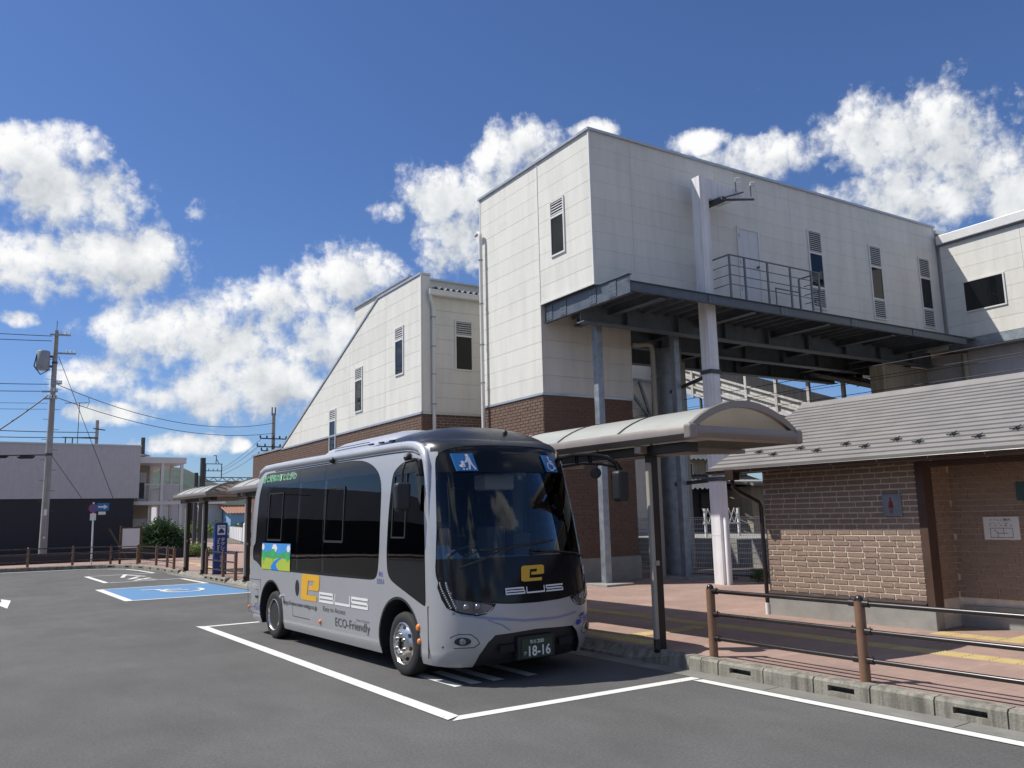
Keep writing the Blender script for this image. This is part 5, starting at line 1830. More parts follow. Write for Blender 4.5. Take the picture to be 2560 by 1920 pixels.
# dome over the cab
zc = curve([(-1.7, 2.90), (-1.3, 2.955), (-0.8, 3.02), (-0.3, 3.055), (0.1, 3.04), (0.4, 2.97), (0.6, 2.87), (0.7, 2.805), (0.78, 2.735), (0.86, 2.64)])
NU, NV = 30, 24
vs, fs = [], []
for i in range(NU + 1):
    u = -1.7 + 2.56 * i / NU
    hw = 0.985 if u < 0.05 else 0.985 * max(0.0, 1 - ((u - 0.05) / 0.815) ** 3.0) ** (1 / 3.0)
    hw = max(hw, 0.02)
    for j in range(NV + 1):
        k = -1 + 2 * j / NV
        ks = math.sin(k * math.pi / 2)
        v = hw * ks
        lo = 2.79 - 0.2 * max(0, (u - 0.2) / 0.65) ** 1.5
        top = max(zc(min(u, 0.86)), lo)
        vs.append(loc(u, v, lo + (top - lo) * (1 - abs(ks) ** 2.6) ** 0.62))
for i in range(NU):
    for j in range(NV):
        a = i * (NV + 1) + j
        fs.append((a, a + 1, a + NV + 2, a + NV + 1))
dome = part(bus, 'roof_dome', MB().add(vs, fs), MAT['roof_black'], smooth=60)
for u in (-1.15, -0.85, -0.55):
    part(dome, 'vent_slot', MB().bar(loc(u - 0.06, -0.93, 2.89), loc(u + 0.06, -0.93, 2.89), 0.03, 0.02), MAT['black_void'])
part(dome, 'marker_lamp', MB().lathe(loc(0.5, 0.15, 2.93), (0, -0.6, 0.8), [(0.035, 0.0), (0.03, 0.03), (0.012, 0.045)], 10), BP, smooth=50)
# silver roof rails that run into the front pillars
for sgn in (-1, 1):
    pts = [(-5.28, 2.62), (-5.2, 2.72), (-5.0, 2.775), (-4.5, 2.785)] + [(-4.5 + 0.46 * i, 2.785) for i in range(1, 10)] + [(0.0, 2.78), (0.2, 2.76), (0.35, 2.72), (0.45, 2.65), (0.52, 2.52), (0.57, 2.3), (0.62, 1.95), (0.66, 1.6)]
    vs, fs = [], []
    n = 16
    for i, (u, z) in enumerate(pts):
        a = Vector(pts[max(i - 1, 0)]); b = Vector(pts[min(i + 1, len(pts) - 1)])
        d = (b - a).normalized()
        nrm = Vector((-d.y, d.x))
        fade = 1.0 if u < 0.5 else max(0.05, 1 - (u - 0.5) / 0.17)
        if i == 0: fade = 0.3
        for k in range(n):
            th = 2 * math.pi * k / n
            q = Vector((u, z)) + nrm * 0.058 * fade * math.cos(th)
            vb = bw(min(max(q.y, 0.5), 2.74)) - 0.018
            if u > 0.5: vb = min(vb, bw(q.y) * 0.985)
            vs.append(loc(q.x, sgn * (vb + 0.05 * fade * math.sin(th)), q.y))
    for i in range(len(pts) - 1):
        for k in range(n):
            fs.append((i * n + k, i * n + (k + 1) % n, (i + 1) * n + (k + 1) % n, (i + 1) * n + k))
    part(bus, 'roof_rail', MB().add(vs, fs), MAT['silver_trim'], smooth=70)
    gk = MB()
    gk.tube([loc(u, sgn * (bw(z - 0.075) + 0.004), z - 0.075) for u, z in pts[3:16]], 0.008, 5)
    part(bus, 'roof_gasket', gk, BP)
# air conditioner
NA = 14
vs, fs = [], []
prof = [(-3.0, 0.02), (-2.96, 0.09), (-2.82, 0.16), (-2.55, 0.20), (-2.0, 0.215), (-1.2, 0.225), (-0.95, 0.23), (-0.75, 0.20), (-0.6, 0.12), (-0.5, 0.0)]
for u, h in prof:
    for j in range(NA + 1):
        k = -1 + 2 * j / NA
        ks = math.sin(k * math.pi / 2)
        vs.append(loc(u, 0.84 * ks, 2.845 + (h + 0.02) * (1 - abs(ks) ** 4) ** 0.5))
for i in range(len(prof) - 1):
    for j in range(NA):
        a = i * (NA + 1) + j
        fs.append((a, a + 1, a + NA + 2, a + NA + 1))
acu = part(bus, 'air_conditioner', MB().add(vs, fs), MAT['silver_trim'], smooth=60)
part(acu, 'seam', MB().bar(loc(-2.6, -0.835, 2.94), loc(-1.4, -0.835, 2.945), 0.012, 0.008), BP)
for u, nm in ((-2.17, 0), (0.12, 1)):
    z = 2.75 if nm == 0 else 2.63
    part(bus, 'side_camera', MB().lathe(loc(u, -bw(z) - 0.0, z), (-1, 0, -0.4), [(0.05, -0.01), (0.05, 0.04), (0.03, 0.075)], 12), BP, smooth=50)
# mirrors
mr = part(bus, 'mirror', MB().box(-1.37, -1.17, -0.40, -0.28, 1.96, 2.30), BP, bev=0.045, seg=4)
part(mr, 'mirror_arm', MB().tube([loc(0.42, -1.04, 2.52), loc(0.42, -1.13, 2.57), loc(0.38, -1.25, 2.54), loc(0.35, -1.27, 2.42), loc(0.34, -1.27, 2.28)], 0.016, 8), BP, smooth=60)
part(mr, 'mirror_clamp', MB().box(-1.11, -1.0, -0.48, -0.36, 2.38, 2.58), BP, bev=0.02)
pts = [loc(0.70, 0.86, 2.60), loc(0.86, 0.99, 2.64), loc(1.05, 1.14, 2.64), loc(1.2, 1.27, 2.60), loc(1.28, 1.36, 2.52), loc(1.3, 1.40, 2.42)]
ml = part(bus, 'mirror', MB().box(1.29, 1.49, -1.40, -1.24, 2.02, 2.42), BP, bev=0.05, seg=4)
am = MB().tube(pts, [0.03, 0.028, 0.026, 0.026, 0.03, 0.05], 10)
am.tube([loc(0.74, 0.90, 2.50), loc(0.95, 1.06, 2.53), loc(1.15, 1.24, 2.51), loc(1.26, 1.37, 2.47)], 0.018, 8)
for a, b in (((0.9, 1.02, 2.635), (0.9, 1.02, 2.53)), ((1.04, 1.13, 2.635), (1.04, 1.13, 2.53))):
    am.bar(loc(*a), loc(*b), 0.04, 0.03)
part(ml, 'mirror_arm', am, BG, smooth=60)
part(ml, 'near_side_mirror', MB().lathe(loc(1.06, 1.2, 2.40), (-0.5, -0.8, -0.2), [(0.02, -0.05), (0.075, -0.02), (0.075, 0.0), (0.06, 0.008)], 16).tube([loc(1.1, 1.2, 2.5), loc(1.08, 1.2, 2.43)], 0.01, 6), BP, smooth=50)
part(ml, 'mirror_glass', MB().box(1.31, 1.47, -1.236, -1.23, 2.05, 2.39), MAT['chrome'])
# wheels
def wheel(uc, sgn, rear):
    c = loc(uc, sgn * 1.015 * KV, 0.375)
    ax = (sgn, 0, 0)
    ty = MB().lathe(c, ax, [(0.245, -0.22), (0.33, -0.235), (0.362, -0.21), (0.374, -0.17), (0.374, -0.05), (0.362, -0.012), (0.335, 0.004), (0.29, 0.006), (0.252, -0.004), (0.245, -0.02)], 48)
    w = part(bus, 'wheel', ty, MAT['rubber'], smooth=40)
    if not rear:
        pr = [(0.248, -0.03), (0.252, 0.0), (0.24, 0.006), (0.232, -0.004), (0.222, -0.02), (0.165, 0.03), (0.13, 0.038), (0.082, 0.038), (0.072, 0.03), (0.07, -0.02), (0.001, -0.02)]
    else:
        pr = [(0.248, -0.03), (0.252, 0.0), (0.24, 0.006), (0.232, -0.006), (0.215, -0.06), (0.205, -0.13), (0.15, -0.15), (0.11, -0.15), (0.09, -0.10), (0.05, -0.09), (0.001, -0.09)]
    part(w, 'rim', MB().lathe(c, ax, pr, 40), MAT['chrome'], smooth=32)
    if not rear:
        hl = MB()
        for k in range(8):
            a = 2 * math.pi * k / 8 + 0.2
            p = (c[0] + sgn * 0.008, c[1] + 0.192 * math.cos(a), c[2] + 0.192 * math.sin(a))
            hl.lathe(p, (sgn * 0.95, -0.30 * math.cos(a) * -1, -0.30 * math.sin(a) * -1), [(0.026, -0.01), (0.026, 0.004)], 14)
        part(w, 'hand_hole', hl, MAT['black_void'])
        part(w, 'hub_bore', MB().lathe((c[0] + sgn * 0.0, c[1], c[2]), ax, [(0.069, -0.02), (0.069, 0.002)], 20), MAT['black_void'])
    for k in range(6):
        a = 2 * math.pi * k / 6 + 0.52
        rr = 0.108
        part(w, 'wheel_nut', MB().lathe((c[0] + sgn * (0.038 if not rear else -0.15), c[1] + rr * math.cos(a), c[2] + rr * math.sin(a)), ax, [(0.019, -0.01), (0.019, 0.018), (0.013, 0.034)], 8), MAT['chrome'])
    return w
for uc, rear in ((0.0, False), (-4.33, True)):
    for sgn in (-1, 1):
        wheel(uc, sgn, rear)
        ar = MB()
        rr = 0.5
        pts = [(uc - 0.06 + rr * math.cos(R(a)), 0.40 + rr * math.sin(R(a))) for a in range(-14, 195, 8)]
        for (u0, z0), (u1, z1) in zip(pts[:-1], pts[1:]):
            n0 = Vector((u0 - uc + 0.06, z0 - 0.4)).normalized() * 0.028
            n1 = Vector((u1 - uc + 0.06, z1 - 0.4)).normalized() * 0.028
            a = [loc(u0, sgn * (bw(z0) + 0.004), z0), loc(u1, sgn * (bw(z1) + 0.004), z1), loc(u1 + n1.x, sgn * (bw(z1) + 0.004), z1 + n1.y), loc(u0 + n0.x, sgn * (bw(z0) + 0.004), z0 + n0.y)]
            b = [loc(u0, sgn * 0.7, z0), loc(u1, sgn * 0.7, z1)]
            ar.add(a, [(0, 1, 2, 3)])
            ar.add([a[0], a[1], b[1], b[0]], [(0, 1, 2, 3)])
        ar.add([loc(u, sgn * 0.7, z) for u, z in pts], [tuple(range(len(pts)))])
        part(bus, 'wheel_arch', ar, BP)
part(bus, 'underframe', MB().box(-0.9, 0.9, -0.75, 5.2, 0.24, 0.32), BP)
ax_ = MB().tube([(-0.85, 0, 0.375), (0.85, 0, 0.375)], 0.06, 8)
ax_.tube([(-0.85, 4.33, 0.375), (0.85, 4.33, 0.375)], 0.07, 8)
part(bus, 'axle', ax_, BP)
# side lamps and fittings
for u, z, r_ in ((-5.43, 0.43, 0.03), (-2.41, 0.43, 0.034), (0.42, 0.605, 0.042), (0.44, 0.45, 0.036)):
    part(bus, 'side_lamp', MB().lathe(sd(u, z, -0.004), (-1, 0, 0), [(r_, 0), (r_, 0.01), (r_ * 0.8, 0.022), (r_ * 0.3, 0.028)], 16), MAT['amber'], smooth=60)
part(bus, 'side_mirror_knob', MB().lathe(sd(-3.84, 0.70, -0.004), (-1, 0, 0), [(0.02, 0), (0.02, 0.03), (0.03, 0.05), (0.02, 0.07)], 12), MAT['silver_trim'], smooth=50)
mm = MB()
mm.add([sd(-3.28 + 0.075 * math.cos(R(a)), 0.86 + 0.12 * math.sin(R(a)), 0.004) for a in range(0, 360, 12)], [tuple(range(30))])
sp_ = part(bus, 'side_speaker', mm, BP)
def hl_(u0, z0, u1, z1, w=0.006):
    part(bo, 'hatch_seam', MB().bar(sd(u0, z0, 0.001), sd(u1, z1, 0.001), 0.004, w, (0, 0, 1) if abs(z1 - z0) < 1e-6 else (0, 1, 0)), BP)
for q in ((-5.52, 0.90, -4.9, 0.905), (-4.9, 0.905, -4.88, 0.36), (-5.52, 0.90, -5.5, 0.36), (-3.45, 0.43, -2.8, 0.43), (-3.45, 0.43, -3.45, 0.64), (-5.15, 0.74, -5.0, 0.74), (-5.0, 0.74, -5.0, 0.5), (-5.15, 0.5, -5.0, 0.5), (-5.5, 0.35, -4.86, 0.33)):
    hl_(*q)
part(bo, 'hatch_latch', MB().bar(sd(-5.12, 0.62, 0.004), sd(-4.99, 0.62, 0.004), 0.012, 0.03), BP)
# wipers
for pts in ([(-0.88, 1.30), (-0.6, 1.40), (-0.3, 1.51), (0.25, 1.56)], [(0.92, 1.34), (0.7, 1.40), (0.35, 1.44), (0.1, 1.46)]):
    mb = MB()
    for a, b in zip(pts[:-1], pts[1:]):
        mb.bar(fp(*a, 0.03), fp(*b, 0.03), 0.018, 0.018)
    q = [(pts[2][0] - 0.35, pts[2][1] - 0.02), pts[2], pts[3], (pts[3][0] + (0.1 if pts[3][0] > 0.2 else -0.1), pts[3][1] + 0.01)]
    for a, b in zip(q[:-1], q[1:]):
        mb.bar(fp(*a, 0.016), fp(*b, 0.016), 0.012, 0.02)
    part(bus, 'wiper', mb, BP)

# ---- lettering and printed marks
def on_side(u0, z0, off=0.005): return lambda a, b: sd(u0 + a, z0 + b, off)
def on_front(v0, z0, off=0.008): return lambda a, b: fp(v0 + a, z0 + b, off)
EPOLY = [(0.12, 1.0), (0.9, 1.0), (1.0, 0.93), (0.97, 0.46), (0.90, 0.40), (0.42, 0.40), (0.46, 0.58), (0.66, 0.58), (0.70, 0.76), (0.40, 0.76), (0.34, 0.20), (0.86, 0.20), (0.84, 0.0), (0.10, 0.0), (0.0, 0.08), (0.05, 0.9)]
def e_logo(parent, fn, w, h, name='e_logo'):
    pts = [fn(a * w, b * h) for a, b in EPOLY]
    return part(parent, name, MB().add(pts, [tuple(range(len(pts)))]), MAT['decal_yellow'])
def bus_word(parent, fn, W_, h, th, tn):
    mb = MB()
    def q(x0, y0, x1, y1):
        n = max(1, int((x1 - x0) / 0.07))
        for i in range(n):
            a, b = x0 + (x1 - x0) * i / n, x0 + (x1 - x0) * (i + 1) / n
            mb.face([fn(a, y0), fn(b, y0), fn(b, y1), fn(a, y1)])
    lw = W_ * 0.318
    gp = W_ * 0.023
    x = 0
    for y0 in (0, (h - th) / 2, h - th): q(x + tn, y0, x + lw - tn, y0 + th)
    q(x, 0, x + tn, h); q(x + lw - tn, 0, x + lw, h * 0.47); q(x + lw - tn * 2, h * 0.53, x + lw - tn, h)
    x += lw + gp
    q(x, 0, x + tn, h); q(x + lw - tn, 0, x + lw, h); q(x + tn, 0, x + lw - tn, th)
    x += lw + gp
    for y0 in (0, (h - th) / 2, h - th): q(x + tn, y0, x + lw - tn, y0 + th)
    q(x, h / 2, x + tn, h); q(x + lw - tn, 0, x + lw, h / 2); q(x, 0, x + tn, th); q(x + lw - tn, h - th, x + lw, h)
    return part(parent, 'bus_lettering', mb, MAT['decal_white'])
e_logo(bo, on_side(-3.13, 0.70), 0.70, 0.38)
bus_word(bo, on_side(-2.44, 0.705), 1.56, 0.145, 0.034, 0.022)
lay_text(bo, 'web_address', 'http://www.new-wing.co.jp', on_side(-3.84, 0.565), MAT['decal_grey'], 0.085, 1.32, 0.016)
lay_text(bo, 'slogan', 'Easy to Access', on_side(-2.30, 0.575), MAT['decal_grey'], 0.085, 0.73)
lay_text(bo, 'slogan', 'ECO-Friendly', on_side(-1.89, 0.385), MAT['decal_grey'], 0.15, 1.06)
lay_text(bo, 'slogan', 'Easy to Access', on_side(-1.22, 0.535), MAT['decal_grey'], 0.036, 0.38)
lay_text(bo, 'fleet_number', '3351', on_side(-0.63, 1.06, 0.005), MAT['decal_blue'], 0.06, 0.19)
lay_text(bo, 'fleet_number', '乗合', on_side(-0.58, 1.15, 0.005), MAT['decal_blue'], 0.065, 0.12)
lay_text(bo, 'operator_name', 'イーグルバス', on_side(-5.33, 0.395), MAT['decal_blue'], 0.095, 0.44, 0.012)
lay_text(bo, 'town_slogan_outline', '緑と清流の町ときがわ', on_side(-5.02, 2.525, 0.006), MAT['decal_white'], 0.13, 1.5, 0.05)
lay_text(bo, 'town_slogan', '緑と清流の町ときがわ', on_side(-5.01, 2.53, 0.008), MAT['decal_green'], 0.12, 1.48, 0.012)
e_logo(fpn, on_front(-0.18, 1.11), 0.34, 0.18)
bus_word(fpn, on_front(-0.40, 0.975), 0.81, 0.078, 0.017, 0.012)
lay_text(bo, 'operator_name', 'EAGLE BUS', on_front(0.76, 0.585, 0.006), MAT['decal_blue'], 0.052, 0.3, 0.01, 0.1)
em = MB()
for poly in ([(0.60, 0.545), (0.66, 0.545), (0.71, 0.575), (0.69, 0.60), (0.64, 0.605), (0.61, 0.59)], [(0.68, 0.612), (0.71, 0.605), (0.715, 0.625), (0.69, 0.635)], [(0.66, 0.64), (0.70, 0.67), (0.80, 0.68), (0.77, 0.65), (0.73, 0.64)]):
    em.add([fp(v, z, 0.006) for v, z in poly], [tuple(range(len(poly)))])
part(bo, 'operator_emblem', em, MAT['decal_blue'])
ic = part(bus, 'card_sticker', MB().add([fp(v, z, 0.006) for v, z in ((0.86, 1.13), (0.935, 1.13), (0.935, 1.235), (0.86, 1.235))], [(0, 1, 2, 3)]), MAT['decal_white'])
lay_text(ic, 'card_letters', 'IC', on_front(0.875, 1.15, 0.009), MAT['sign_red'], 0.04, 0.045, 0.01)
# two blue access plates on the display panel
def plate(v0, z0, w, h, kind):
    lean = 0.03
    P4 = [(v0, z0), (v0 + w, z0), (v0 + w - lean, z0 + h), (v0 - lean, z0 + h)]
    a = [fp(v, z, 0.03) for v, z in P4]
    b = [fp(v, z, 0.0) for v, z in P4]
    p = part(bus, 'access_plate', MB().add(a + b, [(0, 1, 2, 3), (0, 4, 5, 1), (1, 5, 6, 2), (2, 6, 7, 3), (3, 7, 4, 0)]), MAT['road_blue'])
    def m(x, y): return fp(v0 + x * w - lean * y, z0 + y * h, 0.034)
    mb = MB()
    def stroke(pts, t):
        for (x0, y0), (x1, y1) in zip(pts[:-1], pts[1:]):
            d = Vector((x1 - x0, y1 - y0)).normalized() * t / 2
            mb.face([m(x0 + d.y - d.x * .4, y0 - d.x - d.y * .4), m(x1 + d.y + d.x * .4, y1 - d.x + d.y * .4), m(x1 - d.y + d.x * .4, y1 + d.x + d.y * .4), m(x0 - d.y - d.x * .4, y0 + d.x - d.y * .4)])
    def disc(x, y, r):
        mb.face([m(x + r * math.cos(R(a)), y + r * math.sin(R(a)) * w / h) for a in range(0, 360, 30)])
    if kind == 'wheelchair':
        disc(0.42, 0.86, 0.07)
        stroke([(0.42, 0.78), (0.47, 0.5), (0.68, 0.48), (0.78, 0.22), (0.88, 0.25)], 0.09)
        stroke([(0.45, 0.64), (0.66, 0.62)], 0.07)
        stroke([(0.45 + 0.27 * math.cos(R(a)), 0.34 + 0.24 * math.sin(R(a))) for a in range(120, 360, 20)], 0.07)
    else:
        disc(0.66, 0.88, 0.08)
        stroke([(0.66, 0.76), (0.70, 0.45)], 0.2)
        stroke([(0.68, 0.45), (0.58, 0.1)], 0.1)
        stroke([(0.74, 0.45), (0.88, 0.1)], 0.1)
        stroke([(0.62, 0.7), (0.5, 0.5)], 0.08)
        stroke([(0.5, 0.5), (0.4, 0.5), (0.4, 0.25), (0.22, 0.22)], 0.05)
        disc(0.34, 0.5, 0.07)
        stroke([(0.33, 0.4), (0.26, 0.3), (0.18, 0.28)], 0.12)
        disc(0.3, 0.1, 0.045); disc(0.45, 0.1, 0.045)
    part(p, 'pictogram', mb, MAT['decal_white'])
plate(-0.76, 2.415, 0.23, 0.215, 'pram')
plate(0.46, 2.415, 0.20, 0.215, 'wheelchair')
# number plate
npz = 0.245
PU = 1.265
pmb = MB().box(-0.23, 0.21, -PU - 0.008, -PU, npz, npz + 0.22)
npl = part(bus, 'number_plate', pmb, MAT['plate_green'], bev=0.006)
part(bus, 'plate_holder', MB().box(-0.28, 0.26, -PU, -PU + 0.08, npz - 0.01, npz + 0.25), BP, bev=0.01)
def on_pl(v0, z0): return lambda a, b: (v0 + a, -PU - 0.011, z0 + b)
lay_text(npl, 'plate_text', '熊谷', on_pl(-0.115, npz + 0.162), MAT['decal_white'], 0.044, 0.095)
lay_text(npl, 'plate_text', '200', on_pl(-0.01, npz + 0.163), MAT['decal_white'], 0.042, 0.1, 0.01)
lay_text(npl, 'plate_text', 'か', on_pl(-0.205, npz + 0.045), MAT['decal_white'], 0.04)
lay_text(npl, 'plate_text', '18-16', on_pl(-0.135, npz + 0.022), MAT['decal_white'], 0.118, 0.32, 0.022)
# printed landscape on the rear of the window band
U0, Z0, PW, PH = -4.84, 1.092, 1.26, 0.425
pic = part(bus, 'landscape_print', MB().add([sd(U0, Z0, 0.004), sd(U0 + PW, Z0, 0.004), sd(U0 + PW, Z0 + PH, 0.004), sd(U0, Z0 + PH, 0.004)], [(0, 1, 2, 3)]), MAT['pic_sky'])
def pp(x, y, k): return sd(U0 + x * PW, Z0 + y * PH, 0.005 + 0.0006 * k)
def patch(name, polys, mat, k):
    mb = MB()
    for poly in polys: mb.face([pp(min(max(x, 0), 1), min(max(y, 0), 1), k) for x, y in poly])
    part(pic, name, mb, MAT[mat])
def blob(x, y, rx, ry, n=18, w=0.12):
    return [(x + rx * math.cos(2 * math.pi * i / n) * (1 + w * math.cos(i * 2.1)), y + ry * math.sin(2 * math.pi * i / n) * (1 + w * math.cos(i * 2.1))) for i in range(n)]
patch('printed_cloud', [blob(0.46, 0.82, 0.09, 0.15), blob(0.94, 0.82, 0.06, 0.13), blob(0.04, 0.85, 0.05, 0.12)], 'decal_white', 1)
patch('printed_hill', [[(0, 0.4), (1, 0.4), (1, 0.62), (0.86, 0.72), (0.66, 0.6), (0.5, 0.66), (0.3, 0.74), (0.12, 0.64), (0, 0.72)]], 'pic_hill', 2)
patch('printed_meadow', [[(0, 0), (1, 0), (1, 0.42), (0.7, 0.46), (0.4, 0.42), (0, 0.46)]], 'pic_grass', 3)
patch('printed_river', [[(0.36, 0.0), (0.62, 0.0), (0.54, 0.12), (0.52, 0.22), (0.62, 0.36), (0.72, 0.46), (0.66, 0.47), (0.5, 0.37), (0.4, 0.24), (0.34, 0.12)]], 'pic_river', 4)
patch('printed_tree', [blob(0.08, 0.5, 0.06, 0.16), blob(0.42, 0.6, 0.08, 0.2), blob(0.92, 0.52, 0.06, 0.18), [(0.07, 0.2), (0.09, 0.2), (0.09, 0.4), (0.07, 0.4)], [(0.41, 0.28), (0.43, 0.28), (0.43, 0.46), (0.41, 0.46)]], 'decal_green', 5)

# ---- cabin
part(bus, 'floor', MB().box(-0.95, 0.95, -0.7, 5.4, 0.36, 0.40), MAT['lining'])
dsh = MB().prism([loc(1.05, -0.92, 0.8), loc(1.0, -0.92, 1.32), loc(0.85, -0.92, 1.40), loc(0.62, -0.92, 1.36), loc(0.55, -0.92, 0.9)], (1.84, 0, 0))
das = part(bus, 'dashboard', dsh, MAT['lining'], bev=0.03)
part(das, 'ticket_machine', MB().box(0.1, 0.36, -0.72, -0.5, 1.38, 1.66), BP, bev=0.02)
part(das, 'fare_box', MB().box(-0.22, 0.06, -0.6, -0.35, 1.2, 1.75), BP, bev=0.02)
swm = MB()
cw = Vector(loc(0.52, -0.5, 1.42)); nw = Vector((0, 0.5, 0.87)).normalized(); tx_ = Vector((1, 0, 0)); ty_ = nw.cross(tx_)
swm.tube([cw + (tx_ * math.cos(R(a)) + ty_ * math.sin(R(a))) * 0.21 for a in range(0, 361, 15)], 0.016, 8, False)
for a in (90, 210, 330): swm.tube([cw - nw * 0.03, cw + (tx_ * math.cos(R(a)) + ty_ * math.sin(R(a))) * 0.21], 0.012, 6)
swm.tube([cw - nw * 0.02, cw - nw * 0.5], 0.03, 8)
part(bus, 'steering_wheel', swm, BP, smooth=50)
def seat(v, u, face_u=1, mat='seat_green', zs=0.8, name='seat', ht=0.52):
    s = part(bus, name, MB().box(v - 0.2, v + 0.2, -u - 0.2, -u + 0.2, zs - 0.1, zs), MAT[mat], bev=0.03, seg=3)
    part(s, 'backrest', MB().box(v - 0.2, v + 0.2, -u + 0.17, -u + 0.25, zs, zs + ht), MAT[mat], bev=0.03, seg=3)
    part(s, 'grab_handle', MB().tube([(v - 0.14, -u + 0.21, zs + ht - 0.03), (v - 0.13, -u + 0.21, zs + ht + 0.1), (v + 0.13, -u + 0.21, zs + ht + 0.1), (v + 0.14, -u + 0.21, zs + ht - 0.03)], 0.014, 6), BP)
    return s
def side_seat(u):
    s = part(bus, 'seat', MB().box(-0.93, -0.5, -u - 0.21, -u + 0.21, 0.72, 0.82), MAT['seat_green'], bev=0.03, seg=3)
    part(s, 'backrest', MB().box(-0.96, -0.88, -u - 0.21, -u + 0.21, 0.82, 1.31), MAT['seat_green'], bev=0.03, seg=3)
for u in (-0.95, -1.45, -1.95): side_seat(u)
for v in (-0.7, -0.28, 0.28, 0.7): seat(v, -4.9, zs=0.95)
for v in (0.7,): 
    for u in (-1.2, -2.0, -4.0): seat(v, u)
seat(0.1, -0.9, mat='seat_grey', zs=0.95, ht=0.75)
seat(-0.5, -0.12, mat='seat_grey', zs=0.9, ht=0.75, name='driver_seat')
for v, u in ((-0.62, -0.62), (-0.18, -0.75), (0.5, -2.6), (-0.45, -2.6)):
    part(bus, 'grab_pole', MB().tube([loc(u, v, 0.4), loc(u, v, 2.8)], 0.017, 8), MAT['orange_pole'], smooth=50)
part(bus, 'partition', MB().box(-0.92, -0.15, 0.5, 0.53, 0.4, 1.5), MAT['lining'])
part(bus, 'cab_ceiling_box', MB().box(-0.25, 0.2, -0.62, -0.35, 2.2, 2.4), MAT['pipe_beige'], bev=0.03)

# ---- the driver
def skin_person(name, label, chain, mats, loc_, rz):
    """chain: list of (index_parent, (x, y, z), radius) ; one continuous skinned body"""
    me = bpy.data.meshes.new(name)
    me.from_pydata([c[1] for c in chain], [(c[0], i) for i, c in enumerate(chain) if c[0] is not None], [])
    o = bpy.data.objects.new('ts', me)
    COL.objects.link(o)
    sk = o.modifiers.new('skin', 'SKIN')
    sk.use_smooth_shade = True
    for i, c in enumerate(chain):
        d = me.skin_vertices[0].data[i]
        r_ = c[2]
        d.radius = r_ if isinstance(r_, tuple) else (r_, r_)
        d.use_root = (i == 0)
    ss = o.modifiers.new('sub', 'SUBSURF')
    ss.levels = ss.render_levels = 2
    dg = bpy.context.evaluated_depsgraph_get()
    dg.update()
    r_ = bpy.data.meshes.new_from_object(o.evaluated_get(dg))
    bpy.data.objects.remove(o)
    for m in mats: r_.materials.append(m)
    return r_
M('skin_tone', (0.42, 0.25, 0.17), 0.55, var=0.04)
M('shirt_blue', (0.34, 0.45, 0.60), 0.85, var=0.06)
M('trousers_navy', (0.03, 0.035, 0.05), 0.85, var=0.06)
M('hair_black', (0.012, 0.011, 0.01), 0.6, var=0.1)
ch = [(None, (0, 0, 0.98), (0.17, 0.13)), (0, (0, 0.02, 1.15), (0.16, 0.12)), (1, (0, 0.03, 1.35), (0.18, 0.12)), (2, (0, 0.02, 1.47), (0.13, 0.09)), (3, (0, 0.0, 1.55), 0.055), (4, (0, -0.02, 1.63), (0.07, 0.085)), (5, (0, -0.02, 1.73), (0.078, 0.095)), (6, (0, -0.01, 1.80), (0.05, 0.06)),
      (2, (-0.19, 0.02, 1.40), 0.06), (8, (-0.27, -0.1, 1.22), 0.05), (9, (-0.22, -0.34, 1.32), 0.04), (10, (-0.17, -0.46, 1.44), 0.03),
      (2, (0.19, 0.02, 1.40), 0.06), (12, (0.27, -0.1, 1.22), 0.05), (13, (0.22, -0.34, 1.32), 0.04), (14, (0.17, -0.46, 1.44), 0.03),
      (0, (-0.11, -0.06, 0.95), 0.09), (16, (-0.13, -0.42, 0.95), 0.075), (17, (-0.13, -0.5, 0.55), 0.05), (18, (-0.13, -0.62, 0.45), 0.04),
      (0, (0.11, -0.06, 0.95), 0.09), (20, (0.13, -0.42, 0.95), 0.075), (21, (0.13, -0.5, 0.55), 0.05), (22, (0.13, -0.62, 0.45), 0.04)]
pm_ = skin_person('person', '', ch, [MAT['shirt_blue'], MAT['skin_tone'], MAT['trousers_navy'], MAT['sheet_white']], None, 0)
for p in pm_.polygons:
    c = p.center
    p.material_index = 1 if c.z > 1.52 else (3 if (c.y < -0.42 and c.z > 1.2) else (2 if c.z < 1.0 else 0))
# fingers closed round the wheel rim, nose
bmx = bmesh.new()
bmx.from_mesh(pm_)
bmx.to_mesh(pm_)
bmx.free()
per = bpy.data.objects.new('person', pm_)
COL.objects.link(per)
pl_ = Vector((5.855, 9.348, 0)) + Matrix.Rotation(R(1.65), 3, 'Z') @ Vector((-0.5, -0.0, 0.0))
per.location = pl_
per.rotation_euler = (0, 0, R(1.65))
tag(per, 'driver in a pale blue shirt and white gloves seated at the bus steering wheel', 'person')
BASE[per.name] = (0, 0, 0)
hr_ = MB()
vs, fs = [], []
for i in range(9):
    for j in range(16):
        th = math.pi * 0.62 * i / 8
        a = 2 * math.pi * j / 16
        cut_ = 1.0 if math.sin(a) > -0.3 else 0.72
        th *= cut_
        vs.append((0.088 * math.sin(th) * math.cos(a), -0.012 + 0.106 * math.sin(th) * math.sin(a), 1.725 + 0.105 * math.cos(th)))
for i in range(8):
    for j in range(16):
        fs.append((i * 16 + j, i * 16 + (j + 1) % 16, (i + 1) * 16 + (j + 1) % 16, (i + 1) * 16 + j))
part(per, 'hair', MB().add(vs, fs), MAT['hair_black'], smooth=60)
fg_ = MB()
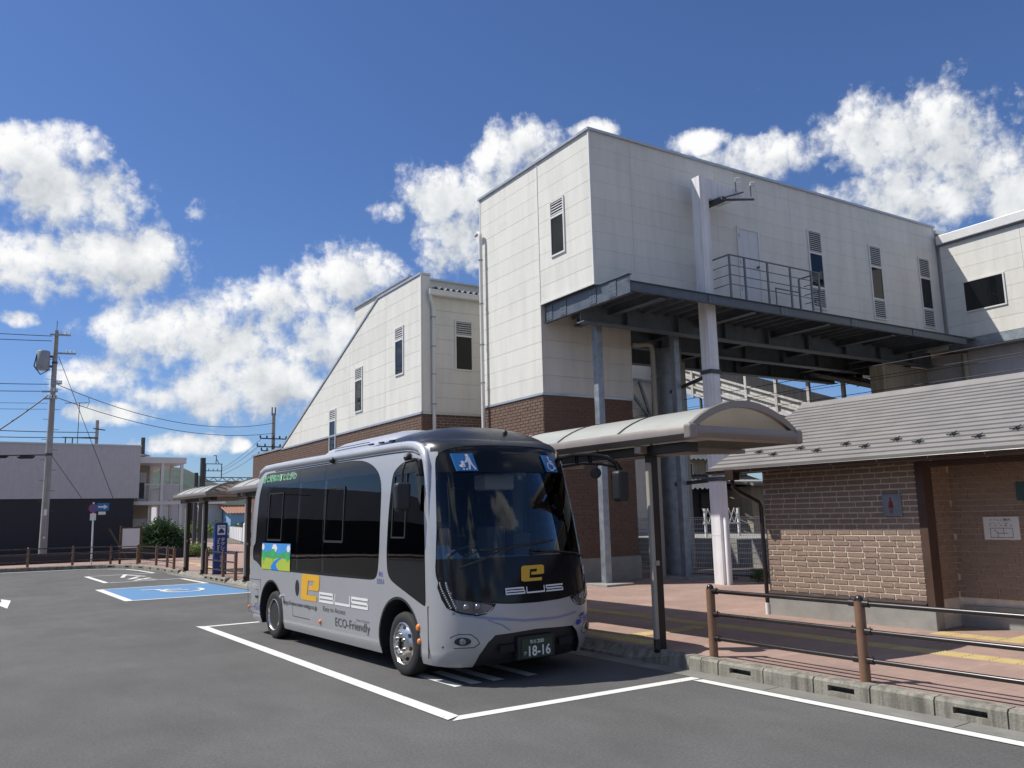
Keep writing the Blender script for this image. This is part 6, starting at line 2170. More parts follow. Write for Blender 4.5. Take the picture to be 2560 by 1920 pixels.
for sx in (-1, 1):
    for k in range(4):
        x0 = sx * (0.15 + 0.012 * k)
        fg_.tube([(x0, -0.47, 1.45 - 0.02 * k), (x0 + sx * 0.01, -0.505, 1.47 - 0.022 * k), (x0 + sx * 0.015, -0.525, 1.445 - 0.022 * k), (x0 + sx * 0.008, -0.51, 1.425 - 0.022 * k)], [0.01, 0.0095, 0.009, 0.007], 6)
    fg_.tube([(sx * 0.155, -0.45, 1.46), (sx * 0.13, -0.48, 1.475), (sx * 0.125, -0.505, 1.46)], [0.011, 0.01, 0.008], 6)
part(per, 'glove', fg_, MAT['sheet_white'], smooth=60)

# ------------------------------------------------------------------ foliage
def leaf_mat(name, a, b):
    m = bpy.data.materials.new(name)
    m.use_nodes = True
    nt = m.node_tree
    nt.nodes.clear()
    w = NG(nt)
    out = w.n('ShaderNodeOutputMaterial')
    geo = w.n('ShaderNodeNewGeometry')
    c = w.mix(geo.outputs['Random Per Island'], a, b)
    d = w.n('ShaderNodeBsdfPrincipled')
    d.inputs['Roughness'].default_value = 0.5
    w.link(c, d.inputs['Base Color'])
    t = w.n('ShaderNodeBsdfTranslucent')
    w.link(w.vmath('SCALE', c, scale=1.5), t.inputs[0])
    mx = w.n('ShaderNodeMixShader')
    mx.inputs[0].default_value = 0.3
    w.link(d.outputs[0], mx.inputs[1])
    w.link(t.outputs[0], mx.inputs[2])
    w.link(mx.outputs[0], out.inputs[0])
    MAT[name] = m
leaf_mat('leaf_mid', (0.05, 0.11, 0.025), (0.10, 0.17, 0.04))
leaf_mat('leaf_dark', (0.025, 0.06, 0.02), (0.05, 0.095, 0.03))
leaf_mat('leaf_pale', (0.10, 0.17, 0.04), (0.17, 0.22, 0.06))


def leaves(blobs, n, size, seed=1):
    rg = random.Random(seed)
    mb = MB()
    tot = sum(b[3] * b[4] * b[5] for b in blobs)
    for bx0, by0, bz0, rx, ry, rz in blobs:
        k = int(n * rx * ry * rz / tot)
        for _ in range(k):
            while True:
                p = Vector((rg.uniform(-1, 1), rg.uniform(-1, 1), rg.uniform(-1, 1)))
                if 0.25 < p.length < 1: break
            p = p * (0.55 + 0.5 * rg.random())
            c = Vector((bx0 + p.x * rx, by0 + p.y * ry, bz0 + p.z * rz))
            a = Vector((rg.gauss(0, 1), rg.gauss(0, 1), rg.gauss(0, 0.7))).normalized()
            b = a.cross(Vector((rg.gauss(0, 1), rg.gauss(0, 1), rg.gauss(0, 1)))).normalized()
            s = size * rg.uniform(0.6, 1.4)
            a, b = a * s, b * s * 0.45
            mb.face([c - a, c - a * 0.1 + b, c + a, c - a * 0.1 - b])
    return mb


def plant(name, label, cat, base, blobs, n, size, mat, stems, seed=1, group=None):
    t = thing(name, label, cat, base, 'W', group)
    part(t, 'crown', leaves(blobs, n, size, seed), MAT[mat])
    mb = MB()
    for pts, r in stems: mb.tube(pts, r, 6)
    part(t, 'trunk' if cat == 'tree' else 'stem', mb, MAT['wood_dark'])
    return t

plant('evergreen_shrub', 'dark rounded evergreen shrub beside the black walled building', 'shrub', (9.6, 46.2, PZ),
      [(9.0, 46.2, 1.2, 0.7, 0.8, 0.8), (9.7, 46.0, 1.55, 0.75, 0.9, 0.75), (10.35, 46.3, 1.2, 0.65, 0.8, 0.75), (10.9, 46.3, 0.75, 0.45, 0.6, 0.45), (9.6, 45.6, 0.8, 1.2, 0.6, 0.6)], 5200, 0.085, 'leaf_dark',
      [([(9.5 + 0.15 * i, 46.2, PZ - 0.05), (9.2 + 0.35 * i, 46.2, 1.2)], [0.05, 0.02]) for i in range(4)])
plant('small_shrub', 'low yellow green shrub at the end of the black planter wall', 'shrub', (11.1, 44.0, PZ),
      [(11.0, 44.0, 0.6, 0.6, 0.5, 0.35), (11.6, 43.8, 0.45, 0.4, 0.4, 0.25)], 900, 0.06, 'leaf_pale', [([(11.1, 44, PZ - 0.05), (11.2, 44, 0.6)], [0.03, 0.01])], 4)
single('planter', MB().box(-6, 11.9, 45.0, 45.25, 0.1, 0.62), MAT['black_wall'], 'low dark planter wall in front of the black walled building', 'wall', (3, 45, 0.1), bev=0.01)

# ------------------------------------------------------------------ grey and black apartment block
ab = thing('apartment_block', 'two storey block with blank grey upper wall, black lower wall and outside gallery', 'building', (5, 50, PZ))
part(ab, 'upper_wall', MB().box(-26, 9.28, 50, 62, 3.34, 6.18), MAT['grey_wall'])
part(ab, 'lower_wall', MB().box(-26, 9.05, 50.05, 62, PZ - 0.1, 3.338), MAT['black_wall'])
part(ab, 'coping', MB().box(-26, 9.32, 49.96, 62, 6.18, 6.26), MAT['coping'])
part(ab, 'flashing', MB().box(-26, 9.3, 49.985, 50.05, 3.31, 3.345), MAT['coping'])
rr = MB()
for x in (4.0, 7.0):
    rr.prism([(x - 0.6, 55, 6.26), (x + 0.9, 55, 6.26), (x + 0.2, 55, 6.5)], (0, 4, 0))
part(ab, 'roof_hatch', rr, MAT['galvanised_dark'])
gl_ = MB().box(9.3, 11.9, 50.6, 62, 5.3, 5.66)
gal = part(ab, 'gallery_roof', gl_, MAT['trim_white'], bev=0.02)
part(ab, 'gallery_floor', MB().box(9.06, 11.75, 50.6, 62, 2.95, 3.14), MAT['trim_white'])
part(ab, 'gallery_back_wall', MB().box(9.29, 10.4, 53.0, 62, 3.14, 5.3).box(9.1, 10.4, 53.0, 62, PZ, 2.95), MAT['plaster'])
for x, y in ((10.62, 50.75), (11.68, 50.75), (11.68, 53.3), (11.68, 56.0), (11.68, 59.0), (11.68, 61.8)):
    part(ab, 'gallery_post', MB().box(x - 0.08, x + 0.08, y - 0.08, y + 0.08, PZ, 5.3), MAT['trim_white'])
bl_ = MB()
for i in range(16): bl_.box(9.7 + i * 0.057, 9.712 + i * 0.057, 50.68, 50.70, 3.14, 4.1)
bl_.box(9.68, 11.7, 50.66, 50.72, 4.08, 4.13)
for i in range(90): bl_.box(11.66, 11.68, 51 + i * 0.12, 51.012 + i * 0.12, 3.14, 4.1)
bl_.box(11.64, 11.7, 50.7, 61.8, 4.08, 4.13)
part(ab, 'balustrade', bl_, MAT['trim_white'])
part(ab, 'balcony_screen', MB().box(9.3, 9.68, 50.66, 50.7, 3.3, 4.2), MAT['black_wall'])
part(ab, 'balcony_screen', MB().box(10.75, 11.55, 50.64, 50.68, 3.2, 4.1), MAT['grey_wall'])
dd = part(ab, 'door', MB().box(9.75, 10.2, 52.95, 53.0, 3.15, 4.9), MAT['door_white'])
part(dd, 'meter_box', MB().box(9.5, 9.65, 52.94, 53.0, 3.9, 4.3), MAT['galvanised'])
part(ab, 'door', MB().box(9.15, 10.3, 52.93, 53.0, PZ, 2.2), MAT['door_white'])
an_ = thing('aerial', 'thin comb shaped television aerial on the grey block roof', 'aerial', (6.8, 56, 6.2))
part(an_, 'mast', MB().tube([(6.81, 56, 6.0), (6.8, 56, 9.25)], 0.022, 6), MAT['iron_dark'])
ae = MB().tube([(6.0, 56, 9.2), (7.3, 56, 9.3)], 0.02, 5)
for i in range(11): ae.tube([(6.05 + i * 0.115, 55.85, 9.2 + i * 0.008), (6.05 + i * 0.115, 56.15, 9.2 + i * 0.008)], 0.01, 4)
ae.tube([(7.22, 56, 9.0), (7.34, 56, 9.32), (7.28, 56, 9.6)], 0.015, 4)
part(an_, 'array', ae, MAT['iron_dark'])
ck = thing('flue_pipe', 'short dark flue pipe at the end of the grey block roof', 'pipe', (11.25, 60, 5.6))
part(ck, 'tube', MB().tube([(11.27, 60, 5.6), (11.25, 60, 7.65)], 0.13, 10), MAT['iron_dark'], smooth=50)
part(ck, 'flange', MB().lathe((11.27, 60, 6.4), (0, 0, 1), [(0.55, 0.0), (0.15, 0.14)], 12), MAT['iron_dark'])

# ------------------------------------------------------------------ poles and wires
def pole(label, base, top, r0, r1, name='utility_pole'):
    t = thing(name, label, 'pole', base)
    part(t, 'shaft', MB().tube([(base[0], base[1], base[2] - 0.1), (base[0], base[1], top)], [r0, r1], 16), MAT['pole_concrete'], smooth=50)
    return t
PX, PY = 4.42, 46.4
up_ = pole('tall concrete utility pole with a grey transformer before the grey wall', (PX, PY, PZ), 11.6, 0.19, 0.1)
part(up_, 'lightning_rod', MB().tube([(PX, PY, 11.6), (PX, PY, 12.1)], 0.015, 5), MAT['iron_dark'])
tf = part(up_, 'transformer', MB().lathe((PX - 0.52, PY, 9.55), (0, 0, 1), [(0.29, 0), (0.31, 0.03), (0.31, 0.88), (0.27, 0.95), (0.1, 0.98)], 20), MAT['transformer_grey'], smooth=40)
part(tf, 'cable_loop', MB().tube([(PX - 0.8, PY - 0.1, 10.3), (PX - 0.9, PY - 0.1, 9.7), (PX - 0.6, PY - 0.1, 9.3), (PX - 0.2, PY, 9.6)], 0.03, 6), MAT['wire_black'])
part(tf, 'hanger', MB().box(PX - 0.25, PX - 0.05, PY - 0.06, PY + 0.06, 10.2, 10.3).box(PX - 0.25, PX - 0.05, PY - 0.06, PY + 0.06, 9.7, 9.8), MAT['iron_dark'])
for z, x0, x1 in ((11.35, -0.3, 0.62), (10.42, 0.0, 0.9), (8.85, -0.1, 0.35), (8.45, -0.5, 0.2), (8.1, -0.4, 0.2)):
    ca = part(up_, 'crossarm', MB().bar((PX + x0, PY - 0.12, z), (PX + x1, PY - 0.12, z + 0.05), 0.08, 0.08), MAT['galvanised'])
    ins = MB()
    for i in range(3):
        x = PX + x0 + (x1 - x0) * (0.55 + 0.2 * i)
        ins.lathe((x, PY - 0.12, z + 0.04), (0, 0, 1), [(0.03, 0), (0.055, 0.04), (0.03, 0.08), (0.05, 0.12), (0.025, 0.17)], 8)
    part(ca, 'insulator', ins, MAT['sheet_white'])
stp = MB()
for i in range(16):
    s = -1 if i % 2 else 1
    stp.tube([(PX, PY, 2.6 + i * 0.5), (PX + s * 0.36, PY - 0.05, 2.6 + i * 0.5)], 0.012, 5)
part(up_, 'step_bolt', stp, MAT['iron_dark'])
part(up_, 'pole_band', MB().lathe((PX, PY, 5.3), (0, 0, 1), [(0.165, 0), (0.165, 0.12)], 14).lathe((PX, PY, 8.2), (0, 0, 1), [(0.14, 0), (0.14, 0.1)], 14).lathe((PX, PY, 9.9), (0, 0, 1), [(0.13, 0), (0.13, 0.1)], 14), MAT['iron_dark'])
part(up_, 'number_plate', MB().box(PX - 0.06, PX + 0.06, PY - 0.2, PY - 0.18, 2.4, 2.7).box(PX - 0.04, PX + 0.04, PY - 0.205, PY - 0.185, 1.3, 1.4), MAT['sheet_white'])
p2 = pole('distant dark pole carrying many insulators behind the brick stair wing', (20.15, 60, PZ), 9.75, 0.2, 0.13, 'railway_pole')
for z, a, b in ((7.85, -1.0, 1.4), (7.25, -1.2, 1.6), (6.95, -0.9, 1.2), (6.6, -1.1, 1.0)):
    ca = part(p2, 'crossarm', MB().bar((20.15 + a, 59.85, z), (20.15 + b, 59.85, z), 0.1, 0.08), MAT['iron_dark'])
    ins = MB()
    for i in range(6): ins.lathe((20.15 + a + (b - a) * i / 5, 59.85, z + 0.03), (0, 0, 1), [(0.05, 0), (0.07, 0.08), (0.04, 0.2)], 8)
    part(ca, 'insulator', ins, MAT['iron_dark'])
part(p2, 'top_cage', MB().box(20.0, 20.06, 59.95, 60.05, 9.6, 10.2).box(20.24, 20.3, 59.95, 60.05, 9.6, 10.2), MAT['iron_dark'])
p3 = pole('far pole top showing above the grey block roof', (10.5, 75, PZ), 10.4, 0.17, 0.13, 'distant_pole')
part(p3, 'crossarm', MB().bar((8.0, 74.9, 8.9), (10.6, 74.9, 8.9), 0.08, 0.08).bar((10.2, 74.9, 9.7), (11.1, 74.9, 9.6), 0.08, 0.08).box(8.2, 8.28, 74.9, 75, 8.2, 8.9).box(8.7, 8.78, 74.9, 75, 8.2, 8.9), MAT['iron_dark'])


def wire(a, b, sag, r, label, group=None, n=14):
    a, b = Vector(a), Vector(b)
    pts = [a.lerp(b, i / n) - Vector((0, 0, sag * 4 * (i / n) * (1 - i / n))) for i in range(n + 1)]
    return single('overhead_cable', MB().tube(pts, r, 5), MAT['wire_black'], label, 'cable', tuple(a), group=group)
GW = 'cables running off the utility pole away from the station'
for z0, z1 in ((11.3, 10.6), (11.05, 10.2), (8.85, 8.3), (8.5, 7.9), (7.9, 7.55), (7.6, 7.3)):
    wire((PX - 0.2, PY, z0), (PX - 16, PY - 4, z1), 0.25, 0.018 if z0 > 8.2 else 0.011, 'black cable strung off the utility pole away from the station', GW)
wire((PX - 0.2, PY, 8.3), (PX - 6.5, PY - 3, 3.4), 0.4, 0.035, 'thick black service cable slanting down from the utility pole')
wire((PX - 0.1, PY, 5.35), (PX - 14, PY - 2, 5.0), 0.1, 0.03, 'low thick bundled cable with splice sleeves at the utility pole')
for dx_ in (0.9, 2.0):
    single('splice_sleeve', MB().tube([(PX - dx_ - 0.45, PY - 0.1, 5.22), (PX - dx_ - 0.35, PY - 0.1, 5.2), (PX - dx_ + 0.2, PY - 0.1, 5.22), (PX - dx_ + 0.3, PY - 0.1, 5.25)], [0.03, 0.08, 0.08, 0.03], 10), MAT['wire_black'], 'black splice sleeve on the low bundled cable', 'sleeve', (PX - dx_, PY, 5.2), group='splice sleeves by the utility pole')
wire((PX + 0.2, PY, 8.85), (20.1, 59.8, 9.0), 1.0, 0.018, 'long upper cable from the utility pole to the dark railway pole')
wire((PX + 0.2, PY, 8.2), (20.1, 59.8, 8.25), 0.8, 0.018, 'long lower cable from the utility pole to the dark railway pole')
wire((PX + 0.15, PY, 10.3), (8.3, 46.0, 0.8), 0.0, 0.014, 'upper guy wire staying the utility pole', None, 2)
wire((PX + 0.1, PY, 5.35), (7.1, 46.0, 1.5), 0.0, 0.014, 'lower guy wire staying the utility pole', None, 2)
wire((PX - 14, 62, 8.6), (10.5, 75, 9.4), 0.3, 0.03, 'upper cable running to the far pole behind the grey block')
wire((PX - 14, 62, 8.0), (10.5, 75, 9.0), 0.3, 0.03, 'lower cable running to the far pole behind the grey block')
for k, (z0, z1) in enumerate(((6.2, 7.8), (6.0, 7.4), (5.7, 6.9))):
    wire((19.2, 70, z0), (20.1 - 0.9, 59.9, z1), 0.15, 0.014, 'thin line from the track gantry up to the dark railway pole', 'lines between gantry and railway pole')

# overhead gantry across the tracks
gy = thing('track_gantry', 'steel lattice gantry over the railway with a square switch frame', 'gantry', (17.8, 70, PZ))
part(gy, 'column', MB().tube([(17.75, 70, PZ), (17.75, 70, 7.1)], 0.22, 12).tube([(17.3, 70.2, PZ), (17.3, 70.2, 5.9)], 0.16, 10), MAT['iron_dark'], smooth=50)
lt = MB()
for z in (5.2, 5.52): lt.bar((17.8, 70, z), (31, 70, z), 0.1, 0.07)
for i in range(36): lt.bar((17.9 + i * 0.36, 70, 5.2 if i % 2 else 5.52), (17.9 + (i + 1) * 0.36, 70, 5.52 if i % 2 else 5.2), 0.06, 0.05)
part(gy, 'lattice_beam', lt, MAT['galvanised_dark'])
fr_ = MB()
for x in (17.95, 19.22): fr_.bar((x, 69.9, 5.5), (x, 69.9, 6.62), 0.07, 0.07, (1, 0, 0))
for z in (6.05, 6.62): fr_.bar((17.9, 69.9, z), (19.27, 69.9, z), 0.07, 0.06)
for x in (18.2, 18.55, 18.9): fr_.lathe((x, 69.9, 6.05), (0, 0, 1), [(0.03, 0), (0.04, 0.1), (0.02, 0.2)], 6)
fr_.bar((18.75, 69.9, 6.62), (18.78, 69.9, 7.3), 0.06, 0.06, (1, 0, 0))
fr_.bar((18.55, 69.9, 7.3), (18.8, 69.9, 7.3), 0.06, 0.06)
fr_.bar((19.0, 69.9, 6.65), (18.8, 69.9, 7.0), 0.05, 0.05)
part(gy, 'switch_frame', fr_, MAT['galvanised_dark'])

# ------------------------------------------------------------------ signs, board, taxi pylon
sx, sy = 5.9, 41.67
sp2 = thing('road_sign_post', 'grey post with a round no parking sign and blue one way arrow', 'road sign', (sx, sy, PZ))
part(sp2, 'post', MB().tube([(sx, sy, PZ - 0.05), (sx - 0.03, sy, 2.9)], 0.035, 10), MAT['white_metal'], smooth=50)
rs = part(sp2, 'no_parking_disc', MB().lathe((sx - 0.04, sy - 0.05, 2.63), (0, -1, 0), [(0.2, -0.008), (0.2, 0.004)], 28), MAT['sign_red'])
part(rs, 'blue_field', MB().lathe((sx - 0.04, sy - 0.056, 2.63), (0, -1, 0), [(0.155, -0.004), (0.155, 0.004)], 24), MAT['road_blue'])
part(rs, 'red_bar', MB().bar((sx - 0.14, sy - 0.063, 2.73), (sx + 0.06, sy - 0.063, 2.53), 0.004, 0.05, (1, 0, 1)), MAT['sign_red'])
part(sp2, 'under_plate', MB().box(sx - 0.16, sx + 0.08, sy - 0.055, sy - 0.045, 2.1, 2.4), MAT['sign_white'])
ow = part(sp2, 'one_way_plate', MB().box(sx + 0.1, sx + 0.6, sy - 0.055, sy - 0.045, 2.52, 2.86), MAT['road_blue'])
a_ = lambda x, z: (sx + x, sy - 0.058, z)
part(ow, 'white_arrow', MB().face([a_(0.15, 2.65), a_(0.38, 2.65), a_(0.38, 2.58), a_(0.55, 2.69), a_(0.38, 2.80), a_(0.38, 2.73), a_(0.15, 2.73)]), MAT['sign_white'])
part(sp2, 'under_plate', MB().box(sx + 0.17, sx + 0.47, sy - 0.055, sy - 0.045, 2.34, 2.48), MAT['sign_white'])

nb = thing('notice_stand', 'blank white notice board on two dark wooden posts behind the corner railing', 'notice board', (7.35, 40.9, PZ))
for x in (6.93, 7.76):
    part(nb, 'post', MB().box(x - 0.045, x + 0.045, 40.86, 40.95, PZ - 0.05, 1.82), MAT['wood_dark'], bev=0.008)
part(nb, 'panel', MB().box(6.985, 7.705, 40.88, 40.91, 0.82, 1.7), MAT['sheet_white'])
part(nb, 'frame_rail', MB().box(6.975, 7.715, 40.865, 40.93, 1.7, 1.76).box(6.975, 7.715, 40.865, 40.93, 0.76, 0.82), MAT['wood_dark'])
part(nb, 'brace', MB().bar((6.55, 41.6, 1.7), (7.3, 41.3, 0.3), 0.06, 0.08).bar((7.3, 41.6, 1.75), (7.95, 41.3, 0.3), 0.06, 0.08), MAT['wood_dark'])

tx0, ty0 = 8.06, 29.2
tp = thing('taxi_pylon', 'tall blue taxi stand pylon with white car mark under the shelter', 'sign', (tx0, ty0, PZ))
part(tp, 'column', MB().box(7.85, 8.27, 29.1, 29.3, PZ - 0.02, 1.86), MAT['sign_blue'], bev=0.01)
fq = lambda x0, z0: (lambda a, b: (x0 + a, 29.094, z0 + b))
wp = part(tp, 'white_field', MB().face([(7.93, 29.096, 1.46), (8.19, 29.096, 1.46), (8.19, 29.096, 1.78), (7.93, 29.096, 1.78)]), MAT['sign_white'])
lay_text(wp, 'taxi_word', 'TAXI', fq(7.955, 1.69), MAT['sign_blue'], 0.06, 0.21, 0.02)
cm = MB()
cpts = [(7.96, 1.52), (8.0, 1.52), (8.0, 1.5), (8.03, 1.5), (8.03, 1.52), (8.09, 1.52), (8.09, 1.5), (8.12, 1.5), (8.12, 1.52), (8.16, 1.52), (8.16, 1.57), (8.13, 1.6), (8.11, 1.65), (8.08, 1.65), (8.08, 1.67), (8.04, 1.67), (8.04, 1.65), (8.01, 1.65), (7.99, 1.6), (7.96, 1.57)]
cm.face([(x, 29.094, z) for x, z in cpts])
part(wp, 'car_mark', cm, MAT['sign_blue'])
for i, chx in enumerate('タクシーのりば'):
    if chx == 'ー':
        part(tp, 'letter', MB().box(8.105, 8.125, 29.092, 29.095, 1.36 - i * 0.145 - 0.11, 1.36 - i * 0.145), MAT['sign_white'])
    else:
        lay_text(tp, 'letter', chx, fq(8.05, 1.36 - i * 0.145 - 0.11), MAT['sign_white'], 0.115, 0.13, 0.01)
vs_, fs_, ww_ = text2d('Taxi Stand', 0.075, 0.5, 0.01)
tm = MB().add([(7.94 + b, 29.094, 1.36 - a) for a, b in vs_], fs_)
part(tp, 'latin_name', tm, MAT['sign_white'])

# ------------------------------------------------------------------ white panel fences, houses and greenery beyond
def panel_fence(label, a, b, n, h=1.1):
    a, b = Vector(a), Vector(b)
    t = thing('panel_fence', label, 'fence', (a.x, a.y, PZ))
    for i in range(n):
        p, q = a.lerp(b, i / n), a.lerp(b, (i + 0.96) / n)
        part(t, 'panel', MB().bar((p.x, p.y, PZ + 0.15 + h / 2), (q.x, q.y, PZ + 0.15 + h / 2), 0.03, h), MAT['white_metal'])
        part(t, 'post', MB().box(p.x - 0.05, p.x + 0.02, p.y - 0.05, p.y + 0.05, PZ, PZ + 0.2 + h), MAT['white_metal'])
    return t
panel_fence('white panel fence along the far footpath behind the taxi pylon', (18.6, 60), (25.5, 89), 11)
panel_fence('short white panel fence by the green verge beyond the shelter', (20.2, 84), (21.6, 90), 4, 1.2)
plant('hedge', 'pale green roadside hedge behind the white panel fences', 'hedge', (22, 92, PZ), [(18 + 1.6 * i, 93 + (i % 3), 1.0 + 0.3 * (i % 2), 1.4, 1.0, 0.9) for i in range(8)], 3000, 0.14, 'leaf_pale', [([(22, 92, PZ), (22, 92, 1)], [0.05, 0.02])], 9)


def house(label, x0, x1, y0, y1, h, wall, roof, ridge=1.6, windows=(), group=None, frame='W', name='house', storey2=None):
    t = thing(name, label, 'house', (x0, y0, PZ), frame, group)
    part(t, 'wall', MB().box(x0, x1, y0, y1, PZ - 0.1, h), MAT[wall])
    ym = (y0 + y1) / 2
    ov = 0.5
    n = max(6, int((x1 - x0 + 2 * ov) / 0.3))
    for s in (-1, 1):
        ye = y0 - ov if s < 0 else y1 + ov
        mb = MB()
        for i in range(n):
            xa, xb = x0 - ov + (x1 - x0 + 2 * ov) * i / n, x0 - ov + (x1 - x0 + 2 * ov) * (i + 0.94) / n
            xm_ = (xa + xb) / 2
            mb.add([(xa, ye, h - 0.1), (xm_, ye, h - 0.02), (xb, ye, h - 0.1), (xa, ym, h + ridge), (xm_, ym, h + ridge + 0.08), (xb, ym, h + ridge)], [(0, 1, 4, 3), (1, 2, 5, 4), (0, 3, 5, 2)])
        part(t, 'roof', mb, MAT[roof])
    part(t, 'ridge', MB().box(x0 - ov, x1 + ov, ym - 0.15, ym + 0.15, h + ridge, h + ridge + 0.2), MAT[roof])
    part(t, 'gable', MB().prism([(x0 + 0.02, y0, h), (x0 + 0.02, y1, h), (x0 + 0.02, ym, h + ridge - 0.1)], (x1 - x0 - 0.04, 0, 0)), MAT[wall])
    for (a, b, c, d) in windows:
        f = MB()
        for q in ((a, b, c, c + 0.06), (a, b, d - 0.06, d), (a, a + 0.06, c, d), (b - 0.06, b, c, d), ((a + b) / 2 - 0.03, (a + b) / 2 + 0.03, c, d)):
            f.box(q[0], q[1], y0 - 0.06, y0, q[2], q[3])
        w_ = part(t, 'window', f, MAT['trim_white'])
        part(w_, 'pane', MB().box(a + 0.06, b - 0.06, y0 - 0.03, y0 - 0.02, c + 0.06, d - 0.06), MAT['window_glass'])
        part(w_, 'backing', MB().box(a + 0.06, b - 0.06, y0 - 0.015, y0 - 0.005, c + 0.06, d - 0.06), MAT['black_void'])
    return t
house('grey tiled two storey house seen past the steel columns', 25, 33.5, 30, 38, 4.45, 'plaster', 'tile_roof', 1.7, [(28.0, 29.6, 3.5, 4.25), (30.5, 32, 3.5, 4.25)], frame='S')
lr = thing('lean_to_roof', 'low grey tiled lean-to in front of the two storey house', 'roof', (25, 28, PZ), 'S')
mb = MB()
for i in range(30):
    xa = 24.5 + i * 0.3
    mb.add([(xa, 27.6, 2.85), (xa + 0.14, 27.6, 2.94), (xa + 0.28, 27.6, 2.85), (xa, 30, 3.62), (xa + 0.14, 30, 3.7), (xa + 0.28, 30, 3.62)], [(0, 1, 4, 3), (1, 2, 5, 4), (0, 3, 5, 2)])
part(lr, 'tile_course', mb, MAT['tile_roof'])
part(lr, 'wall', MB().box(24.8, 29.6, 28.1, 28.3, PZ, 2.9), MAT['black_wall'])
part(lr, 'lattice_screen', MB().box(28.1, 28.6, 28.02, 28.08, 1.7, 2.7), MAT['iron_dark'])
sh_ = thing('shed', 'cream walled shed with a rusty roof edge behind the toilet block', 'shed', (30, 26.5, PZ), 'S')
part(sh_, 'wall', MB().box(29.9, 37, 26.6, 29, PZ, 2.95), MAT['plaster'])
part(sh_, 'roof', MB().prism([(29.5, 26.1, 2.95), (29.5, 29.3, 3.3), (29.5, 29.3, 3.4), (29.5, 26.1, 3.08)], (8, 0, 0)), MAT['slab_aged'])
part(sh_, 'window_strip', MB().box(31.6, 36, 26.55, 26.6, 1.9, 2.0).box(32.6, 32.7, 26.55, 26.6, 2.0, 2.9), MAT['trim_white'])
part(sh_, 'dark_panel', MB().box(31.4, 36, 26.57, 26.6, 0.4, 1.9), MAT['grey_wall'])
sf_ = MB()
for a, b in (((29.3, 24.5, 1.3), (30.3, 24.5, 2.6)), ((30.3, 24.5, PZ), (30.3, 24.5, 2.7)), ((30.3, 24.5, 2.65), (33.5, 24.5, 2.75)), ((32.2, 24.5, PZ), (32.2, 24.5, 2.7)), ((29.2, 24.5, PZ), (30.4, 24.5, 1.6))):
    sf_.bar(a, b, 0.09, 0.11)
single('steel_stair_frame', sf_, MAT['iron_dark'], 'dark steel stair frame in front of the cream shed', 'frame', (30, 24.5, PZ), 'S')
lat = MB()
for i in range(7):
    x = 20.6 + i * 0.25
    lat.bar((x, 20.5, 1.45), (x + 0.25, 20.5, 1.95), 0.012, 0.03)
    lat.bar((x, 20.52, 1.95), (x + 0.25, 20.52, 1.45), 0.012, 0.03)
lat.box(20.6, 22.4, 20.49, 20.53, 1.42, 1.46)
for x in (20.7, 22.3): lat.box(x - 0.04, x + 0.04, 20.48, 20.54, 0.95, 1.95)
single('lattice_fence', lat, MAT['sheet_white'], 'small white diagonal lattice fence on the platform edge', 'fence', (21.5, 20.5, 1.0), 'S')
cb_ = thing('track_cabinet', 'grey trackside equipment cabinet behind the mesh fence', 'cabinet', (18.6, 13.5, PZ), 'S')
part(cb_, 'case', MB().box(18.4, 19.1, 13.0, 14.2, PZ, 0.95), MAT['galvanised'], bev=0.02)
part(cb_, 'lid', MB().box(18.37, 19.13, 12.97, 14.23, 0.95, 1.0), MAT['galvanised_dark'])
plant('climbing_weed', 'leafy green weed climbing by the fence at the toilet corner', 'plant', (16.7, 12.9, PZ), [(16.85, 13.0, 0.7, 0.18, 0.3, 0.55), (16.7, 13.6, 0.3, 0.3, 0.4, 0.18), (16.3, 14.3, 0.22, 0.3, 0.3, 0.1)], 700, 0.045, 'leaf_mid', [([(16.8, 13, PZ - 0.02), (16.85, 13, 1.2)], [0.02, 0.008])], 5)
TC = SW(45.7, 45, 12.6)
plant('broad_tree', 'green tree top just showing under the station bridge', 'tree', (TC[0], TC[1], PZ), [(TC[0], TC[1], 12.2, 1.5, 1.5, 1.1), (TC[0] + 0.8, TC[1] - 0.8, 11.2, 1.8, 1.8, 1.2)], 2600, 0.14, 'leaf_mid', [([(TC[0], TC[1], 0), (TC[0], TC[1], 11.8)], [0.3, 0.08])], 6)
house('pale grey house beyond the footpath', 20.5, 24.0, 100, 108, 4.3, 'grey_wall', 'tile_roof', 1.2)
house('grey flat sided house next to the pale blue shed', 24.8, 26.9, 97, 104, 4.0, 'grey_wall', 'tile_roof', 0.9)
M('shed_blue', (0.25, 0.42, 0.62), 0.6, var=0.05)
M('roof_rust', (0.28, 0.13, 0.08), 0.7, var=0.1)
house('pale blue shed with a rust coloured roof', 27.0, 29.5, 94, 99, 2.9, 'shed_blue', 'roof_rust', 0.7)
cw_ = thing('parked_van', 'small white van parked beyond the footpath', 'van', (28.2, 90, PZ))
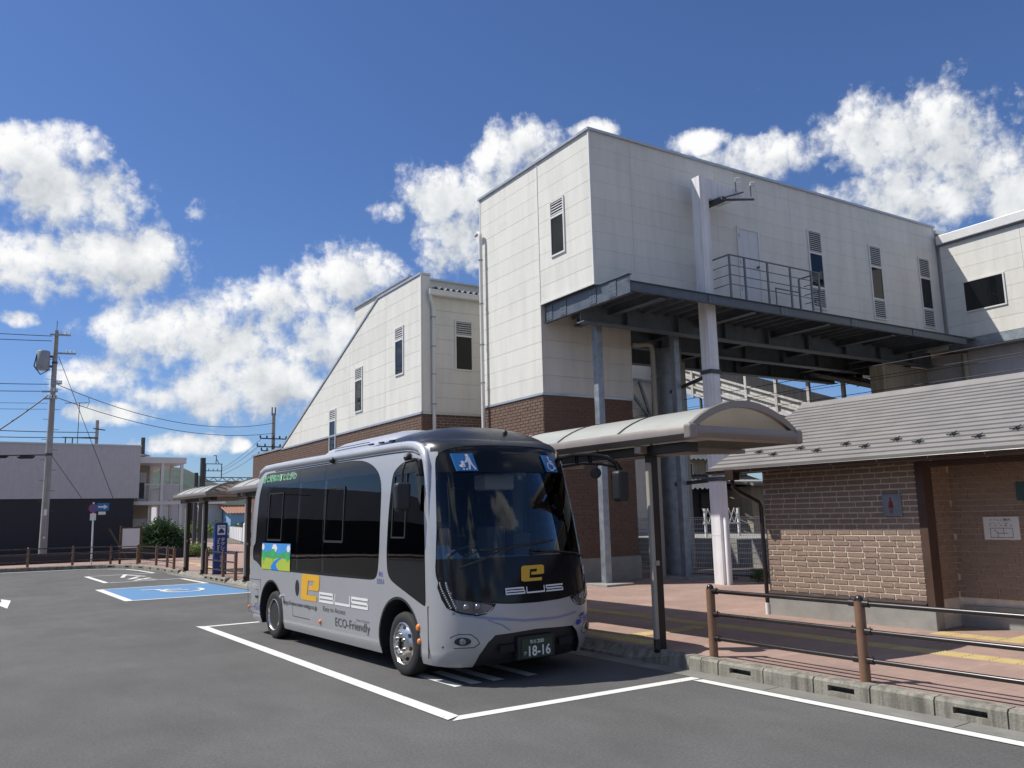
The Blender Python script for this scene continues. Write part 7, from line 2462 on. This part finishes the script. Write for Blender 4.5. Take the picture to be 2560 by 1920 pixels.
part(cw_, 'body', MB().prism([(27.4, 89.2, 0.5), (29.6, 89.2, 0.5), (29.6, 89.2, 1.3), (29.2, 89.2, 1.9), (27.7, 89.2, 2.0), (27.4, 89.2, 1.6)], (0, 1.6, 0)), MAT['sheet_white'], bev=0.08)
part(cw_, 'window', MB().prism([(28.4, 89.17, 1.35), (29.4, 89.17, 1.35), (29.15, 89.17, 1.78), (28.4, 89.17, 1.82)], (0, 0.05, 0)), MAT['black_gloss'])
for x in (27.85, 29.15): part(cw_, 'wheel', MB().lathe((x, 89.2, 0.45), (0, -1, 0), [(0.3, -0.1), (0.3, 0.04)], 16), MAT['rubber'])
GH = 'houses across the road from the station'
for i, (x, y) in enumerate(((-30, 8), (-32, 24), (-28, -10), (-14, -32), (4, -36))):
    house('two storey tiled house across the road from the station', x, x + 9, y, y + 8, 5.4, 'plaster' if i % 2 else 'grey_wall', 'tile_roof', 1.8, [(x + 1.2, x + 2.8, 3.4, 4.6), (x + 5, x + 6.6, 3.4, 4.6)], GH)

# ------------------------------------------------------------------ hills all round
M('forest', (0.045, 0.07, 0.055), 0.95, var=0.35, vs=0.05, fine=0.0)
vs, fs = [], []
NA_, NR = 220, 5
for i in range(NA_):
    a = 2 * math.pi * i / NA_
    az_ = (a + math.pi) % (2 * math.pi) - math.pi
    h = 20 + 16 * mnoise.noise(Vector((math.cos(a) * 2.2, math.sin(a) * 2.2, 0.3))) + 7 * mnoise.noise(Vector((math.cos(a) * 9, math.sin(a) * 9, 1.3)))
    h += 34 * math.exp(-((az_ - 0.2) / 0.07) ** 2)
    h = max(h, 6)
    for j in range(NR):
        rr = 800 + j * 60
        hh = h * (0.0, 0.55, 0.85, 1.0, 0.9)[j]
        hh += 2.5 * mnoise.noise(Vector((a * 60, j * 3.1, 0.7))) if 0 < j else 0
        vs.append((rr * math.sin(a), rr * math.cos(a), hh - 0.1))
for i in range(NA_):
    for j in range(NR - 1):
        a, b = i * NR + j, ((i + 1) % NA_) * NR + j
        fs.append((a, b, b + 1, a + 1))
single('hills', MB().add(vs, fs), MAT['forest'], kind='structure', smooth=60)
